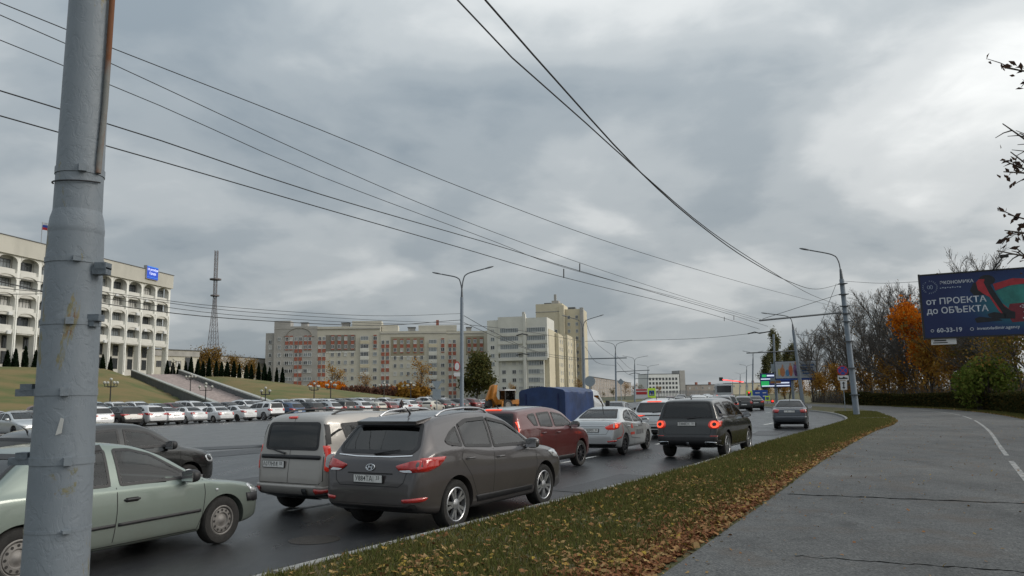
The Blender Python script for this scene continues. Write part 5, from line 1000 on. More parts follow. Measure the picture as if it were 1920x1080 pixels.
for x, ya, yb_, Y in ((1087, 494, 509, 27), (1057, 504, 521, 26), (1376, 592, 600, 50), (1358, 594, 602, 50)): tag(MB().tube([at(x, ya, Y), at(x, yb_, Y)], .02, 5).build('wire_dropper', CABLE), 'short dropper joining two trolley wires, ' + {1087: 'upper one near the middle', 1057: 'lower one near the middle', 1376: 'right one near the cantilever', 1358: 'left one near the cantilever'}[x], 'wire clip', 'wire droppers')
wire_px('thick twisted cable sagging from the top centre to the leaning lamp pole, upper', [(880, -40), (910, 0), (1000, 103), (1100, 215), (1200, 322), (1300, 412), (1400, 485), (1480, 528), (1530, 542), (1571, 534)], 8, 53, .013, 3, group='cables to the leaning lamp pole'); wire_px('thick cable sagging from the top centre to the leaning lamp pole, lower', [(830, -40), (858, 0), (960, 108), (1100, 232), (1200, 322), (1330, 432), (1440, 505), (1520, 552), (1578, 574)], 7.5, 53, .010, 3, group='cables to the leaning lamp pole')
wire_px('loop of cable drooping below the leaning lamp pole', [(1492, 626), (1515, 630), (1540, 605), (1557, 560), (1568, 532)], 60, 53, .016, group='cables to the leaning lamp pole'); wire_px('second drooping cable between the two lamp poles', [(1492, 645), (1520, 642), (1548, 610), (1566, 580), (1577, 573)], 80, 53, .014, group='cables to the leaning lamp pole'); wire_px('wire running from the leaning lamp pole to the billboard', [(1580, 527), (1650, 531), (1726, 528)], 53, 37.3, .012, group='cables to the leaning lamp pole')
for k, (ys, ye) in enumerate(((543, 590), (553, 612), (560, 603), (545, 596))):
    pts = [(-20, 512 + k * 12), (0, 516 + k * 12 - (0 if k else 0)), (200, [548, 570, 560, 553][k]), (430, [576, 597, 590, 582][k]), (700, [592, 610, 606, 600][k]), (863, [588, 600, 608, 606][k])]
    wire_px('dark cable from the left to the double lamp post, ' + ('topmost', 'thick lowest', 'third', 'second')[k], pts, 30, 57, .022 if k == 1 else .014, 4, group='cables to the double lamp post')
for k, pts in enumerate(([(870, 592), (930, 625), (1010, 660), (1090, 672)], [(870, 605), (950, 640), (1030, 668), (1090, 676)], [(870, 608), (990, 622), (1090, 640)])): wire_px('cable from the double lamp post on to the next lamp post, ' + ('upper', 'lower', 'middle')[k], pts, 57, 97, .02, group='cables along the left lamp posts')
for k, pts in enumerate(([(1097, 600), (1115, 640), (1150, 668), (1156, 672)], [(1097, 650), (1120, 680), (1156, 686)], [(1097, 640), (1300, 635), (1440, 622)], [(1157, 680), (1175, 700), (1190, 706)], [(1157, 668), (1180, 690), (1191, 694)])): wire_px('far cable beyond the second lamp post, ' + ('first drooping', 'second drooping', 'long span across the avenue', 'third drooping', 'fourth drooping')[k], pts, 97, [145, 145, 82, 200, 200][k], .022, group='far cables over the avenue')
sw = MB(); A_, B_ = at(1402, 626, 60), at(1446, 621, 60); sw.tube([A_, A_.lerp(B_, .3) + Vector((0, 0, .08)), A_.lerp(B_, .5) - Vector((0, 0, .06)), B_], .05, 6).build('wire_switch', CABLE); tag(bpy.data.objects['wire_switch'], 'dark trolley wire junction bar hanging below the cantilever', 'wire junction')
for k, (x0, x1, y, Y) in enumerate(((968, 990, 629, 70), (968, 992, 666, 75), (1180, 1200, 702, 150))): tag(MB().tube([at(x0, y, Y), at((x0 + x1) / 2, y - 3, Y), at(x1, y - 1, Y)], .06, 6).build('wire_switch', CABLE), 'small trolley wire junction in front of the pale block, ' + ('upper', 'lower', 'far right')[k], 'wire junction')
for k, pts in enumerate(([(870, 634), (960, 630), (1000, 628)], [(872, 570), (960, 668), (1000, 665)])): pass
# ------------------------------------------------------------------ cars
BLACK_PL = mat('black_plastic', (0.022, 0.022, 0.024), 0.55, var=0.2, scale=9)
RUBBER = mat('tyre_rubber', (0.022, 0.021, 0.02), 0.85, var=0.3, scale=14, bump=0.2)
CHROME = mat('chrome', (0.75, 0.76, 0.78), 0.16, 1.0, var=0.05)
ALLOY = mat('alloy_rim', (0.45, 0.46, 0.48), 0.3, 0.8, var=0.12, scale=10)
ALLOY_D = mat('dark_rim', (0.04, 0.04, 0.045), 0.35, 0.5, var=0.2, scale=10)
STEEL_W = mat('steel_wheel', (0.20, 0.19, 0.18), 0.6, 0.3, var=0.25, scale=12)
HUB_D = mat('brake_dark', (0.03, 0.028, 0.027), 0.7, 0.2)
RED_L = mat('tail_lamp_red', (0.42, 0.018, 0.014), 0.12, var=0.25, scale=25, coat=1.0)
RED_ON = mat('tail_lamp_lit', (0.5, 0.03, 0.02), 0.15, var=0.2, scale=25, coat=1.0, emit=(1.0, 0.05, 0.02), estr=0.13)
RED_HOT = mat('brake_lamp_lit', (0.6, 0.05, 0.03), 0.2, var=0.1, emit=(1.0, 0.10, 0.04), estr=.95)
CLEAR_L = mat('clear_lamp', (0.62, 0.64, 0.66), 0.08, 0.3, var=0.15, scale=30, coat=1.0)
AMBER_L = mat('amber_lamp', (0.7, 0.25, 0.03), 0.15, coat=1.0)
PLATE = mat('plate_white', (0.68, 0.68, 0.66), 0.45, var=0.12, scale=9)
PLATE_T = mat('plate_black', (0.02, 0.02, 0.02), 0.5, var=0)
SEAT_M = mat('seat_cloth', (0.13, 0.13, 0.135), 0.9, var=0.2)
SEAM_M = mat('panel_gap', (0.012, 0.012, 0.012), 0.8, var=0)
GL_CLEAR = glass_mat('car_glass_clear', (0.70, 0.76, 0.74), dust=.03)
GL_TINT = glass_mat('car_glass_tinted', (0.10, 0.11, 0.115), dust=.02)
GL_DARK = glass_mat('car_glass_dark', (0.03, 0.032, 0.035), dust=.012)
def paint(name, col, metal=0.25, rough=0.32, dirt=0.35, dcol=(0.13, 0.115, 0.095)):
    """clear-coated car paint with road dirt thrown up on the lower panels"""
    if name in MATS: return MATS[name]
    m = bpy.data.materials.new(name); m.use_nodes = True; MATS[name] = m
    nt = m.node_tree; N = nt.nodes.new; L = nt.links.new; b = nt.nodes['Principled BSDF']
    b.inputs['Metallic'].default_value = metal; b.inputs['Coat Weight'].default_value = 0.9; b.inputs['Coat Roughness'].default_value = 0.05
    tc = N('ShaderNodeTexCoord'); sp = N('ShaderNodeSeparateXYZ'); L(tc.outputs['Object'], sp.inputs[0])
    n = N('ShaderNodeTexNoise'); n.inputs['Scale'].default_value = 3.5; n.inputs['Detail'].default_value = 7; n.inputs['Roughness'].default_value = 0.65
    L(tc.outputs['Object'], n.inputs['Vector'])
    a = N('ShaderNodeMapRange'); a.inputs[1].default_value = 0.25; a.inputs[2].default_value = 0.85; a.inputs[3].default_value = 1.0; a.inputs[4].default_value = 0.12
    L(sp.outputs[2], a.inputs[0])
    mu = N('ShaderNodeMath'); mu.operation = 'MULTIPLY'; L(a.outputs[0], mu.inputs[0]); L(n.outputs[0], mu.inputs[1])
    mu2 = N('ShaderNodeMath'); mu2.operation = 'MULTIPLY'; mu2.inputs[1].default_value = dirt * 2; mu2.use_clamp = True; L(mu.outputs[0], mu2.inputs[0])
    mx = N('ShaderNodeMix'); mx.data_type = 'RGBA'; L(mu2.outputs[0], mx.inputs[0]); mx.inputs[6].default_value = (*col, 1); mx.inputs[7].default_value = (*dcol, 1)
    L(mx.outputs[2], b.inputs['Base Color'])
    rr = N('ShaderNodeMapRange'); L(mu2.outputs[0], rr.inputs[0]); rr.inputs[3].default_value = rough; rr.inputs[4].default_value = 0.8
    L(rr.outputs[0], b.inputs['Roughness'])
    cw = N('ShaderNodeMapRange'); L(mu2.outputs[0], cw.inputs[0]); cw.inputs[1].default_value = 0.0; cw.inputs[2].default_value = 0.7; cw.inputs[3].default_value = 0.9; cw.inputs[4].default_value = 0.1
    L(cw.outputs[0], b.inputs['Coat Weight'])
    return m

SPANS = [2, 2, 3, 4, 4, 3, 2, 7, 7, 3, 3, 3]
def make_body(S):
    top = pchip(*zip(*S['top'])); bot = pchip(*zip(*S['bot'])); belt = pchip(*zip(*S['belt'])); plan = pchip(*zip(*S['plan']))
    H = S['H']; rw = S['roofw']; x1, x0 = S['top'][0][0], S['top'][-1][0]
    roofx = pchip(*zip(*S.get('roofplan', [(x1, 1.0), (x0, 1.0)])))
    xs = np.linspace(x1, x0, 600); zs = top(xs); wz = plan(xs)
    ds = np.hypot(np.diff(xs), np.diff(zs)) + 0.6 * np.abs(np.diff(wz)); s = np.concatenate([[0], np.cumsum(ds)])
    n = S.get('n', 132); st = np.interp(np.linspace(0, s[-1], n), s, xs)
    crown = S.get('crown', 0.03)
    rows = []; tones = []
    for x in st:
        zt, zb, w = float(top(x)), float(bot(x)), float(plan(x))
        zB = min(float(belt(x)), zt - 0.045); zb = min(zb, zt - 0.12)
        t = max(0.0, min(1.0, (zt - zB - 0.05) / (H - zB)))
        wB = 0.945 * w
        ye = (wB * 0.955) * (1 - t) + min(rw * float(roofx(x)), wB * 0.97) * t
        edge = 0.03 + 0.035 * t
        zm = zb + 0.48 * (zB - zb); fl = S.get('flank', 0.02)
        c = [(0, zb), (0.78 * w, zb), (0.93 * w, zb + 0.012), ((1 - fl) * w, zb + 0.3 * (zm - zb)), (w, zm), ((1 - 0.4 * fl) * w, zm + 0.6 * (zB - zm)),
             (0.972 * w, zB - 0.015), (wB, zB + 0.004), None, (ye + 0.004, zt - edge), (ye - 0.05 - 0.05 * t, zt - crown * 0.55 - .004), (ye * 0.5, zt - crown * 0.22), (0, zt)]
        a, b = np.array(c[7]), np.array(c[9]); c[8] = tuple((a + b) / 2 + np.array((0.016 * t, 0)))
        c = [np.array(q, float) for q in c]
        # quadratic b-spline
        P = [c[0]] + [(c[i] + c[i + 1]) / 2 for i in range(1, len(c) - 2)] + [c[-1]]
        row = []; tn = []
        for i in range(len(c) - 2):
            p0, p1, p2 = P[i], c[i + 1], P[i + 1]; k = SPANS[i]
            for q in range(k):
                u = q / k; row.append((1 - u) ** 2 * p0 + 2 * u * (1 - u) * p1 + u * u * p2); tn.append(i)
        row.append(c[-1]); tn.append(len(c) - 2)
        rows.append(row); tones = tn
    m = len(rows[0]); V = []
    for x, row in zip(st, rows):
        for y, z in row: V.append((x, y, z))
        for y, z in row[1:-1][::-1]: V.append((x, -y, z))
    ring = 2 * m - 2; Fs = []; mi = []
    clad = S.get('clad', 2)
    for i in range(len(st) - 1):
        for j in range(ring):
            jj = (j + 1) % ring
            Fs.append((i * ring + j, (i + 1) * ring + j, (i + 1) * ring + jj, i * ring + jj))
            q = j if j < m - 1 else ring - 1 - j
            mi.append(1 if tones[q] < clad else 0)
    Fs.append(tuple(range(ring))); mi.append(0 if not S.get('blackends') else 1)
    Fs.append(tuple((len(st) - 1) * ring + j for j in range(ring - 1, -1, -1))); mi.append(0)
    me = bpy.data.meshes.new('body'); me.from_pydata(V, [], Fs); me.update()
    me.polygons.foreach_set('material_index', mi)
    bm = bmesh.new(); bm.from_mesh(me); bmesh.ops.recalc_face_normals(bm, faces=bm.faces); bm.to_mesh(me); bm.free()
    return me
PROJ = {'L': lambda a, b: (Vector((a, 3, b)), Vector((0, -1, 0))), 'R': lambda a, b: (Vector((a, -3, b)), Vector((0, 1, 0))),
        'B': lambda a, b: (Vector((-6, a, b)), Vector((1, 0, 0))), 'F': lambda a, b: (Vector((6, a, b)), Vector((-1, 0, 0))),
        'T': lambda a, b: (Vector((a, b, 5)), Vector((0, 0, -1)))}
PATCH_DEPTH = {'B': .26, 'F': .4, 'L': .22, 'R': .22, 'T': 9}
def cast(bvh, ax, a, b, off):
    o, d = PROJ[ax](a, b); h, nn, i, dist = bvh.ray_cast(o, d)
    if h is None: return None
    if nn.dot(d) > 0: nn = -nn
    return h + nn * off
def inset(poly, d):
    P = [Vector((a, b)) for a, b in poly]; n = len(P)
    area = sum(P[i].x * P[(i + 1) % n].y - P[(i + 1) % n].x * P[i].y for i in range(n)); sg = 1 if area > 0 else -1
    out = []
    for i in range(n):
        e1 = (P[i] - P[i - 1]); e2 = (P[(i + 1) % n] - P[i])
        if e1.length < 1e-6 or e2.length < 1e-6: out.append(tuple(P[i])); continue
        n1 = Vector((-e1.y, e1.x)).normalized() * sg; n2 = Vector((-e2.y, e2.x)).normalized() * sg
        b = (n1 + n2); b = b.normalized() if b.length > 1e-6 else n1
        k = d / max(0.45, b.dot(n1)); out.append((P[i].x + b.x * k, P[i].y + b.y * k))
    return out
def dens(poly, step=0.05):
    out = []
    for i in range(len(poly)):
        a, b = Vector(poly[i]), Vector(poly[(i + 1) % len(poly)]); k = max(1, int((b - a).length / step))
        for q in range(k): out.append(tuple(a.lerp(b, q / k)))
    return out
def patch(bvh, name, ax, poly, m, parent, off=0.004, step=0.07, thick=0.0):
    bm = bmesh.new(); vs = [bm.verts.new((a, b, 0)) for a, b in dens(poly, step)]
    try: bm.faces.new(vs)
    except ValueError: bm.free(); return None
    xs = [p[0] for p in poly]; ys = [p[1] for p in poly]
    for k, (lo, hi) in enumerate(((min(xs), max(xs)), (min(ys), max(ys)))):
        q = lo + step
        while q < hi:
            co = Vector((q, 0, 0)) if k == 0 else Vector((0, q, 0)); no = Vector((1, 0, 0)) if k == 0 else Vector((0, 1, 0))
            bmesh.ops.bisect_plane(bm, geom=bm.verts[:] + bm.edges[:] + bm.faces[:], plane_co=co, plane_no=no); q += step
    dead = []; hits = [(v, cast(bvh, ax, v.co.x, v.co.y, off)) for v in bm.verts]; d0 = PROJ[ax](0, 0)[1]
    near = min([h.dot(d0) for _, h in hits if h is not None], default=0)
    for v, h in hits:       # a ray that slips past the corner and lands far along the body is dropped
        if h is None or h.dot(d0) > near + PATCH_DEPTH.get(ax, .3): dead.append(v)
        else: v.co = h
    if dead: bmesh.ops.delete(bm, geom=dead, context='VERTS')
    d = PROJ[ax](0, 0)[1]
    bmesh.ops.recalc_face_normals(bm, faces=bm.faces)
    if bm.faces and sum((f.normal.dot(d) for f in bm.faces)) > 0: bmesh.ops.reverse_faces(bm, faces=bm.faces)
    if thick > 0:
        be = [e for e in bm.edges if e.is_boundary]; r = bmesh.ops.extrude_edge_only(bm, edges=be)
        for g in r['geom']:
            if isinstance(g, bmesh.types.BMVert): g.co += d * thick
    me = bpy.data.meshes.new(name); bm.to_mesh(me); bm.free()
    return link(name, me, m, parent, True)
def ringp(bvh, name, ax, poly, w, m, parent, off=0.006):
    A = dens(poly, 0.06); B = inset(A, w); V = []; Fs = []; n = len(A); ok = True
    for q in (A, B):
        for a, b in q:
            h = cast(bvh, ax, a, b, off)
            if h is None: h = cast(bvh, ax, a * .98, b * .99, off) or V[-1] if V else Vector((0, 0, 0))
            V.append(h)
    for i in range(n): Fs.append((i, (i + 1) % n, n + (i + 1) % n, n + i))
    return MB().add(V, Fs).build(name, m, parent, True)
def strip(bvh, ax, pts, w, off=0.0025, mb=None, step=0.06):
    P = []
    for i in range(len(pts) - 1):
        a, b = Vector(pts[i]), Vector(pts[i + 1]); k = max(1, int((b - a).length / step))
        P += [a.lerp(b, q / k) for q in range(k)]
    P.append(Vector(pts[-1])); V = []; Fs = []
    for i, p in enumerate(P):
        t = (P[min(i + 1, len(P) - 1)] - P[max(0, i - 1)]).normalized(); nrm = Vector((-t.y, t.x)) * w / 2
        a = cast(bvh, ax, *(p + nrm), off); b = cast(bvh, ax, *(p - nrm), off)
        if a is None or b is None:
            continue
        V += [a, b]
    for i in range(len(V) // 2 - 1): Fs.append((2 * i, 2 * i + 1, 2 * i + 3, 2 * i + 2))
    mb = mb or MB(); mb.add(V, Fs); return mb
def in_poly(x, y, poly):
    c = False; n = len(poly); j = n - 1
    for i in range(n):
        xi, yi = poly[i]; xj, yj = poly[j]
        if (yi > y) != (yj > y) and x < (xj - xi) * (y - yi) / (yj - yi) + xi: c = not c
        j = i
    return c
WHEELS = {}
def wheel_meshes(kind, r, tw):
    key = (kind, r, tw)
    if key in WHEELS: return WHEELS[key]
    Mx = Matrix.Rotation(-math.pi / 2, 4, 'X')   # lathe axis z -> +y
    h = tw / 2; rr = r * (0.70 if kind != 'steel' else 0.62)
    ty = MB().lathe([(rr, -h), (r * .9, -h), (r * .975, -h + .02), (r, -h * .55), (r * .994, -h * .5), (r, -h * .45), (r, h * .45), (r * .994, h * .5), (r, h * .55), (r * .975, h - .02), (r * .93, h - .003), (r * .86, h), (rr + .02, h - .004), (rr, h - .012)], 40, Mx, cap=False)
    hub = MB().lathe([(.001, h - .09), (rr, h - .09), (rr, -h + .01), (.001, -h + .01)], 32, Mx, cap=False)
    rim = MB(); rim.lathe([(rr, h - .012), (rr - .012, h - .006), (rr - .022, h - .012), (rr - .028, h - .08), (rr - .01, h - .088)], 40, Mx, cap=False)
    def spoke(a, w0, w1, z0=-.018, z1=-.016, r0=0.0, r1=None):
        r1 = r1 or rr - .02
        ca, sa = math.cos(a), math.sin(a); vs = []
        for q, w, dz in ((r0, w0, z0), (r1, w1, z1)):
            for sgn in (-1, 1):
                for dy in (0, -.035):
                    vs.append((q * ca - sgn * w / 2 * sa, h + dz + dy, q * sa + sgn * w / 2 * ca))
        rim.add(vs, [(0, 2, 6, 4), (0, 4, 5, 1), (2, 3, 7, 6), (1, 5, 7, 3)])
    if kind == 'five':
        for k in range(5):
            a = 2 * math.pi * k / 5 + .3
            spoke(a - .20, .035, .05, r0=.05); spoke(a + .20, .035, .05, r0=.05)
        rim.lathe([(.001, h - .004), (.05, h - .006), (.075, h - .016), (.08, h - .05)], 20, Mx, cap=False)
    elif kind == 'steel':
        rim.lathe([(rr - .02, h - .03), (rr * .86, h - .045), (rr * .80, h - .02), (rr * .52, h - .012), (rr * .45, h - .03), (rr * .3, h - .025), (.03, h - .005), (.001, h - .004)], 32, Mx, cap=False)
    else:
        nsp = 10 if kind in ('ten', 'tend') else 7
        for k in range(nsp): spoke(2 * math.pi * k / nsp, .03, .035, r0=.04)
        rim.lathe([(.001, h - .008), (.04, h - .01), (.065, h - .02), (.07, h - .05)], 20, Mx, cap=False)
    rm = {'five': ALLOY, 'steel': STEEL_W, 'ten': ALLOY, 'seven': ALLOY, 'tend': ALLOY_D}[kind]
    holes = None
    if kind == 'steel':
        holes = MB()
        for k in range(12):
            a = 2 * math.pi * k / 12; c = (rr * .68 * math.cos(a), h - .0155, rr * .68 * math.sin(a))
            holes.lathe([(.001, .002), (.016, .002), (.016, 0)], 10, Matrix.Translation(c) @ Mx, cap=False)
    out = []
    for mb, m, nm in ((hub, HUB_D, 'wheel'), (ty, RUBBER, 'tyre'), (rim, rm, 'rim'), (holes, HUB_D, 'vent_hole')):
        if mb is None: out.append(None); continue
        me = mb.mesh(nm, m); autosmooth(me); out.append(me)
    WHEELS[key] = out; return out
def rr_(x0, y0, x1, y1, it=2): return smooth_poly([(x0, y0), (x1, y0), (x1, y1), (x0, y1)], it)
def mirror_y(p): return [(-a, b) for a, b in p][::-1]
SMALL = set('body windshield rear_window side_window window_trim tail_lamp headlamp wheel licence_plate mirror bumper roof_rail lower_trim'.split())
def make_car(name, label, cat, S, pmat, plate=None, lit=False):
    root = thing(name, label, cat)
    me = make_body(S); bm = bmesh.new(); bm.from_mesh(me); bvh = BVHTree.FromBMesh(bm); bm.free()
    W2 = max(w for _, w in S['plan']); r = S['r']; wb = S['wb']; tw = S.get('tw', .215)
    # wheel arches cut out of the solid body
    tmp = link('tmp_body', me, [pmat, BLACK_PL]); cutter = MB()
    for sx in (1, -1):
        for sy in (1, -1):
            Mx = Matrix.Translation((sx * wb / 2, sy * (W2 - .13), r + .015)) @ Matrix.Rotation(-math.pi / 2, 4, 'X')
            cutter.lathe([(.001, -.17), (r + S.get('gap', .05), -.17), (r + S.get('gap', .05), .3), (.001, .3)], 40, Mx, cap=False)
    cme = cutter.mesh('cut', BLACK_PL); b2 = bmesh.new(); b2.from_mesh(cme); bmesh.ops.remove_doubles(b2, verts=b2.verts, dist=.004); bmesh.ops.recalc_face_normals(b2, faces=b2.faces); b2.to_mesh(cme); b2.free()
    cut = link('tmp_cut', cme); md = tmp.modifiers.new('b', 'BOOLEAN'); md.operation = 'DIFFERENCE'; md.object = cut; md.solver = 'EXACT'; md.material_mode = 'TRANSFER'
    bpy.context.view_layer.update()
    me2 = bpy.data.meshes.new_from_object(tmp.evaluated_get(bpy.context.evaluated_depsgraph_get())); me2.name = 'body'
    bpy.data.objects.remove(tmp); bpy.data.objects.remove(cut)
    # open the window areas
    bm = bmesh.new(); bm.from_mesh(me2); bm.normal_update(); kill = []
    sw = [smooth_poly(p, 1) for p in S['sidewins']]; swi = [inset(dens(p, .08), .022) for p in sw]
    rwp = inset(dens(S['rearwin'], .08), .03); wsp = inset(dens(S['windshield'], .08), .03)
    xr = min(x for p in S['sidewins'] for x, _ in p)
    for f in bm.faces:
        c = f.calc_center_median(); nn = f.normal
        if c.z < 0.7 or nn.z < -0.5: continue
        if abs(nn.y) > 0.5:
            if any(in_poly(c.x, c.z, p) for p in swi): kill.append(f)
        if abs(nn.y) < 0.8 and nn.x < -0.2 and in_poly(c.y, c.z, rwp) and c.x < 0: kill.append(f)
        elif abs(nn.y) < 0.8 and nn.x > 0.15 and in_poly(c.y, c.z, wsp) and c.x > 0: kill.append(f)
    bmesh.ops.delete(bm, geom=list(set(kill)), context='FACES'); bm.to_mesh(me2); bm.free()
    me2.materials.clear(); me2.materials.append(pmat); me2.materials.append(BLACK_PL); autosmooth(me2, 35)
    body = link('body', me2, None, root)
    # glazing
    g_f, g_r, g_b = S.get('glass', (GL_CLEAR, GL_CLEAR, GL_CLEAR))
    tw_ = S.get('trimw', 0.045); PATCH_DEPTH['L'] = PATCH_DEPTH['R'] = 9
    for sd in 'LR':
        for k, p in enumerate(sw):
            patch(bvh, 'side_window', sd, inset(p, .012), g_f if k == 0 else g_r, root, off=0.003)
            ringp(bvh, 'window_trim', sd, p, tw_, BLACK_PL if not S.get('trimpaint') else pmat, root)
    PATCH_DEPTH['B'] = 9; PATCH_DEPTH['F'] = 9; PATCH_DEPTH['L'] = PATCH_DEPTH['R'] = 9
    patch(bvh, 'rear_window', 'B', inset(S['rearwin'], .012), g_b, root, off=.003); ringp(bvh, 'window_trim', 'B', S['rearwin'], .05, BLACK_PL, root)
    patch(bvh, 'windshield', 'F', inset(S['windshield'], .012), GL_CLEAR, root, off=.003); ringp(bvh, 'window_trim', 'F', S['windshield'], .05, BLACK_PL, root)
    PATCH_DEPTH.update({'B': .26, 'F': .4, 'L': .26, 'R': .26})
    # seams
    mb = MB()
    for sd in 'LR':
        for pl in S.get('seams', []): strip(bvh, sd, pl, .009, mb=mb)
    for pl in S.get('bseams', []): strip(bvh, 'B', pl, .009, mb=mb)
    if mb.v: mb.build('panel_gap', SEAM_M, root)
    # lamps and trim patches: (name, axis, polygon, material, thickness, mirror?)
    for it in S.get('patches', []):
        nm, ax, poly, m = it[:4]; th = it[4] if len(it) > 4 else 0.0; m = pmat if m == 'paint' else m
        of = it[5] if len(it) > 5 else 0.005
        if ax == 'S':
            for sd in 'LR': patch(bvh, nm, sd, poly, m, root, off=of, thick=th)
        elif ax in ('B2', 'F2'):
            patch(bvh, nm, ax[0], poly, m, root, off=of, thick=th); patch(bvh, nm, ax[0], mirror_y(poly), m, root, off=of, thick=th)
        else: patch(bvh, nm, ax, poly, m, root, off=of, thick=th)
    # wheels
    hub, ty, rim, holes = wheel_meshes(S['wheel'], r, tw)
    for sx in (1, -1):
        for sy in (1, -1):
            w = inst('wheel', hub, root, (sx * wb / 2, sy * (W2 - S.get('sink', .035) - tw / 2), r), (0, rng.uniform(0, 6), 0) if sy > 0 else (0, rng.uniform(0, 6), math.pi))
            inst('tyre', ty, w); inst('rim', rim, w)
            if holes: inst('vent_hole', holes, w)
    # door handles, mirrors
    for hx, hz in S.get('handles', []):
        for sd in 'LR':
            p = cast(bvh, sd, hx, hz, .012)
            if p:
                sg = 1 if sd == 'L' else -1
                patch(bvh, 'handle_recess', sd, smooth_poly([(hx - .09, hz - .03), (hx + .09, hz - .03), (hx + .09, hz + .025), (hx - .09, hz + .025)], 2), SEAM_M if S.get('bhandle') else pmat, root, off=.002)
                MB().tube([p + Vector((-.10, -.012 * sg, 0)), p + Vector((-.08, .018 * sg, .003)), p + Vector((.08, .018 * sg, .003)), p + Vector((.10, -.012 * sg, 0))], [.011, .014, .014, .011], 8).build('door_handle', BLACK_PL if S.get('bhandle') else pmat, root, True)
    mx_, mz_ = S['mirror']
    for sd in 'LR':
        sg = 1 if sd == 'L' else -1; p = cast(bvh, sd, mx_, mz_, 0)
        mb = MB(); prof = [(-.09, .02), (-.085, .07), (-.05, .10), (.03, .10), (.075, .06), (.085, 0.0)]
        c = p + Vector((0, sg * .13, .055))
        sph = []
        bmm = bmesh.new(); bmesh.ops.create_uvsphere(bmm, u_segments=16, v_segments=10, radius=1.0)
        for v in bmm.verts:
            q = v.co; q = Vector((max(q.x, -0.55) if True else q.x, q.y, q.z)); q = Vector([math.copysign(abs(k) ** .75, k) for k in q])
            v.co = c + Vector((q.x * .085, q.y * .115, q.z * .085))
        mme = bpy.data.meshes.new('mirror'); bmm.to_mesh(mme); bmm.free()
        mo = link('mirror', mme, BLACK_PL if S.get('bmirror') else pmat, root, True)
        MB().box(c + Vector((-.062, 0, 0)), (.01, .19, .13)).build('mirror_glass', CHROME, mo)
        MB().tube([p + Vector((0, -sg * .03, -.01)), c + Vector((.0, -sg * .06, -.04))], [.03, .025], 8).build('mirror_arm', BLACK_PL, mo, True)
    # number plate
    py, pz, px = S['plate'][0], S['plate'][1], None
    h = cast(bvh, 'B', py, pz, 0.0); h2 = cast(bvh, 'B', py, pz - .06, 0.0)
    x_ = min(h.x, h2.x) - .012
    pl = MB().box((x_, py, pz), (.014, .525, .115)).build('plate_holder', BLACK_PL, root)
    lp = MB().box((x_ - .009, py, pz + .003), (.006, .50, .098)).build('licence_plate', PLATE, root)
    if plate:
        M0 = frame((x_ - .0135, py + .235, pz + .001), (0, -1, 0), (0, 0, 1))
        a, b = plate
        text_mesh('plate_number', a, .098, PLATE_T, M0 @ Matrix.Translation((0.165, 0, 0)), lp, bold=.0006, sx=.92)
        text_mesh('plate_region', b, .07, PLATE_T, M0 @ Matrix.Translation((0.415, .014, 0)), lp, bold=.0005, sx=.95)
        MB().box((x_ - .0133, py + .235 - .335, pz), (.001, .004, .09)).build('plate_divider', PLATE_T, lp)
    elif plate is None:
        mb = MB()
        for k in range(8): mb.box((x_ - .0133, py + .2 - k * .056, pz - (.008 if k in (0, 4, 5) else 0)), (.001, .03 if k != 3 else .022, .05 if k in (0, 4, 5) else .062))
    # interior
    zf = S.get('seatz', .55); cw = W2 * .45
    for sy in (1, -1):
        for sx, nm in ((S.get('seatf', -.15), 'front_seat'), (S.get('seatb', -.98), 'rear_seat')):
            mb = MB(); mb.box((sx + .2, sy * cw, zf), (.5, .5, .14), taper=.92)
            mb.box((sx - .1, sy * cw, zf + .30), (.12, .48, .58), Euler((0, R(-14), 0)).to_matrix(), .8)
            mb.box((sx - .20, sy * cw, zf + .66), (.08, .24, .16), Euler((0, R(-10), 0)).to_matrix(), .8)
            mb.build(nm, SEAT_M, root)
    mb = MB(); bx = [x for p in S['sidewins'] for x, _ in p]; zb = S.get('floorz', .62)
    mb.box(((min(bx) + max(bx)) / 2 + .1, 0, zb - .25), (max(bx) - min(bx) + .2, W2 * 1.55, .05)); mb.box((max(bx) + .0, 0, S['dashz']), (.45, W2 * 1.5, .16))
    mb.build('dashboard', SEAT_M, root)
    MB().box((0, 0, .30), (wb - 2 * r - .25, W2 * 1.5, .1)).build('underbody', BLACK_PL, root)
    if 'wheelhand' not in S:
        MB().tube([(max(bx) - .33 + .0 * math.sin(t), W2 * .45 + .18 * math.cos(t), S['dashz'] + .02 + .18 * math.sin(t)) for t in np.linspace(0, 6.28, 20)], .014, 6, False).build('steering_wheel', BLACK_PL, root, True)
    if S.get('rails'):
        xa, xb, yy = S['rails']
        for sg in (1, -1):
            pts = []
            for k, x in enumerate(np.linspace(xa, xb, 14)):
                p = cast(bvh, 'T', x, sg * yy, 0); up = .055 if 0 < k < 13 else -.015
                pts.append(p + Vector((0, 0, up * min(1, min(k, 13 - k) / 1.5))))
            MB().tube(pts, .016, 8).build('roof_rail', S.get('railmat', BLACK_PL), root, True)
    if S.get('wiper'):
        (y0, z0), (y1, z1) = S['wiper']; a = cast(bvh, 'B', y0, z0, .02); b = cast(bvh, 'B', y1, z1, .025)
        MB().tube([a, (a + b) / 2 + Vector((-.012, 0, 0)), b], [.016, .011, .007], 6).build('rear_wiper', BLACK_PL, root, True)
    if S.get('antenna'):
        p = cast(bvh, 'T', S['antenna'], 0, 0)
        MB().tube([p + Vector((.03, 0, -.01)), p + Vector((0, 0, .03)), p + Vector((-.10, 0, S.get('antl', .2)))], [.02, .014, .003], 6).build('antenna', BLACK_PL, root, True)
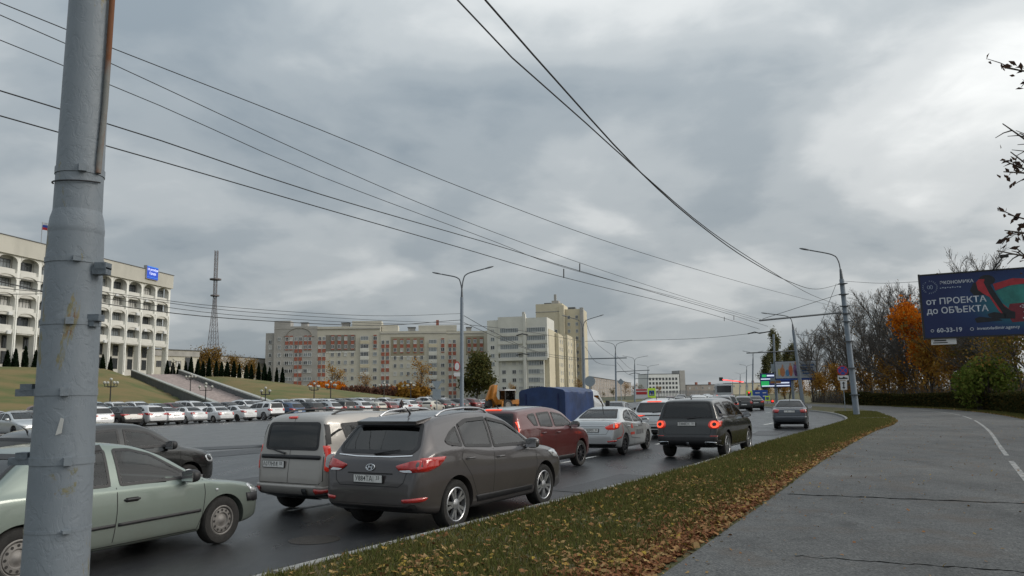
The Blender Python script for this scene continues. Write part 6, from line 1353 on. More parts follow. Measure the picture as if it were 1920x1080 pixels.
    if S.get('exhaust'):
        for y in S['exhaust']: MB().lathe([(.028, 0), (.03, .12)], 12, Matrix.Translation((S['top'][-1][0] + .02, y, .26)) @ Matrix.Rotation(math.pi / 2, 4, 'Y')).build('exhaust_pipe', CHROME, root, True)
    root['bvh'] = 0; del root['bvh']; BV[root.name] = bvh
    return root
BV = {}
def place(root, xy, heading): root.location = (xy[0], xy[1], 0.0); root.rotation_euler = (0, 0, R(90 - heading))
PL = lambda half, x1, x0, fr=.17, rr=.10: [(x1, half * .62), (x1 - .03, half * .74), (x1 - .12, half * .875), (x1 - .35, half * .955), (x1 - .75, half * .99), (.4, half), (-.8, half), (x0 + .6, half * .985), (x0 + .25, half * .955), (x0 + .09, half * .90), (x0 + .03, half * .84), (x0, half * .78)]

SPEC = {}
SPEC['suv'] = dict(H=1.66, wb=2.64, r=.345, wheel='five', tw=.225, roofw=.60,
    top=[(2.20, .60), (2.17, .76), (2.05, .88), (1.6, 1.00), (1.12, 1.08), (.85, 1.22), (.30, 1.535), (.0, 1.62), (-.55, 1.66), (-1.15, 1.63), (-1.60, 1.565), (-1.70, 1.52), (-1.92, 1.27), (-2.07, 1.08), (-2.13, 1.0), (-2.17, .86), (-2.20, .72), (-2.22, .60)],
    roofplan=[(2.2, 1), (-.6, 1), (-1.6, .92), (-1.9, .90), (-2.2, .9)],
    bot=[(2.20, .36), (2.1, .27), (1.5, .22), (-1.5, .24), (-2.0, .30), (-2.22, .40)],
    belt=[(2.2, .70), (1.5, .93), (1.0, 1.00), (-.4, 1.06), (-1.2, 1.13), (-1.7, 1.12), (-2.2, .95)], plan=PL(.91, 2.20, -2.22), clad=3,
    sidewins=[[(.92, 1.055), (.64, 1.255), (.28, 1.445), (-.22, 1.535), (-.285, 1.075)], [(-.325, 1.08), (-.26, 1.54), (-.84, 1.525), (-1.08, 1.455), (-1.10, 1.13)], [(-1.14, 1.135), (-1.12, 1.44), (-1.32, 1.36), (-1.52, 1.235), (-1.46, 1.18)]],
    rearwin=smooth_poly([(-.60, 1.485), (.60, 1.485), (.72, 1.17), (.64, 1.085), (-.64, 1.085), (-.72, 1.17)], 1), windshield=smooth_poly([(-.58, 1.52), (.58, 1.52), (.72, 1.14), (-.72, 1.14)], 1),
    seams=[[(1.0, 1.0), (1.02, .75), (.95, .48), (.85, .33)], [(-.32, 1.06), (-.34, .75), (-.40, .33)], [(-1.15, 1.12), (-1.22, .98), (-.98, .72), (-.82, .42), (-.80, .36)], [(-.80, .36), (.85, .335)]],
    bseams=[[(-.80, 1.05), (-.66, .95), (-.60, .72), (-.52, .66), (.52, .66), (.60, .72), (.66, .95), (.80, 1.05)]],
    patches=[('tail_lamp', 'B2', smooth_poly([(.42, .93), (.55, .845), (.95, .86), (.95, 1.02), (.70, 1.00)], 1), RED_L, .02, .012),
             ('tail_lamp', 'S', smooth_poly([(-1.58, 1.035), (-1.75, .92), (-1.98, .855), (-2.2, .855), (-2.2, 1.02), (-1.9, 1.04)], 1), RED_L, .02, .012),
             ('reversing_lamp', 'B2', smooth_poly([(.50, .872), (.58, .850), (.74, .852), (.70, .885)], 1), CLEAR_L, 0, .016),
             ('rear_reflector', 'B2', smooth_poly([(.58, .50), (.60, .455), (.84, .47), (.86, .53)], 1), RED_L, .01, .008),
             ('tailgate_trim', 'B', [(-.40, .835), (-.40, .818), (.40, .818), (.40, .835)], SEAM_M, 0, .006),
             ('chrome_strip', 'B', [(-.66, 1.072), (-.3, 1.052), (.3, 1.052), (.66, 1.072), (.66, 1.060), (.3, 1.040), (-.3, 1.040), (-.66, 1.060)], CHROME, 0, .008),
             ('bumper', 'B', smooth_poly([(-.84, .44), (-.6, .425), (.6, .425), (.84, .44), (.84, .30), (-.84, .30)], 1), BLACK_PL, 0, .006),
             ('door_trim', 'S', [(.86, .40), (.86, .325), (-.80, .325), (-.86, .42)], BLACK_PL, .005, .006),
             ('headlamp', 'S', smooth_poly([(1.45, .90), (1.65, .80), (2.1, .74), (2.1, .86), (1.75, .92)], 1), CLEAR_L, .01, .006),
             ('headlamp', 'F2', smooth_poly([(.5, .72), (.84, .72), (.84, .86), (.55, .82)], 1), CLEAR_L, .01, .006), ('grille', 'F', rr_(-.42, .62, .42, .76), BLACK_PL)],
    handles=[(-.16, .93), (-1.0, .965)], mirror=(.72, 1.03), plate=(0, .755), rails=(.05, -1.35, .52), railmat=ALLOY, wiper=((.0, 1.075), (-.42, 1.13)), antl=.11, antenna=-1.3, dashz=.98, glass=(GL_CLEAR, GL_TINT, GL_DARK), exhaust=())
SPEC['logan'] = dict(H=1.53, wb=2.63, r=.305, wheel='steel', tw=.19, roofw=.585, flank=.03, gap=.07, sink=.03,
    top=[(2.09, .58), (2.06, .70), (1.95, .78), (1.5, .88), (1.12, .94), (.98, 1.0), (.40, 1.36), (.10, 1.47), (-.35, 1.525), (-.85, 1.49), (-1.20, 1.37), (-1.62, 1.085), (-1.75, 1.055), (-2.02, 1.04), (-2.10, .98), (-2.14, .82), (-2.17, .60)],
    bot=[(2.09, .38), (2.0, .28), (1.5, .22), (-1.5, .22), (-2.0, .30), (-2.17, .40)],
    belt=[(2.09, .68), (1.5, .83), (1.0, .91), (-.6, .955), (-1.4, .99), (-2.17, .95)], plan=PL(.87, 2.09, -2.17), clad=2,
    sidewins=[[(.90, .965), (.62, 1.13), (.30, 1.335), (.02, 1.42), (-.20, 1.43), (-.20, .97)], [(-.31, .975), (-.29, 1.43), (-.72, 1.405), (-.90, 1.34), (-.90, .985)], [(-.95, 1.0), (-.95, 1.31), (-1.12, 1.19), (-1.16, 1.02)]],
    rearwin=smooth_poly([(-.52, 1.42), (.52, 1.42), (.66, 1.12), (-.66, 1.12)], 1), windshield=smooth_poly([(-.54, 1.43), (.54, 1.43), (.69, 1.0), (-.69, 1.0)], 1),
    seams=[[(.98, .93), (1.0, .75), (.96, .45), (.90, .28)], [(-.25, .96), (-.25, .7), (-.28, .27)], [(-.95, .97), (-1.1, .86), (-1.06, .68), (-.92, .5), (-.86, .27)], [(-.86, .27), (.9, .275)]],
    bseams=[[(-.62, 1.03), (-.58, .75), (-.5, .62), (.5, .62), (.58, .75), (.62, 1.03)]],
    patches=[('tail_lamp', 'B2', smooth_poly([(.56, .97), (.58, .70), (.84, .70), (.84, .97)], 1), RED_ON, .02, .008), ('tail_lamp', 'S', smooth_poly([(-1.98, .97), (-2.02, .70), (-2.2, .70), (-2.2, .97)], 1), RED_ON, .02, .008),
             ('bumper_strip', 'S', [(1.72, .66), (1.74, .54), (2.1, .52), (2.1, .64)], BLACK_PL, .015, .012), ('bumper_strip', 'F', [(-.8, .64), (-.8, .52), (.8, .52), (.8, .64)], BLACK_PL, .01, .008),
             ('bumper_strip', 'S', [(-1.70, .62), (-1.70, .48), (-2.2, .48), (-2.2, .62)], BLACK_PL, .015, .012), ('bumper_strip', 'B', [(-.8, .62), (-.8, .48), (.8, .48), (.8, .62)], BLACK_PL, .01, .008),
             ('door_moulding', 'S', [(.93, .545), (.93, .505), (-.23, .495), (-.23, .535)], BLACK_PL, .008, .012), ('door_moulding', 'S', [(-.275, .535), (-.275, .495), (-.93, .49), (-.93, .53)], BLACK_PL, .008, .012),
             ('side_repeater', 'S', rr_(1.17, .755, 1.21, .785), CLEAR_L, .004, .008),
             ('headlamp', 'S', smooth_poly([(1.78, .80), (1.82, .66), (2.12, .64), (2.12, .76), (1.9, .82)], 1), CLEAR_L, .01, .006), ('headlamp', 'F2', smooth_poly([(.42, .62), (.8, .62), (.8, .78), (.45, .75)], 1), CLEAR_L, .01, .006)],
    handles=[(-.06, .80), (-.86, .83)], bhandle=True, bmirror=True, mirror=(.70, .955), plate=(0, .80), dashz=.90, seatz=.48, glass=(GL_CLEAR, GL_CLEAR, GL_CLEAR), trimw=.035)
SPEC['van'] = dict(H=1.65, wb=2.905, r=.315, wheel='steel', tw=.2, roofw=.66, flank=.02, gap=.05, sink=.02,
    top=[(2.23, .60), (2.19, .74), (2.0, .84), (1.6, .95), (1.28, 1.0), (1.1, 1.10), (.60, 1.43), (.30, 1.55), (-.3, 1.63), (-1.2, 1.655), (-1.9, 1.63), (-2.06, 1.575), (-2.13, 1.40), (-2.17, 1.15), (-2.19, 1.0), (-2.21, .85), (-2.24, .60)],
    roofplan=[(2.2, 1), (-1.6, 1), (-2.05, .96), (-2.24, .96)],
    bot=[(2.23, .38), (2.1, .28), (1.6, .23), (-1.7, .25), (-2.1, .33), (-2.24, .40)], belt=[(2.23, .68), (1.6, .88), (1.1, .95), (-.6, .99), (-2.24, 1.0)], plan=PL(.875, 2.23, -2.24), clad=2, n=124,
    sidewins=[[(1.02, 1.0), (.75, 1.16), (.48, 1.36), (.2, 1.46), (-.02, 1.475), (-.04, 1.0)], [(-.14, 1.01), (-.12, 1.48), (-.86, 1.49), (-.98, 1.02)], [(-1.08, 1.03), (-1.04, 1.48), (-1.80, 1.46), (-1.72, 1.20), (-1.60, 1.03)]],
    rearwin=smooth_poly([(-.60, 1.49), (.60, 1.49), (.62, 1.04), (-.62, 1.04)], 2), windshield=smooth_poly([(-.6, 1.47), (.6, 1.47), (.72, 1.05), (-.72, 1.05)], 1),
    seams=[[(1.15, .96), (1.17, .75), (1.1, .45), (1.0, .3)], [(-.09, 1.0), (-.1, .7), (-.14, .3)], [(-1.03, 1.0), (-1.1, .8), (-1.0, .5), (-.95, .3)], [(-.95, .3), (1.0, .3)]],
    bseams=[[(.02, 1.60), (.02, .52)], [(-.72, 1.5), (-.74, 1.0), (-.74, .58), (-.68, .52), (.68, .52), (.74, .58), (.74, 1.0), (.72, 1.5)]],
    patches=[('tail_lamp', 'B2', smooth_poly([(.755, 1.12), (.755, .72), (.88, .72), (.88, 1.12)], 1), RED_ON, .02, .012), ('tail_lamp', 'S', smooth_poly([(-2.06, 1.12), (-2.10, .72), (-2.3, .72), (-2.3, 1.12)], 1), RED_ON, .02, .012),
             ('tail_lamp_insert', 'B2', smooth_poly([(.765, .99), (.765, .78), (.87, .78), (.87, .99)], 1), CLEAR_L, 0, .018), ('brake_glow', 'B2', smooth_poly([(.765, 1.10), (.765, 1.03), (.86, 1.03), (.86, 1.10)], 1), RED_HOT, 0, .018),
             ('pillar_cover', 'B2', [(.648, 1.46), (.735, 1.14), (.795, 1.14), (.692, 1.46)], BLACK_PL, 0, .008), ('pillar_cover', 'S', [(-2.015, 1.45), (-2.04, 1.14), (-2.13, 1.14), (-2.10, 1.45)], BLACK_PL, 0, .008),
             ('third_brake_lamp', 'B', rr_(-.01, 1.575, .19, 1.545), RED_ON, .01, .012), ('handle_bar', 'B', rr_(-.68, .965, .68, .90, 2), BLACK_PL, .02, .02),
             ('plate_recess', 'B', rr_(-.68, .90, .68, .74, 2), 'paint', 0, .002),
             ('bumper', 'B', smooth_poly([(-.86, .50), (.86, .50), (.86, .32), (-.86, .32)], 1), 'paint', .03, .04), ('bumper_cover', 'B', rr_(-.8, .40, .8, .30), BLACK_PL, .02, .05), ('towing_eye_cap', 'B', rr_(-.46, .455, -.36, .385, 2), BLACK_PL, .01, .055),
             ('rear_reflector', 'B2', rr_(.62, .455, .80, .41, 1), RED_L, .01, .05),
             ('headlamp', 'F2', smooth_poly([(.42, .64), (.8, .64), (.8, .82), (.45, .76)], 1), CLEAR_L, .01, .006)],
    handles=[(.08, .86), (-.85, .87)], mirror=(.85, .98), plate=(.36, .81), rails=(.2, -1.85, .57), wiper=((.12, .985), (.50, 1.06)), dashz=.92, glass=(GL_CLEAR, GL_TINT, GL_DARK), bmirror=True)
SPEC['soul'] = dict(H=1.60, wb=2.60, r=.335, wheel='tend', tw=.22, roofw=.63, gap=.045,
    top=[(2.10, .62), (2.07, .80), (1.95, .92), (1.5, 1.03), (1.12, 1.09), (.95, 1.18), (.50, 1.47), (.20, 1.55), (-.4, 1.60), (-1.2, 1.575), (-1.75, 1.53), (-1.86, 1.48), (-1.95, 1.28), (-2.01, 1.05), (-2.05, .95), (-2.08, .82), (-2.10, .60)],
    bot=[(2.1, .36), (2.0, .28), (1.5, .22), (-1.5, .24), (-1.9, .30), (-2.1, .40)], belt=[(2.1, .70), (1.5, .95), (1.0, 1.02), (-.5, 1.06), (-1.3, 1.12), (-2.1, 1.10)], plan=PL(.90, 2.10, -2.10), clad=2,
    sidewins=[[(.90, 1.08), (.66, 1.24), (.40, 1.38), (-.16, 1.455), (-.18, 1.09)], [(-.28, 1.095), (-.26, 1.46), (-.95, 1.44), (-.98, 1.12)], [(-1.08, 1.13), (-1.06, 1.435), (-1.35, 1.42), (-1.46, 1.36), (-1.28, 1.15)]],
    rearwin=smooth_poly([(-.62, 1.45), (.62, 1.45), (.66, 1.05), (.5, .99), (-.5, .99), (-.66, 1.05)], 1), windshield=smooth_poly([(-.6, 1.49), (.6, 1.49), (.74, 1.12), (-.74, 1.12)], 1),
    seams=[[(1.02, 1.02), (1.04, .75), (.95, .45), (.88, .32)], [(-.23, 1.06), (-.25, .75), (-.30, .32)], [(-1.03, 1.1), (-1.12, .92), (-.98, .6), (-.86, .32)], [(-.86, .32), (.88, .32)]],
    patches=[('tail_lamp', 'B2', smooth_poly([(.68, 1.48), (.76, .82), (.88, .82), (.88, 1.0), (.80, 1.48)], 1), RED_L, .02, .008), ('tail_lamp', 'S', smooth_poly([(-1.88, 1.46), (-1.98, .95), (-2.0, .82), (-2.2, .82), (-2.2, 1.46)], 1), RED_L, .02, .008),
             ('brake_glow', 'S', [(-1.905, 1.42), (-1.995, .90), (-2.01, .90), (-1.92, 1.42)], RED_HOT, 0, .02), ('third_brake_lamp', 'B', rr_(-.22, 1.535, .22, 1.512), RED_HOT, .01, .014),
             ('bumper', 'B', smooth_poly([(-.82, .56), (.82, .56), (.82, .32), (-.82, .32)], 1), BLACK_PL, .02, .01), ('grille', 'F', rr_(-.5, .55, .5, .72), BLACK_PL),
             ('sill_cladding', 'S', [(.86, .36), (.86, .26), (-.86, .26), (-.86, .36)], BLACK_PL, .01, .008),
             ('headlamp', 'F2', smooth_poly([(.5, .74), (.84, .74), (.84, .88), (.55, .86)], 1), CLEAR_L, .01, .006), ('headlamp', 'S', smooth_poly([(1.6, .90), (1.75, .80), (2.1, .76), (2.1, .87), (1.8, .93)], 1), CLEAR_L, .01, .006)],
    handles=[(-.10, .94), (-.88, .965)], mirror=(.74, 1.05), plate=(0, .72), dashz=1.0, antenna=-1.55, antl=.1, glass=(GL_CLEAR, GL_TINT, GL_DARK), bmirror=True)
SPEC['sedan'] = dict(H=1.47, wb=2.57, r=.31, wheel='tend', tw=.2, roofw=.55, gap=.045,
    top=[(2.12, .52), (2.09, .66), (1.98, .76), (1.5, .89), (1.15, .96), (.95, 1.05), (.36, 1.36), (.05, 1.445), (-.4, 1.47), (-.9, 1.40), (-1.25, 1.27), (-1.60, 1.10), (-1.75, 1.07), (-2.0, 1.065), (-2.10, 1.05), (-2.14, .98), (-2.18, .80), (-2.22, .60)],
    roofplan=[(2.1, 1), (-.5, 1), (-1.3, .93), (-2.2, .9)],
    bot=[(2.12, .34), (2.0, .25), (1.5, .19), (-1.5, .20), (-2.0, .27), (-2.22, .38)], belt=[(2.12, .64), (1.5, .82), (1.0, .90), (-.4, .95), (-1.3, 1.02), (-2.22, 1.0)], plan=PL(.85, 2.12, -2.22),
    sidewins=[[(.86, .965), (.60, 1.12), (.24, 1.29), (-.20, 1.365), (-.24, .985)], [(-.34, .99), (-.30, 1.37), (-.72, 1.33), (-1.02, 1.22), (-1.22, 1.11), (-1.16, 1.03)]],
    rearwin=smooth_poly([(-.50, 1.385), (.50, 1.385), (.64, 1.115), (-.64, 1.115)], 1), windshield=smooth_poly([(-.53, 1.40), (.53, 1.40), (.68, 1.02), (-.68, 1.02)], 1),
    seams=[[(1.0, .92), (1.02, .7), (.95, .4), (.86, .26)], [(-.29, .96), (-.31, .65), (-.36, .26)], [(-1.2, 1.02), (-1.12, .80), (-.95, .55), (-.84, .26)], [(-.84, .26), (.86, .26)]],
    bseams=[[(-.60, 1.03), (-.60, .84), (-.5, .66), (.5, .66), (.60, .84), (.60, 1.03)]],
    patches=[('tail_lamp', 'B2', smooth_poly([(.44, .87), (.52, .79), (.90, .80), (.90, .99), (.66, .96)], 1), RED_ON, .02, .01), ('tail_lamp', 'S', smooth_poly([(-1.68, .99), (-1.92, .83), (-2.25, .80), (-2.25, .98), (-1.95, 1.0)], 1), RED_ON, .02, .01),
             ('brake_glow', 'S', smooth_poly([(-1.98, .95), (-2.0, .86), (-2.11, .85), (-2.11, .95)], 1), RED_HOT, 0, .018),
             ('rear_reflector', 'B2', smooth_poly([(.52, .46), (.55, .42), (.78, .44), (.78, .49)], 1), RED_L, .01, .008), ('chrome_strip', 'B', rr_(-.42, .925, .42, .905, 1), CHROME, .005, .01),
             ('bumper', 'B', smooth_poly([(-.78, .37), (.78, .37), (.70, .28), (-.70, .28)], 1), BLACK_PL, .01, .008),
             ('headlamp', 'F2', smooth_poly([(.42, .60), (.8, .60), (.8, .76), (.5, .70)], 1), CLEAR_L, .01, .006), ('headlamp', 'S', smooth_poly([(1.45, .80), (1.7, .68), (2.1, .62), (2.1, .74), (1.7, .82)], 1), CLEAR_L, .01, .006), ('grille', 'F', rr_(-.35, .42, .35, .56), BLACK_PL)],
    handles=[(-.10, .83), (-.98, .86)], mirror=(.70, .945), plate=(0, .775), dashz=.88, seatz=.46, antenna=-.95, antl=.3, glass=(GL_CLEAR, GL_CLEAR, GL_TINT))
SPEC['lancer'] = dict(SPEC['sedan'], H=1.445, wheel='ten',
    top=[(2.12, .54), (2.09, .68), (1.98, .78), (1.5, .88), (1.10, .94), (.90, 1.04), (.38, 1.34), (.05, 1.42), (-.4, 1.445), (-.9, 1.40), (-1.2, 1.29), (-1.55, 1.06), (-1.70, 1.02), (-2.05, 1.0), (-2.16, .98), (-2.20, .90), (-2.23, .75), (-2.26, .60)],
    plan=PL(.85, 2.12, -2.26), bot=[(2.12, .34), (2.0, .25), (1.5, .19), (-1.5, .20), (-2.0, .27), (-2.26, .38)],
    sidewins=[[(.84, .95), (.60, 1.10), (.24, 1.28), (-.20, 1.345), (-.24, .965)], [(-.34, .97), (-.30, 1.35), (-.74, 1.325), (-.96, 1.25), (-1.14, 1.10), (-1.12, 1.0)]],
    rearwin=smooth_poly([(-.50, 1.375), (.50, 1.375), (.66, 1.075), (-.66, 1.075)], 1),
    patches=[('tail_lamp', 'B2', smooth_poly([(.48, .95), (.52, .80), (.90, .80), (.90, .97)], 1), RED_L, .02, .01), ('tail_lamp', 'S', smooth_poly([(-1.98, .96), (-2.02, .80), (-2.3, .80), (-2.3, .96)], 1), RED_L, .02, .01),
             ('bumper', 'B', smooth_poly([(-.80, .62), (.80, .62), (.80, .36), (-.80, .36)], 1), 'paint', .03, .02),
             ('headlamp', 'F2', smooth_poly([(.42, .60), (.8, .60), (.8, .76), (.5, .72)], 1), CLEAR_L, .01, .006)], plate=(0, .865), glass=(GL_TINT, GL_TINT, GL_DARK))
SPEC['discovery'] = dict(H=1.72, wb=2.74, r=.37, wheel='seven', tw=.235, roofw=.66, gap=.05, clad=3, crown=.02,
    top=[(2.25, .66), (2.22, .88), (2.08, 1.02), (1.5, 1.11), (1.12, 1.15), (.95, 1.25), (.42, 1.58), (.15, 1.665), (-.5, 1.715), (-1.4, 1.70), (-1.95, 1.66), (-2.05, 1.62), (-2.16, 1.28), (-2.21, 1.08), (-2.26, .98), (-2.30, .80), (-2.34, .60)],
    bot=[(2.25, .42), (2.1, .32), (1.5, .26), (-1.5, .28), (-2.05, .36), (-2.34, .46)], belt=[(2.25, .8), (1.5, 1.03), (1.0, 1.08), (-.5, 1.12), (-1.6, 1.17), (-2.34, 1.1)], plan=PL(.955, 2.25, -2.34),
    sidewins=[[(.98, 1.12), (.72, 1.29), (.38, 1.49), (-.17, 1.59), (-.215, 1.13)], [(-.255, 1.135), (-.22, 1.595), (-1.03, 1.585), (-1.07, 1.16)], [(-1.17, 1.18), (-1.34, 1.58), (-1.88, 1.555), (-1.97, 1.23)]],
    rearwin=smooth_poly([(-.64, 1.60), (.64, 1.60), (.74, 1.14), (-.74, 1.14)], 1), windshield=smooth_poly([(-.62, 1.59), (.62, 1.59), (.78, 1.19), (-.78, 1.19)], 1),
    seams=[[(1.04, 1.08), (1.06, .8), (.98, .5), (.9, .36)], [(-.24, 1.12), (-.25, .8), (-.30, .36)], [(-1.10, 1.16), (-1.18, .98), (-1.02, .66), (-.90, .36)], [(-.9, .36), (.9, .36)]],
    bseams=[[(-.78, 1.12), (-.70, .9), (-.66, .70), (.66, .70), (.70, .9), (.78, 1.12)]],
    patches=[('tail_lamp', 'B2', smooth_poly([(.60, .95), (.66, .86), (.95, .86), (.95, 1.08), (.66, 1.08)], 2), RED_ON, .02, .01), ('tail_lamp', 'S', smooth_poly([(-1.88, 1.06), (-2.02, .92), (-2.4, .88), (-2.4, 1.08)], 1), RED_ON, .02, .01),
             ('brake_glow', 'B2', [(.78 + .105 * math.cos(t), .97 + .095 * math.sin(t)) for t in np.linspace(0, 6.28, 24, endpoint=False)], RED_HOT, 0, .022), ('lamp_core', 'B2', [(.78 + .055 * math.cos(t), .97 + .05 * math.sin(t)) for t in np.linspace(0, 6.28, 18, endpoint=False)], BLACK_PL, 0, .028),
             ('bumper', 'B', smooth_poly([(-.92, .64), (.92, .64), (.86, .40), (-.86, .40)], 1), BLACK_PL, .03, .02), ('exhaust_trim', 'B2', rr_(.52, .50, .82, .43, 1), CHROME, .01, .03), ('exhaust_slot', 'B2', rr_(.55, .488, .79, .442, 1), SEAM_M, 0, .034),
             ('rear_reflector', 'B2', rr_(.66, .665, .86, .64, 1), RED_L, .01, .008), ('tow_socket', 'B', rr_(-.06, .48, .02, .42, 1), ALLOY, .02, .03),
             ('headlamp', 'F2', smooth_poly([(.5, .84), (.88, .84), (.88, 1.0), (.6, .97)], 1), CLEAR_L, .01, .006), ('grille', 'F', rr_(-.5, .78, .5, .92), BLACK_PL)],
    handles=[(-.12, .985), (-1.0, 1.01)], mirror=(.78, 1.11), plate=(0, .985), wiper=((0, 1.13), (-.4, 1.17)), antenna=-1.7, antl=.06, dashz=1.05, seatz=.6, glass=(GL_TINT, GL_TINT, GL_DARK))
SPEC['tucson'] = dict(SPEC['suv'], wheel='ten', patches=[('light_bar', 'B', smooth_poly([(-.86, .99), (.86, .99), (.86, .955), (-.86, .955)], 1), SEAM_M, .01, .012), ('tail_lamp', 'B2', smooth_poly([(.30, .985), (.30, .955), (.62, .89), (.92, .86), (.92, 1.0)], 1), RED_ON, .02, .016),
             ('brake_glow', 'B2', smooth_poly([(.36, .975), (.40, .955), (.82, .90), (.82, .97)], 1), RED_HOT, 0, .024), ('tail_lamp', 'S', smooth_poly([(-1.7, 1.02), (-1.95, .90), (-2.2, .87), (-2.2, 1.0)], 1), RED_ON, .02, .012),
             ('third_brake_lamp', 'B', rr_(-.30, 1.535, .30, 1.505, 1), RED_HOT, .01, .02), ('bumper', 'B', smooth_poly([(-.84, .52), (.84, .52), (.84, .30), (-.84, .30)], 1), BLACK_PL, 0, .006),
             ('sill_cladding', 'S', [(.86, .36), (.86, .28), (-.84, .28), (-.84, .36)], BLACK_PL, .005, .006), ('headlamp', 'F2', smooth_poly([(.5, .72), (.84, .72), (.84, .86), (.55, .82)], 1), CLEAR_L, .01, .006)], railmat=BLACK_PL, plate=(0, .66))
SPEC['hatch'] = dict(SPEC['soul'], H=1.50, r=.305, wheel='seven', roofw=.58, wb=2.5,
    top=[(2.02, .58), (1.99, .72), (1.88, .82), (1.45, .94), (1.10, 1.0), (.95, 1.09), (.45, 1.39), (.15, 1.47), (-.4, 1.50), (-1.1, 1.46), (-1.55, 1.38), (-1.68, 1.30), (-1.83, 1.06), (-1.90, .98), (-1.95, .85), (-1.98, .72), (-2.0, .58)],
    bot=[(2.02, .34), (1.9, .26), (1.4, .20), (-1.4, .21), (-1.8, .28), (-2.0, .38)], belt=[(2.02, .66), (1.5, .86), (1.0, .93), (-.5, .98), (-1.3, 1.02), (-2.0, 1.0)], plan=PL(.85, 2.02, -2.0),
    sidewins=[[(.86, .99), (.62, 1.15), (.36, 1.30), (-.16, 1.375), (-.18, 1.0)], [(-.28, 1.005), (-.26, 1.38), (-.86, 1.35), (-1.10, 1.25), (-1.02, 1.04)]],
    rearwin=smooth_poly([(-.54, 1.28), (.54, 1.28), (.62, 1.05), (-.62, 1.05)], 1), windshield=smooth_poly([(-.56, 1.41), (.56, 1.41), (.68, 1.04), (-.68, 1.04)], 1),
    seams=[[(1.0, .94), (1.02, .7), (.9, .3)], [(-.23, .97), (-.28, .3)], [(-1.03, 1.0), (-.98, .6), (-.84, .3)]],
    patches=[('tail_lamp', 'B2', smooth_poly([(.56, .98), (.60, .74), (.86, .74), (.86, .98)], 1), RED_L, .02, .008), ('tail_lamp', 'S', smooth_poly([(-1.74, 1.0), (-1.82, .76), (-2.2, .76), (-2.2, 1.0)], 1), RED_L, .02, .008), ('bumper', 'B', smooth_poly([(-.78, .42), (.78, .42), (.76, .30), (-.76, .30)], 1), BLACK_PL, 0, .008), ('headlamp', 'F2', smooth_poly([(.42, .62), (.8, .62), (.8, .78), (.5, .74)], 1), CLEAR_L, .01, .006)],
    handles=[(-.08, .86), (-.86, .88)], mirror=(.72, .97), plate=(0, .66), dashz=.9, seatz=.48)
# ------------------------------------------------------------------ vehicles in the picture
P_GREY = paint('paint_brown_grey', (.070, .063, .065), .4, .3, .25); P_MINT = paint('paint_pale_green', (.19, .235, .21), .35, .34, .35); P_BEIGE = paint('paint_beige', (.37, .35, .325), .3, .36, .22); P_RED = paint('paint_red', (.085, .009, .009), .3, .3, .2)
P_SIL = paint('paint_silver', (.47, .49, .50), .5, .3, .15); P_BLK = paint('paint_black', (.007, .008, .008), .1, .25, .05); P_NAVY = paint('paint_navy', (.035, .045, .06), .4, .3, .2); P_WHT = paint('paint_white', (.60, .61, .62), .0, .3, .12); P_BLUE = paint('paint_blue', (.035, .075, .15), .4, .3, .2); P_DRED = paint('paint_dark_red', (.13, .02, .02), .3, .3, .2); P_GRN = paint('paint_dark_grey', (.06, .062, .065), .4, .3, .2); P_LBL = paint('paint_light_blue', (.27, .35, .38), .3, .3, .2); P_CRM = paint('paint_cream', (.48, .45, .38), .2, .35, .2)
ix = make_car('parked_car' if 0 else 'car', 'brown grey compact SUV with five spoke alloy wheels nearest the verge', 'car', SPEC['suv'], P_GREY, ('У884ТА', '33')); place(ix, (-.92, 12.87), 30.3)
# emblem on its tailgate
def ell(cx, cy, a, b, n=28): return [(cx + a * math.cos(t), cy + b * math.sin(t)) for t in np.linspace(0, 2 * math.pi, n, endpoint=False)]
bv = BV[ix.name]; pts = [cast(bv, 'B', a, b, .012) for a, b in ell(0, .905, .075, .042)]; MB().tube(pts + [pts[0]], .006, 6, False).build('emblem', CHROME, ix, True)
for seg in ([(.042, .875), (.022, .935)], [(-.022, .875), (-.042, .935)], [(.032, .905), (-.032, .905)]): MB().tube([cast(bv, 'B', a, b, .014) for a, b in seg], .007, 6).build('emblem', CHROME, ix, True)
for sd in 'LR':
    for pl in ([(.58, 1.27), (.27, 1.425), (-.22, 1.51)], [(-.28, 1.515), (-.82, 1.50), (-1.05, 1.43)]): strip(bv, sd, pl, .05, .016).build('wind_deflector', BLACK_PL, ix, True)
V = [(x, y, z) for x, y, z in ((-1.52, .58, 1.575), (-1.52, -.58, 1.575), (-1.84, -.54, 1.525), (-1.84, .54, 1.525), (-1.60, .58, 1.50), (-1.60, -.58, 1.50), (-1.83, -.54, 1.485), (-1.83, .54, 1.485))]
MB().add(V, [(3, 2, 1, 0), (4, 5, 6, 7), (0, 1, 5, 4), (1, 2, 6, 5), (2, 3, 7, 6), (3, 0, 4, 7)]).build('spoiler', P_GREY, ix); MB().box((-1.80, 0, 1.478), (.09, 1.04, .016)).build('spoiler_lip', BLACK_PL, ix)
lg = make_car('car', 'pale green saloon with steel wheels behind the big foreground pole', 'car', SPEC['logan'], P_MINT, None); place(lg, (-5.20, 9.69), 27.0); lg.scale = (1, 1, .925)
for w_ in [o for o in lg.children if o.name.split('.')[0] == 'wheel']: w_.rotation_euler.y = 0; w_.scale.z = 1 / .925; w_.location.z /= .925
bv = BV[lg.name]
for sd in 'LR': strip(bv, sd, [(-.32, 1.445), (-.74, 1.42), (-.92, 1.35)], .06, .018).build('wind_deflector', BLACK_PL, lg, True)
patch(bv, 'rear_shelf_vest', 'B', [(-.45, 1.135), (.45, 1.135), (.42, 1.2), (-.42, 1.2)], mat('hi_vis', (.35, .62, .05), .7, emit=(.4, .8, .05), estr=.05), lg, off=-.03)
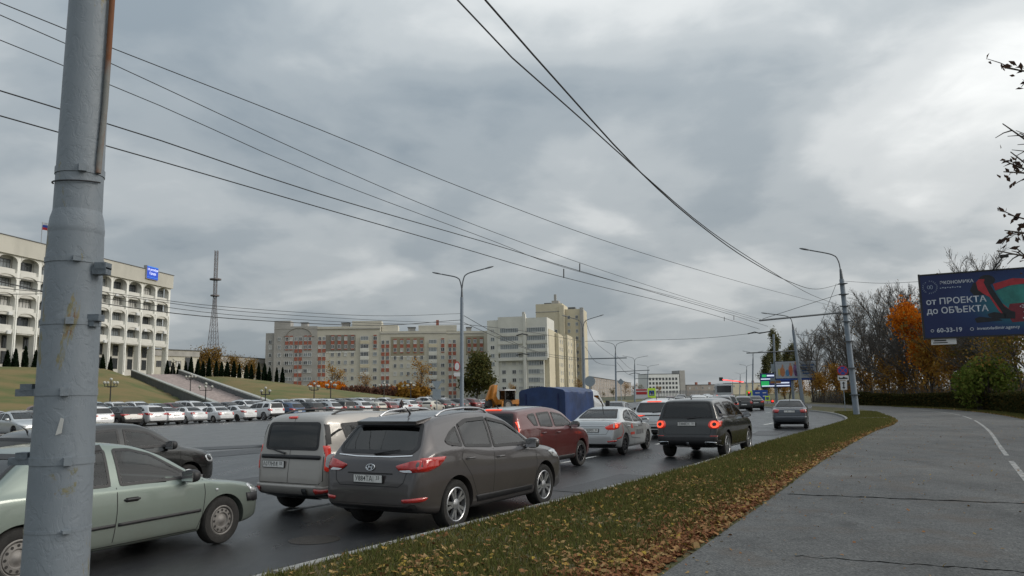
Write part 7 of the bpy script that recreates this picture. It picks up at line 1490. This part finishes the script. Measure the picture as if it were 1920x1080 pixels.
lr = make_car('van', 'beige estate van with twin rear doors left of the brown grey SUV', 'car', SPEC['van'], P_BEIGE, ('А077НМ', '33')); place(lr, (-2.50, 14.75), 32)
so = make_car('car', 'red boxy hatchback ahead of the brown grey SUV', 'car', SPEC['soul'], P_RED, ('О', '33')); place(so, (.37, 20.2), 29.5)
patch(BV[so.name], 'roof_sky_sheen', 'T', smooth_poly([(.15, -.55), (.15, .55), (-1.72, .52), (-1.72, -.52)], 2), P_SIL, so, off=.004)  # sky reflected on the red roof, painted as a silver sheet
sl = make_car('car', 'silver saloon with red and black lettering on its flank', 'car', SPEC['sedan'], P_SIL, ('Н202РУ', '33')); place(sl, (3.25, 26.0), 25.0)
bv = BV[sl.name]; DEC_R = mat('decal_red', (.5, .05, .03), .5); DEC_K = mat('decal_grey', (.10, .10, .11), .5)
for poly, m in (([(-.72, .78), (-.50, .78), (-.55, .95), (-.60, .90), (-.66, .92)], DEC_R), ([(-.8, .58), (-.35, .58), (-.35, .66), (-.8, .66)], DEC_R)): patch(bv, 'side_decal', 'R', poly, m, sl, off=.004)
for k in range(7): patch(bv, 'side_lettering', 'R', [(-.18 + k * .13, .56), (-.09 + k * .13, .56), (-.09 + k * .13, .72), (-.18 + k * .13, .72)] if k % 2 else [(-.18 + k * .13, .56), (-.10 + k * .13, .56), (-.13 + k * .13, .72), (-.17 + k * .13, .72)], DEC_K, sl, off=.004)
for k in range(5): patch(bv, 'side_lettering', 'R', [(.10 + k * .1, .80), (.17 + k * .1, .80), (.17 + k * .1, .85), (.10 + k * .1, .85)], DEC_K, sl, off=.004)
strip(bv, 'R', [(-1.62, .98), (-1.52, .70), (-1.70, .56), (-2.05, .52)], .04, .004).build('side_stripe', DEC_R, sl, True); strip(bv, 'R', [(-1.56, 1.0), (-1.05, .76), (-.7, .5), (.3, .42)], .02, .004).build('side_stripe', DEC_K, sl, True)
dc = make_car('car', 'black boxy SUV with round red lamps on the right lane', 'car', SPEC['discovery'], P_BLK, ('Е888ЕУ', '33')); place(dc, (5.99, 24.28), 29.0)
ln_ = make_car('car', 'dark blue saloon driving alone in the kerbside lane', 'car', SPEC['lancer'], P_NAVY, ('К', '33')); place(ln_, (14.5, 41.05), 21.5)
tu = make_car('car', 'white crossover with lit red light bar between the silver saloon and black SUV', 'car', SPEC['tucson'], P_WHT, None); place(tu, (6.55, 34.2), 24)
ht = make_car('car', 'black hatchback half hidden behind the pale green saloon', 'car', SPEC['hatch'], P_BLK, None); place(ht, (-7.82, 15.08), 27.0)
for sd, sg in (('L', 1), ('R', -1)): pass
MB().tube([(-1.25, .2, 1.44), (-1.36, .2, 1.66)], [.008, .004], 6).build('roof_aerial', BLACK_PL, ht)
PROTO = dict(suv=ix, logan=lg, van=lr, soul=so, sedan=sl, discovery=dc, lancer=ln_, tucson=tu, hatch=ht)
PAINTED = {P_GREY, P_MINT, P_BEIGE, P_RED, P_SIL, P_BLK, P_NAVY, P_WHT}
def clone(kind, label, pm, xy, heading, group, dark=True, lit=False):
    src = PROTO[kind]; c = src.copy(); COL.objects.link(c); c.scale = src.scale; tag(c, label, 'car', group)
    if not group and 'group' in c: del c['group']; base = src.children[0].name
    own = [o for o in src.children if o.name.split('.')[0] == 'body'][0].data.materials[0]
    for ch in src.children:
        nm = ch.name.split('.')[0]
        if nm not in SMALL: continue
        q = ch.copy(); COL.objects.link(q); q.parent = c
        for s in q.material_slots:
            if s.material == own: s.link = 'OBJECT'; s.material = pm
            elif dark and s.material in (RED_ON, RED_HOT) and not lit: s.link = 'OBJECT'; s.material = RED_L
        for g in ch.children:
            if nm == 'wheel': w = g.copy(); COL.objects.link(w); w.parent = q
    c.name = 'parked_car' if not lit else 'queueing_car'; place(c, xy, heading); return c
# --- queue ahead
Q = 'cars queueing ahead on the avenue'
clone('suv', 'dark SUV in front of the black boxy SUV with lit brake lamps', P_BLK, (15.0, 56.5), 17, Q, lit=True); clone('tucson', 'grey crossover just beyond the dark SUV in the queue', P_GRN, (17.6, 64.5), 16, Q, lit=True)
clone('sedan', 'black saloon with lit brake lamps below the blue direction board', P_BLK, (25.2, 82.0), 13, Q, lit=True); clone('hatch', 'white car roof seen behind the white crossover', P_WHT, (9.6, 44), 20, Q, lit=True); clone('sedan', 'dark saloon roof seen above the silver saloon', P_BLK, (6.0, 45.5), 20, Q, lit=True)
clone('suv', 'car with a lit top brake lamp behind the black boxy SUV roof', P_WHT, (17.2, 72.5), 16, Q, lit=True); clone('hatch', 'small dark car right behind the queue, left of the black saloon', P_BLK, (22.8, 78), 13, Q, lit=True)
for k, (x, y) in enumerate(((19.5, 92), (23.5, 101), (28.5, 112), (22, 110), (27, 126), (33, 132), (31, 146), (37.5, 152), (35, 165))): clone(('sedan', 'suv', 'hatch')[k % 3], 'distant queueing car far along the avenue, %s from the front lamps' % ordn[k], (P_WHT, P_BLK, P_SIL, P_DRED, P_GRN)[k % 5], (x, y), 13, Q, lit=True)
# --- car park: row nearest the road, rears towards us
W_, B_, S_ = P_WHT, P_BLK, P_SIL
row1 = [(20, 'sedan', S_, 'silver saloon at the left edge of the car park'), (-25, 'suv', P_DRED, 'dark car cut off by the left edge of the picture'), (70, 'hatch', P_GRN, 'grey hatchback just left of the grey pole'), (204, 'suv', W_, 'white SUV just right of the grey pole'), (255, 'tucson', P_BLK, 'black rounded SUV next to the white SUV by the pole'), (303, 'suv', W_, 'white SUV third right of the grey pole'), (338, 'sedan', W_, 'white saloon half hidden by the third SUV'), (382, 'lancer', W_, 'white fastback saloon with alloy wheels in the front row'), (430, 'logan', W_, 'white three box saloon in the front row'), (470, 'sedan', W_, 'white saloon left of the white estate SUV'), (520, 'discovery', W_, 'long white estate SUV in the front row'), (563, 'suv', P_BLUE, 'blue crossover in the front row'), (602, 'tucson', P_BLK, 'black coupe SUV right of the blue crossover'), (632, 'suv', S_, 'silver crossover right of the black coupe SUV'), (660, 'discovery', P_BLK, 'black SUV in the middle of the front row'), (688, 'suv', W_, 'white crossover right of the middle black SUV'), (704, 'hatch', P_GRN, 'dark grey hatchback in the front row middle'), (722, 'hatch', P_CRM, 'cream hatchback near the standing person'), (742, 'hatch', P_DRED, 'dark red hatchback behind the standing person'), (760, 'hatch', S_, 'silver hatchback right of the standing person'), (780, 'suv', W_, 'white SUV left of the cream hatchback on the lane'), (795, 'hatch', P_DRED, 'dark red car left of the cream hatchback on the lane'), (842, 'suv', P_BLK, 'black SUV left of the double lamp post'), (858, 'sedan', P_GRN, 'dark saloon left of the double lamp post'), (876, 'suv', P_BLK, 'dark car right behind the double lamp post'), (894, 'suv', P_DRED, 'dark red SUV right of the double lamp post'), (910, 'sedan', W_, 'white saloon left of the orange digger'), (925, 'sedan', W_, 'last white saloon before the orange digger')]
G1 = 'cars parked in the front row'; HDG = -58
def row_pt(px_, off):     # rear bumper line of the row
    k = (px_ - 960) / F_PX; a, b = -31.0 - .48 * 58, .48; Y = a / (k - b); return Vector((k * Y, Y)) + Vector((-.85, .53)) * off
for px_, kind, pm, lab in row1:
    if px_ < 0: continue
    p = row_pt(px_, 2.25 + rng.uniform(-.25, .25)); c = clone(kind, lab, pm, p, HDG + rng.uniform(-2.5, 2.5), G1)
row2 = [(30, 'suv', W_, 'white SUV behind the silver saloon at the left edge'), (222, 'hatch', P_DRED, 'red roofed car behind the white SUV by the pole'), (262, 'sedan', P_GRN, 'grey saloon roof behind the black rounded SUV'), (312, 'discovery', P_LBL, 'pale green estate behind the third SUV'), (352, 'suv', W_, 'white SUV in the back row below the stairs'), (392, 'suv', W_, 'second white SUV in the back row below the stairs'), (428, 'sedan', P_LBL, 'light blue saloon in the back row'), (458, 'hatch', P_DRED, 'red hatchback in the back row'), (492, 'van', W_, 'white van roof at the foot of the stairway'), (62, 'hatch', W_, 'white hatchback in the back row left of the grey pole'), (525, 'hatch', S_, 'silver roof in the back row behind the long estate SUV'), (555, 'sedan', P_GRN, 'grey roof in the back row left of the blue crossover'), (605, 'van', S_, 'tall silver roof in the back row behind the black coupe SUV'), (672, 'sedan', P_BLUE, 'blue roof in the back row near the middle black SUV'), (712, 'suv', W_, 'white roof in the back row behind the cream hatchback'), (755, 'tucson', P_BLK, 'black roof in the back row right of the standing person'), (790, 'discovery', S_, 'silver SUV roof in the back row left of the lane car'), (835, 'suv', W_, 'white SUV roof in the back row by the triangle sign'), (860, 'hatch', S_, 'silver roof in the back row left of the lamp post'), (905, 'suv', W_, 'white roof in the back row right of the lamp post'), (585, 'suv', W_, 'white car roof behind the blue crossover'), (625, 'sedan', W_, 'white car roof behind the black coupe SUV'), (655, 'suv', S_, 'silver car roof behind the middle of the front row'), (690, 'discovery', W_, 'white car roof behind the white crossover'), (735, 'van', W_, 'white van far back behind the standing person'), (775, 'suv', P_GRN, 'grey car roof behind the silver hatchback'), (805, 'suv', W_, 'white car roof behind the cream hatchback'), (880, 'sedan', P_BLUE, 'blue car roof behind the double lamp post'), (935, 'hatch', W_, 'white car with a lit lamp beside the digger')]
for px_, kind, pm, lab in row2:
    p = row_pt(px_, 10.2 + rng.uniform(-.3, .3)); c = clone(kind, lab, pm, p, HDG + 180 + rng.uniform(-2.5, 2.5), 'cars parked in the back row'); c.location.z = .322
clone('sedan', 'silver saloon facing right at the left edge, nearer than the parked row', P_SIL, (-29.8, 47), 122, None); clone('suv', 'dark red car cut off by the left edge in front of the parked row', P_DRED, (-33.5, 49.5), 120, None)
clone('hatch', 'cream hatchback driving along the lane in front of the parked row', P_CRM, gp(812, 771, 0).to_2d() * .93, 22, None)
# --- lorry with blue tarpaulin
TARP = mat('blue_tarpaulin', (.014, .036, .11), .45, var=.4, scale=1.6, bump=.9, bscale=2.2); TRW = paint('paint_cab_white', (.55, .57, .58), .0, .35, .2)
tr = thing('lorry', 'small white lorry with a blue tarpaulin cover over its bed', 'lorry'); SX, SW, SH = 3.0, 2.0, 1.75; V = []; Fs = []; nx, ny = 22, 22; rg2 = random.Random(3)
prof = [(-SW / 2, 0), (-SW / 2, .45), (-SW / 2, .9), (-SW / 2, 1.1), (-SW / 2 + .01, 1.22), (-SW / 2 + .10, 1.30), (-.5, 1.38), (0, 1.43), (.5, 1.38), (SW / 2 - .10, 1.30), (SW / 2 - .01, 1.22), (SW / 2, 1.1), (SW / 2, .9), (SW / 2, .45), (SW / 2, 0)]
for i in range(nx):
    u = i / (nx - 1); rib = -.03 * abs(math.sin(u * math.pi * 4)) 
    for y, z in prof: V.append((-.2 - SX * u, y * (1 + rib * .5 * (z > .2)) + rg2.uniform(-.006, .006), .80 + z + (rib if z > 1.15 else 0) + rg2.uniform(-.005, .005)))
m_ = len(prof)
for i in range(nx - 1):
    for j in range(m_ - 1): Fs.append((i * m_ + j, i * m_ + j + 1, (i + 1) * m_ + j + 1, (i + 1) * m_ + j))
Fs.append(tuple(range(m_))); Fs.append(tuple((nx - 1) * m_ + j for j in range(m_ - 1, -1, -1)))
tp = MB().add(V, Fs).build('tarpaulin', TARP, tr, True)
for y in (-.7, .7): MB().box((-3.215, y, 1.4), (.012, .05, 1.1)).build('strap', mat('tarp_strap', (.012, .02, .08), .7), tp)
MB().box((-1.70, 0, .74), (3.04, 1.98, .16)).build('bed', BLACK_PL, tr); MB().box((-1.2, 0, .52), (4.8, .8, .18)).build('chassis', BLACK_PL, tr)
cs = [(.0, .55), (.0, 1.6), (.15, 2.02), (.45, 2.1), (.95, 2.02), (1.55, 1.32), (2.1, 1.14), (2.25, .95), (2.28, .5)]; n_ = len(cs); V = []; wd = [.96, .96, .80, .76, .76, .9, .9, .88, .88]
for s in (-1, 1): V += [(x, s * wd[i], z) for i, (x, z) in enumerate(cs)]
MB().add(V, [tuple(range(n_)), tuple(range(2 * n_ - 1, n_ - 1, -1))] + [(i, n_ + i, n_ + (i + 1) % n_, (i + 1) % n_) for i in range(n_)]).build('cab', TRW, tr)
for s in (-1, 1): MB().add([(x, s * y, z) for x, y, z in ((.12, .965, 1.28), (.22, .87, 1.85), (.85, .83, 1.85), (1.35, .925, 1.30))], [(0, 1, 2, 3)]).build('side_window', GL_DARK, tr); MB().box((1.2, s * 1.12, 1.45), (.1, .16, .32)).build('mirror', BLACK_PL, tr)
MB().add([(1.0, -.72, 1.99), (1.0, .72, 1.99), (1.58, .84, 1.34), (1.58, -.84, 1.34)], [(0, 1, 2, 3)]).build('windshield', GL_DARK, tr)
hub, ty, rim, ho = wheel_meshes('steel', .35, .2)
for x in (1.35, -2.0):
    for s in (1, -1): w = inst('wheel', hub, tr, (x, s * .82, .35), (0, 0, 0 if s > 0 else math.pi)); inst('tyre', ty, w); inst('rim', rim, w)
for s in (1, -1): MB().box((-3.26, s * .85, .68), (.04, .25, .12)).build('tail_lamp', RED_L, tr)
tr.location = (2.55, 33.6, -.02); tr.rotation_euler = (0, 0, R(90 - 27))
# --- digger
OR_P = mat('digger_orange', (.42, .16, .02), .5, var=.15, scale=2); dg = thing('digger', 'orange backhoe digger with its arm folded up at the end of the car park', 'digger'); bx = gp(945, 769).to_2d(); dg.location = (bx.x * .95, bx.y * .95, 0); dg.rotation_euler = (0, 0, R(38))
MB().box((.6, 0, 1.15), (3.0, 1.0, .6)).build('chassis', OR_P, dg); MB().box((.4, -.25, 2.0), (1.5, 1.1, 1.2)).build('cab_glass', GL_DARK, dg); MB().box((.4, -.25, 2.66), (1.8, 1.3, .14)).build('cab_roof', SIGN_W, dg)
for x in (-.38, 1.18):
    for s in (-1, 1): MB().box((x, s * .55 - .25, 2.0), (.1, .1, 1.3)).build('cab_pillar', SIGN_K, dg)
for x, r_ in ((-.2, .72), (2.2, .5)):
    for s in (1, -1): hub, ty, rim, ho = wheel_meshes('steel', r_, .4); w = inst('wheel', hub, dg, (x, s * 1.0, r_), (0, 0, 0 if s > 0 else math.pi)); inst('tyre', ty, w); inst('rim', rim, w)
MB().prism([(-.9, .7), (-1.6, 1.6), (-1.25, 3.3), (-.75, 3.35), (-.95, 1.9), (-.4, 1.0)], (0, .9, 0), (1, 0, 0), (0, 0, 1), .6).build('boom', OR_P, dg); MB().prism([(-.85, 3.4), (-1.3, 3.2), (-2.1, 1.5), (-1.85, 1.1), (-1.4, 1.4)], (0, 1.25, 0), (1, 0, 0), (0, 0, 1), .42).build('dipper', OR_P, dg); MB().prism([(-1.9, 1.5), (-1.45, 1.4), (-1.3, .7), (-1.8, .35), (-2.2, .7)], (0, 1.4, 0), (1, 0, 0), (0, 0, 1), .7).build('bucket', SIGN_K, dg); MB().prism([(2.6, .3), (3.4, .2), (3.5, 1.0), (2.7, 1.0)], (0, 1.1, 0), (1, 0, 0), (0, 0, 1), 2.2).build('loader_bucket', OR_P, dg)
for s in (1, -1): MB().box((-1.0, s * 1.0, .7), (.22, .2, 1.2)).build('stabiliser', OR_P, dg)
# --- bus ahead
bp_ = at(1357, 760, 118); bu = thing('bus', 'pale bus waiting in the queue above the black boxy SUV', 'bus', (bp_.x, 118, 0), R(90 - 13)); mbb = MB().box((0, 0, 1.75), (9.5, 2.5, 2.8)); me = mbb.mesh('body', mat('bus_white', (.42, .44, .45), .4, var=.1, coat=.5)); b_ = bmesh.new(); b_.from_mesh(me); bmesh.ops.bevel(b_, geom=b_.edges[:], offset=.2, segments=3, affect='EDGES'); b_.to_mesh(me); b_.free(); link('body', me, None, bu)
MB().box((-4.76, 0, 2.35), (.04, 2.0, .95)).build('rear_window', WIN_D, bu); MB().box((-4.77, 0, 1.25), (.04, 2.1, .5)).build('rear_panel', SIGN_G, bu)
for s in (-1, 1): MB().box((-4.77, s * 1.02, 1.2), (.06, .22, .6)).build('tail_lamp', RED_HOT, bu); [MB().box((-3.6 + k * 1.5, s * 1.255, 2.2), (1.3, .03, .95)).build('side_window', WIN_D, bu) for k in range(6)]
for x in (3, -2.6):
    for s in (1, -1): hub, ty, rim, ho = wheel_meshes('steel', .48, .28); w = inst('wheel', hub, bu, (x, s * 1.05, .48), (0, 0, 0 if s > 0 else math.pi)); inst('tyre', ty, w)
# --- people
def person(label, loc, rz, coat, legs, H=1.72, bag=False):
    me = bpy.data.meshes.new('body'); k = H / 1.75
    Vp = [(0, 0, .95), (0, 0, 1.2), (0, 0, 1.42), (0, .01, 1.53), (0, .02, 1.64), (0, .0, 1.74), (.19, 0, 1.40), (.25, .02, 1.13), (.24, .10, .90), (-.19, 0, 1.40), (-.25, .0, 1.13), (-.24, .08, .90), (.09, 0, .88), (.11, .04, .48), (.11, -.02, .06), (.11, .14, .03), (-.09, 0, .88), (-.12, -.04, .48), (-.13, -.12, .06), (-.13, .04, .03)]
    E = [(0, 1), (1, 2), (2, 3), (3, 4), (4, 5), (2, 6), (6, 7), (7, 8), (2, 9), (9, 10), (10, 11), (0, 12), (12, 13), (13, 14), (14, 15), (0, 16), (16, 17), (17, 18), (18, 19)]
    rs = [.15, .15, .14, .06, .10, .07, .075, .055, .045, .075, .055, .045, .10, .07, .05, .04, .10, .07, .05, .04]
    me.from_pydata([(a * k, b * k, c * k) for a, b, c in Vp], E, []); o = bpy.data.objects.new('tmp', me); COL.objects.link(o); o.modifiers.new('s', 'SKIN')
    for i, r_ in enumerate(rs): me.skin_vertices[0].data[i].radius = (r_ * k, r_ * k * .85)
    me.skin_vertices[0].data[0].use_root = True; sb = o.modifiers.new('u', 'SUBSURF'); sb.levels = 1; bpy.context.view_layer.update(); m2 = bpy.data.meshes.new_from_object(o.evaluated_get(bpy.context.evaluated_depsgraph_get())); bpy.data.objects.remove(o)
    m2.materials.clear(); [m2.materials.append(q) for q in (coat, legs, mat('skin', (.42, .25, .18), .6), mat('hair', (.03, .02, .015), .8))]
    for f in m2.polygons:
        z = f.center.z / k; f.material_index = 1 if z < .86 else 0 if z < 1.5 else (3 if (z > 1.68 or f.center.y < -.03) else 2); f.use_smooth = True
    t = thing('person', label, 'person', loc, rz); m2.name = 'body'; link('body', m2, None, t); return t
CD = mat('coat_dark', (.03, .022, .022), .85); CB = mat('trousers_dark', (.02, .02, .025), .85); CWH = mat('jacket_pale', (.30, .30, .30), .85)
q = row_pt(737, -1.2); person('person in a dark coat standing behind the parked cars', (q.x, q.y, 0), .4, CD, CB)
sp_ = ST_B[0].lerp(ST_B[1], .75).lerp(ST_T[0].lerp(ST_T[1], .75), .06); person('person in a pale jacket near the foot of the stairway', (sp_.x, sp_.y, .75), 2.4, CWH, CB)
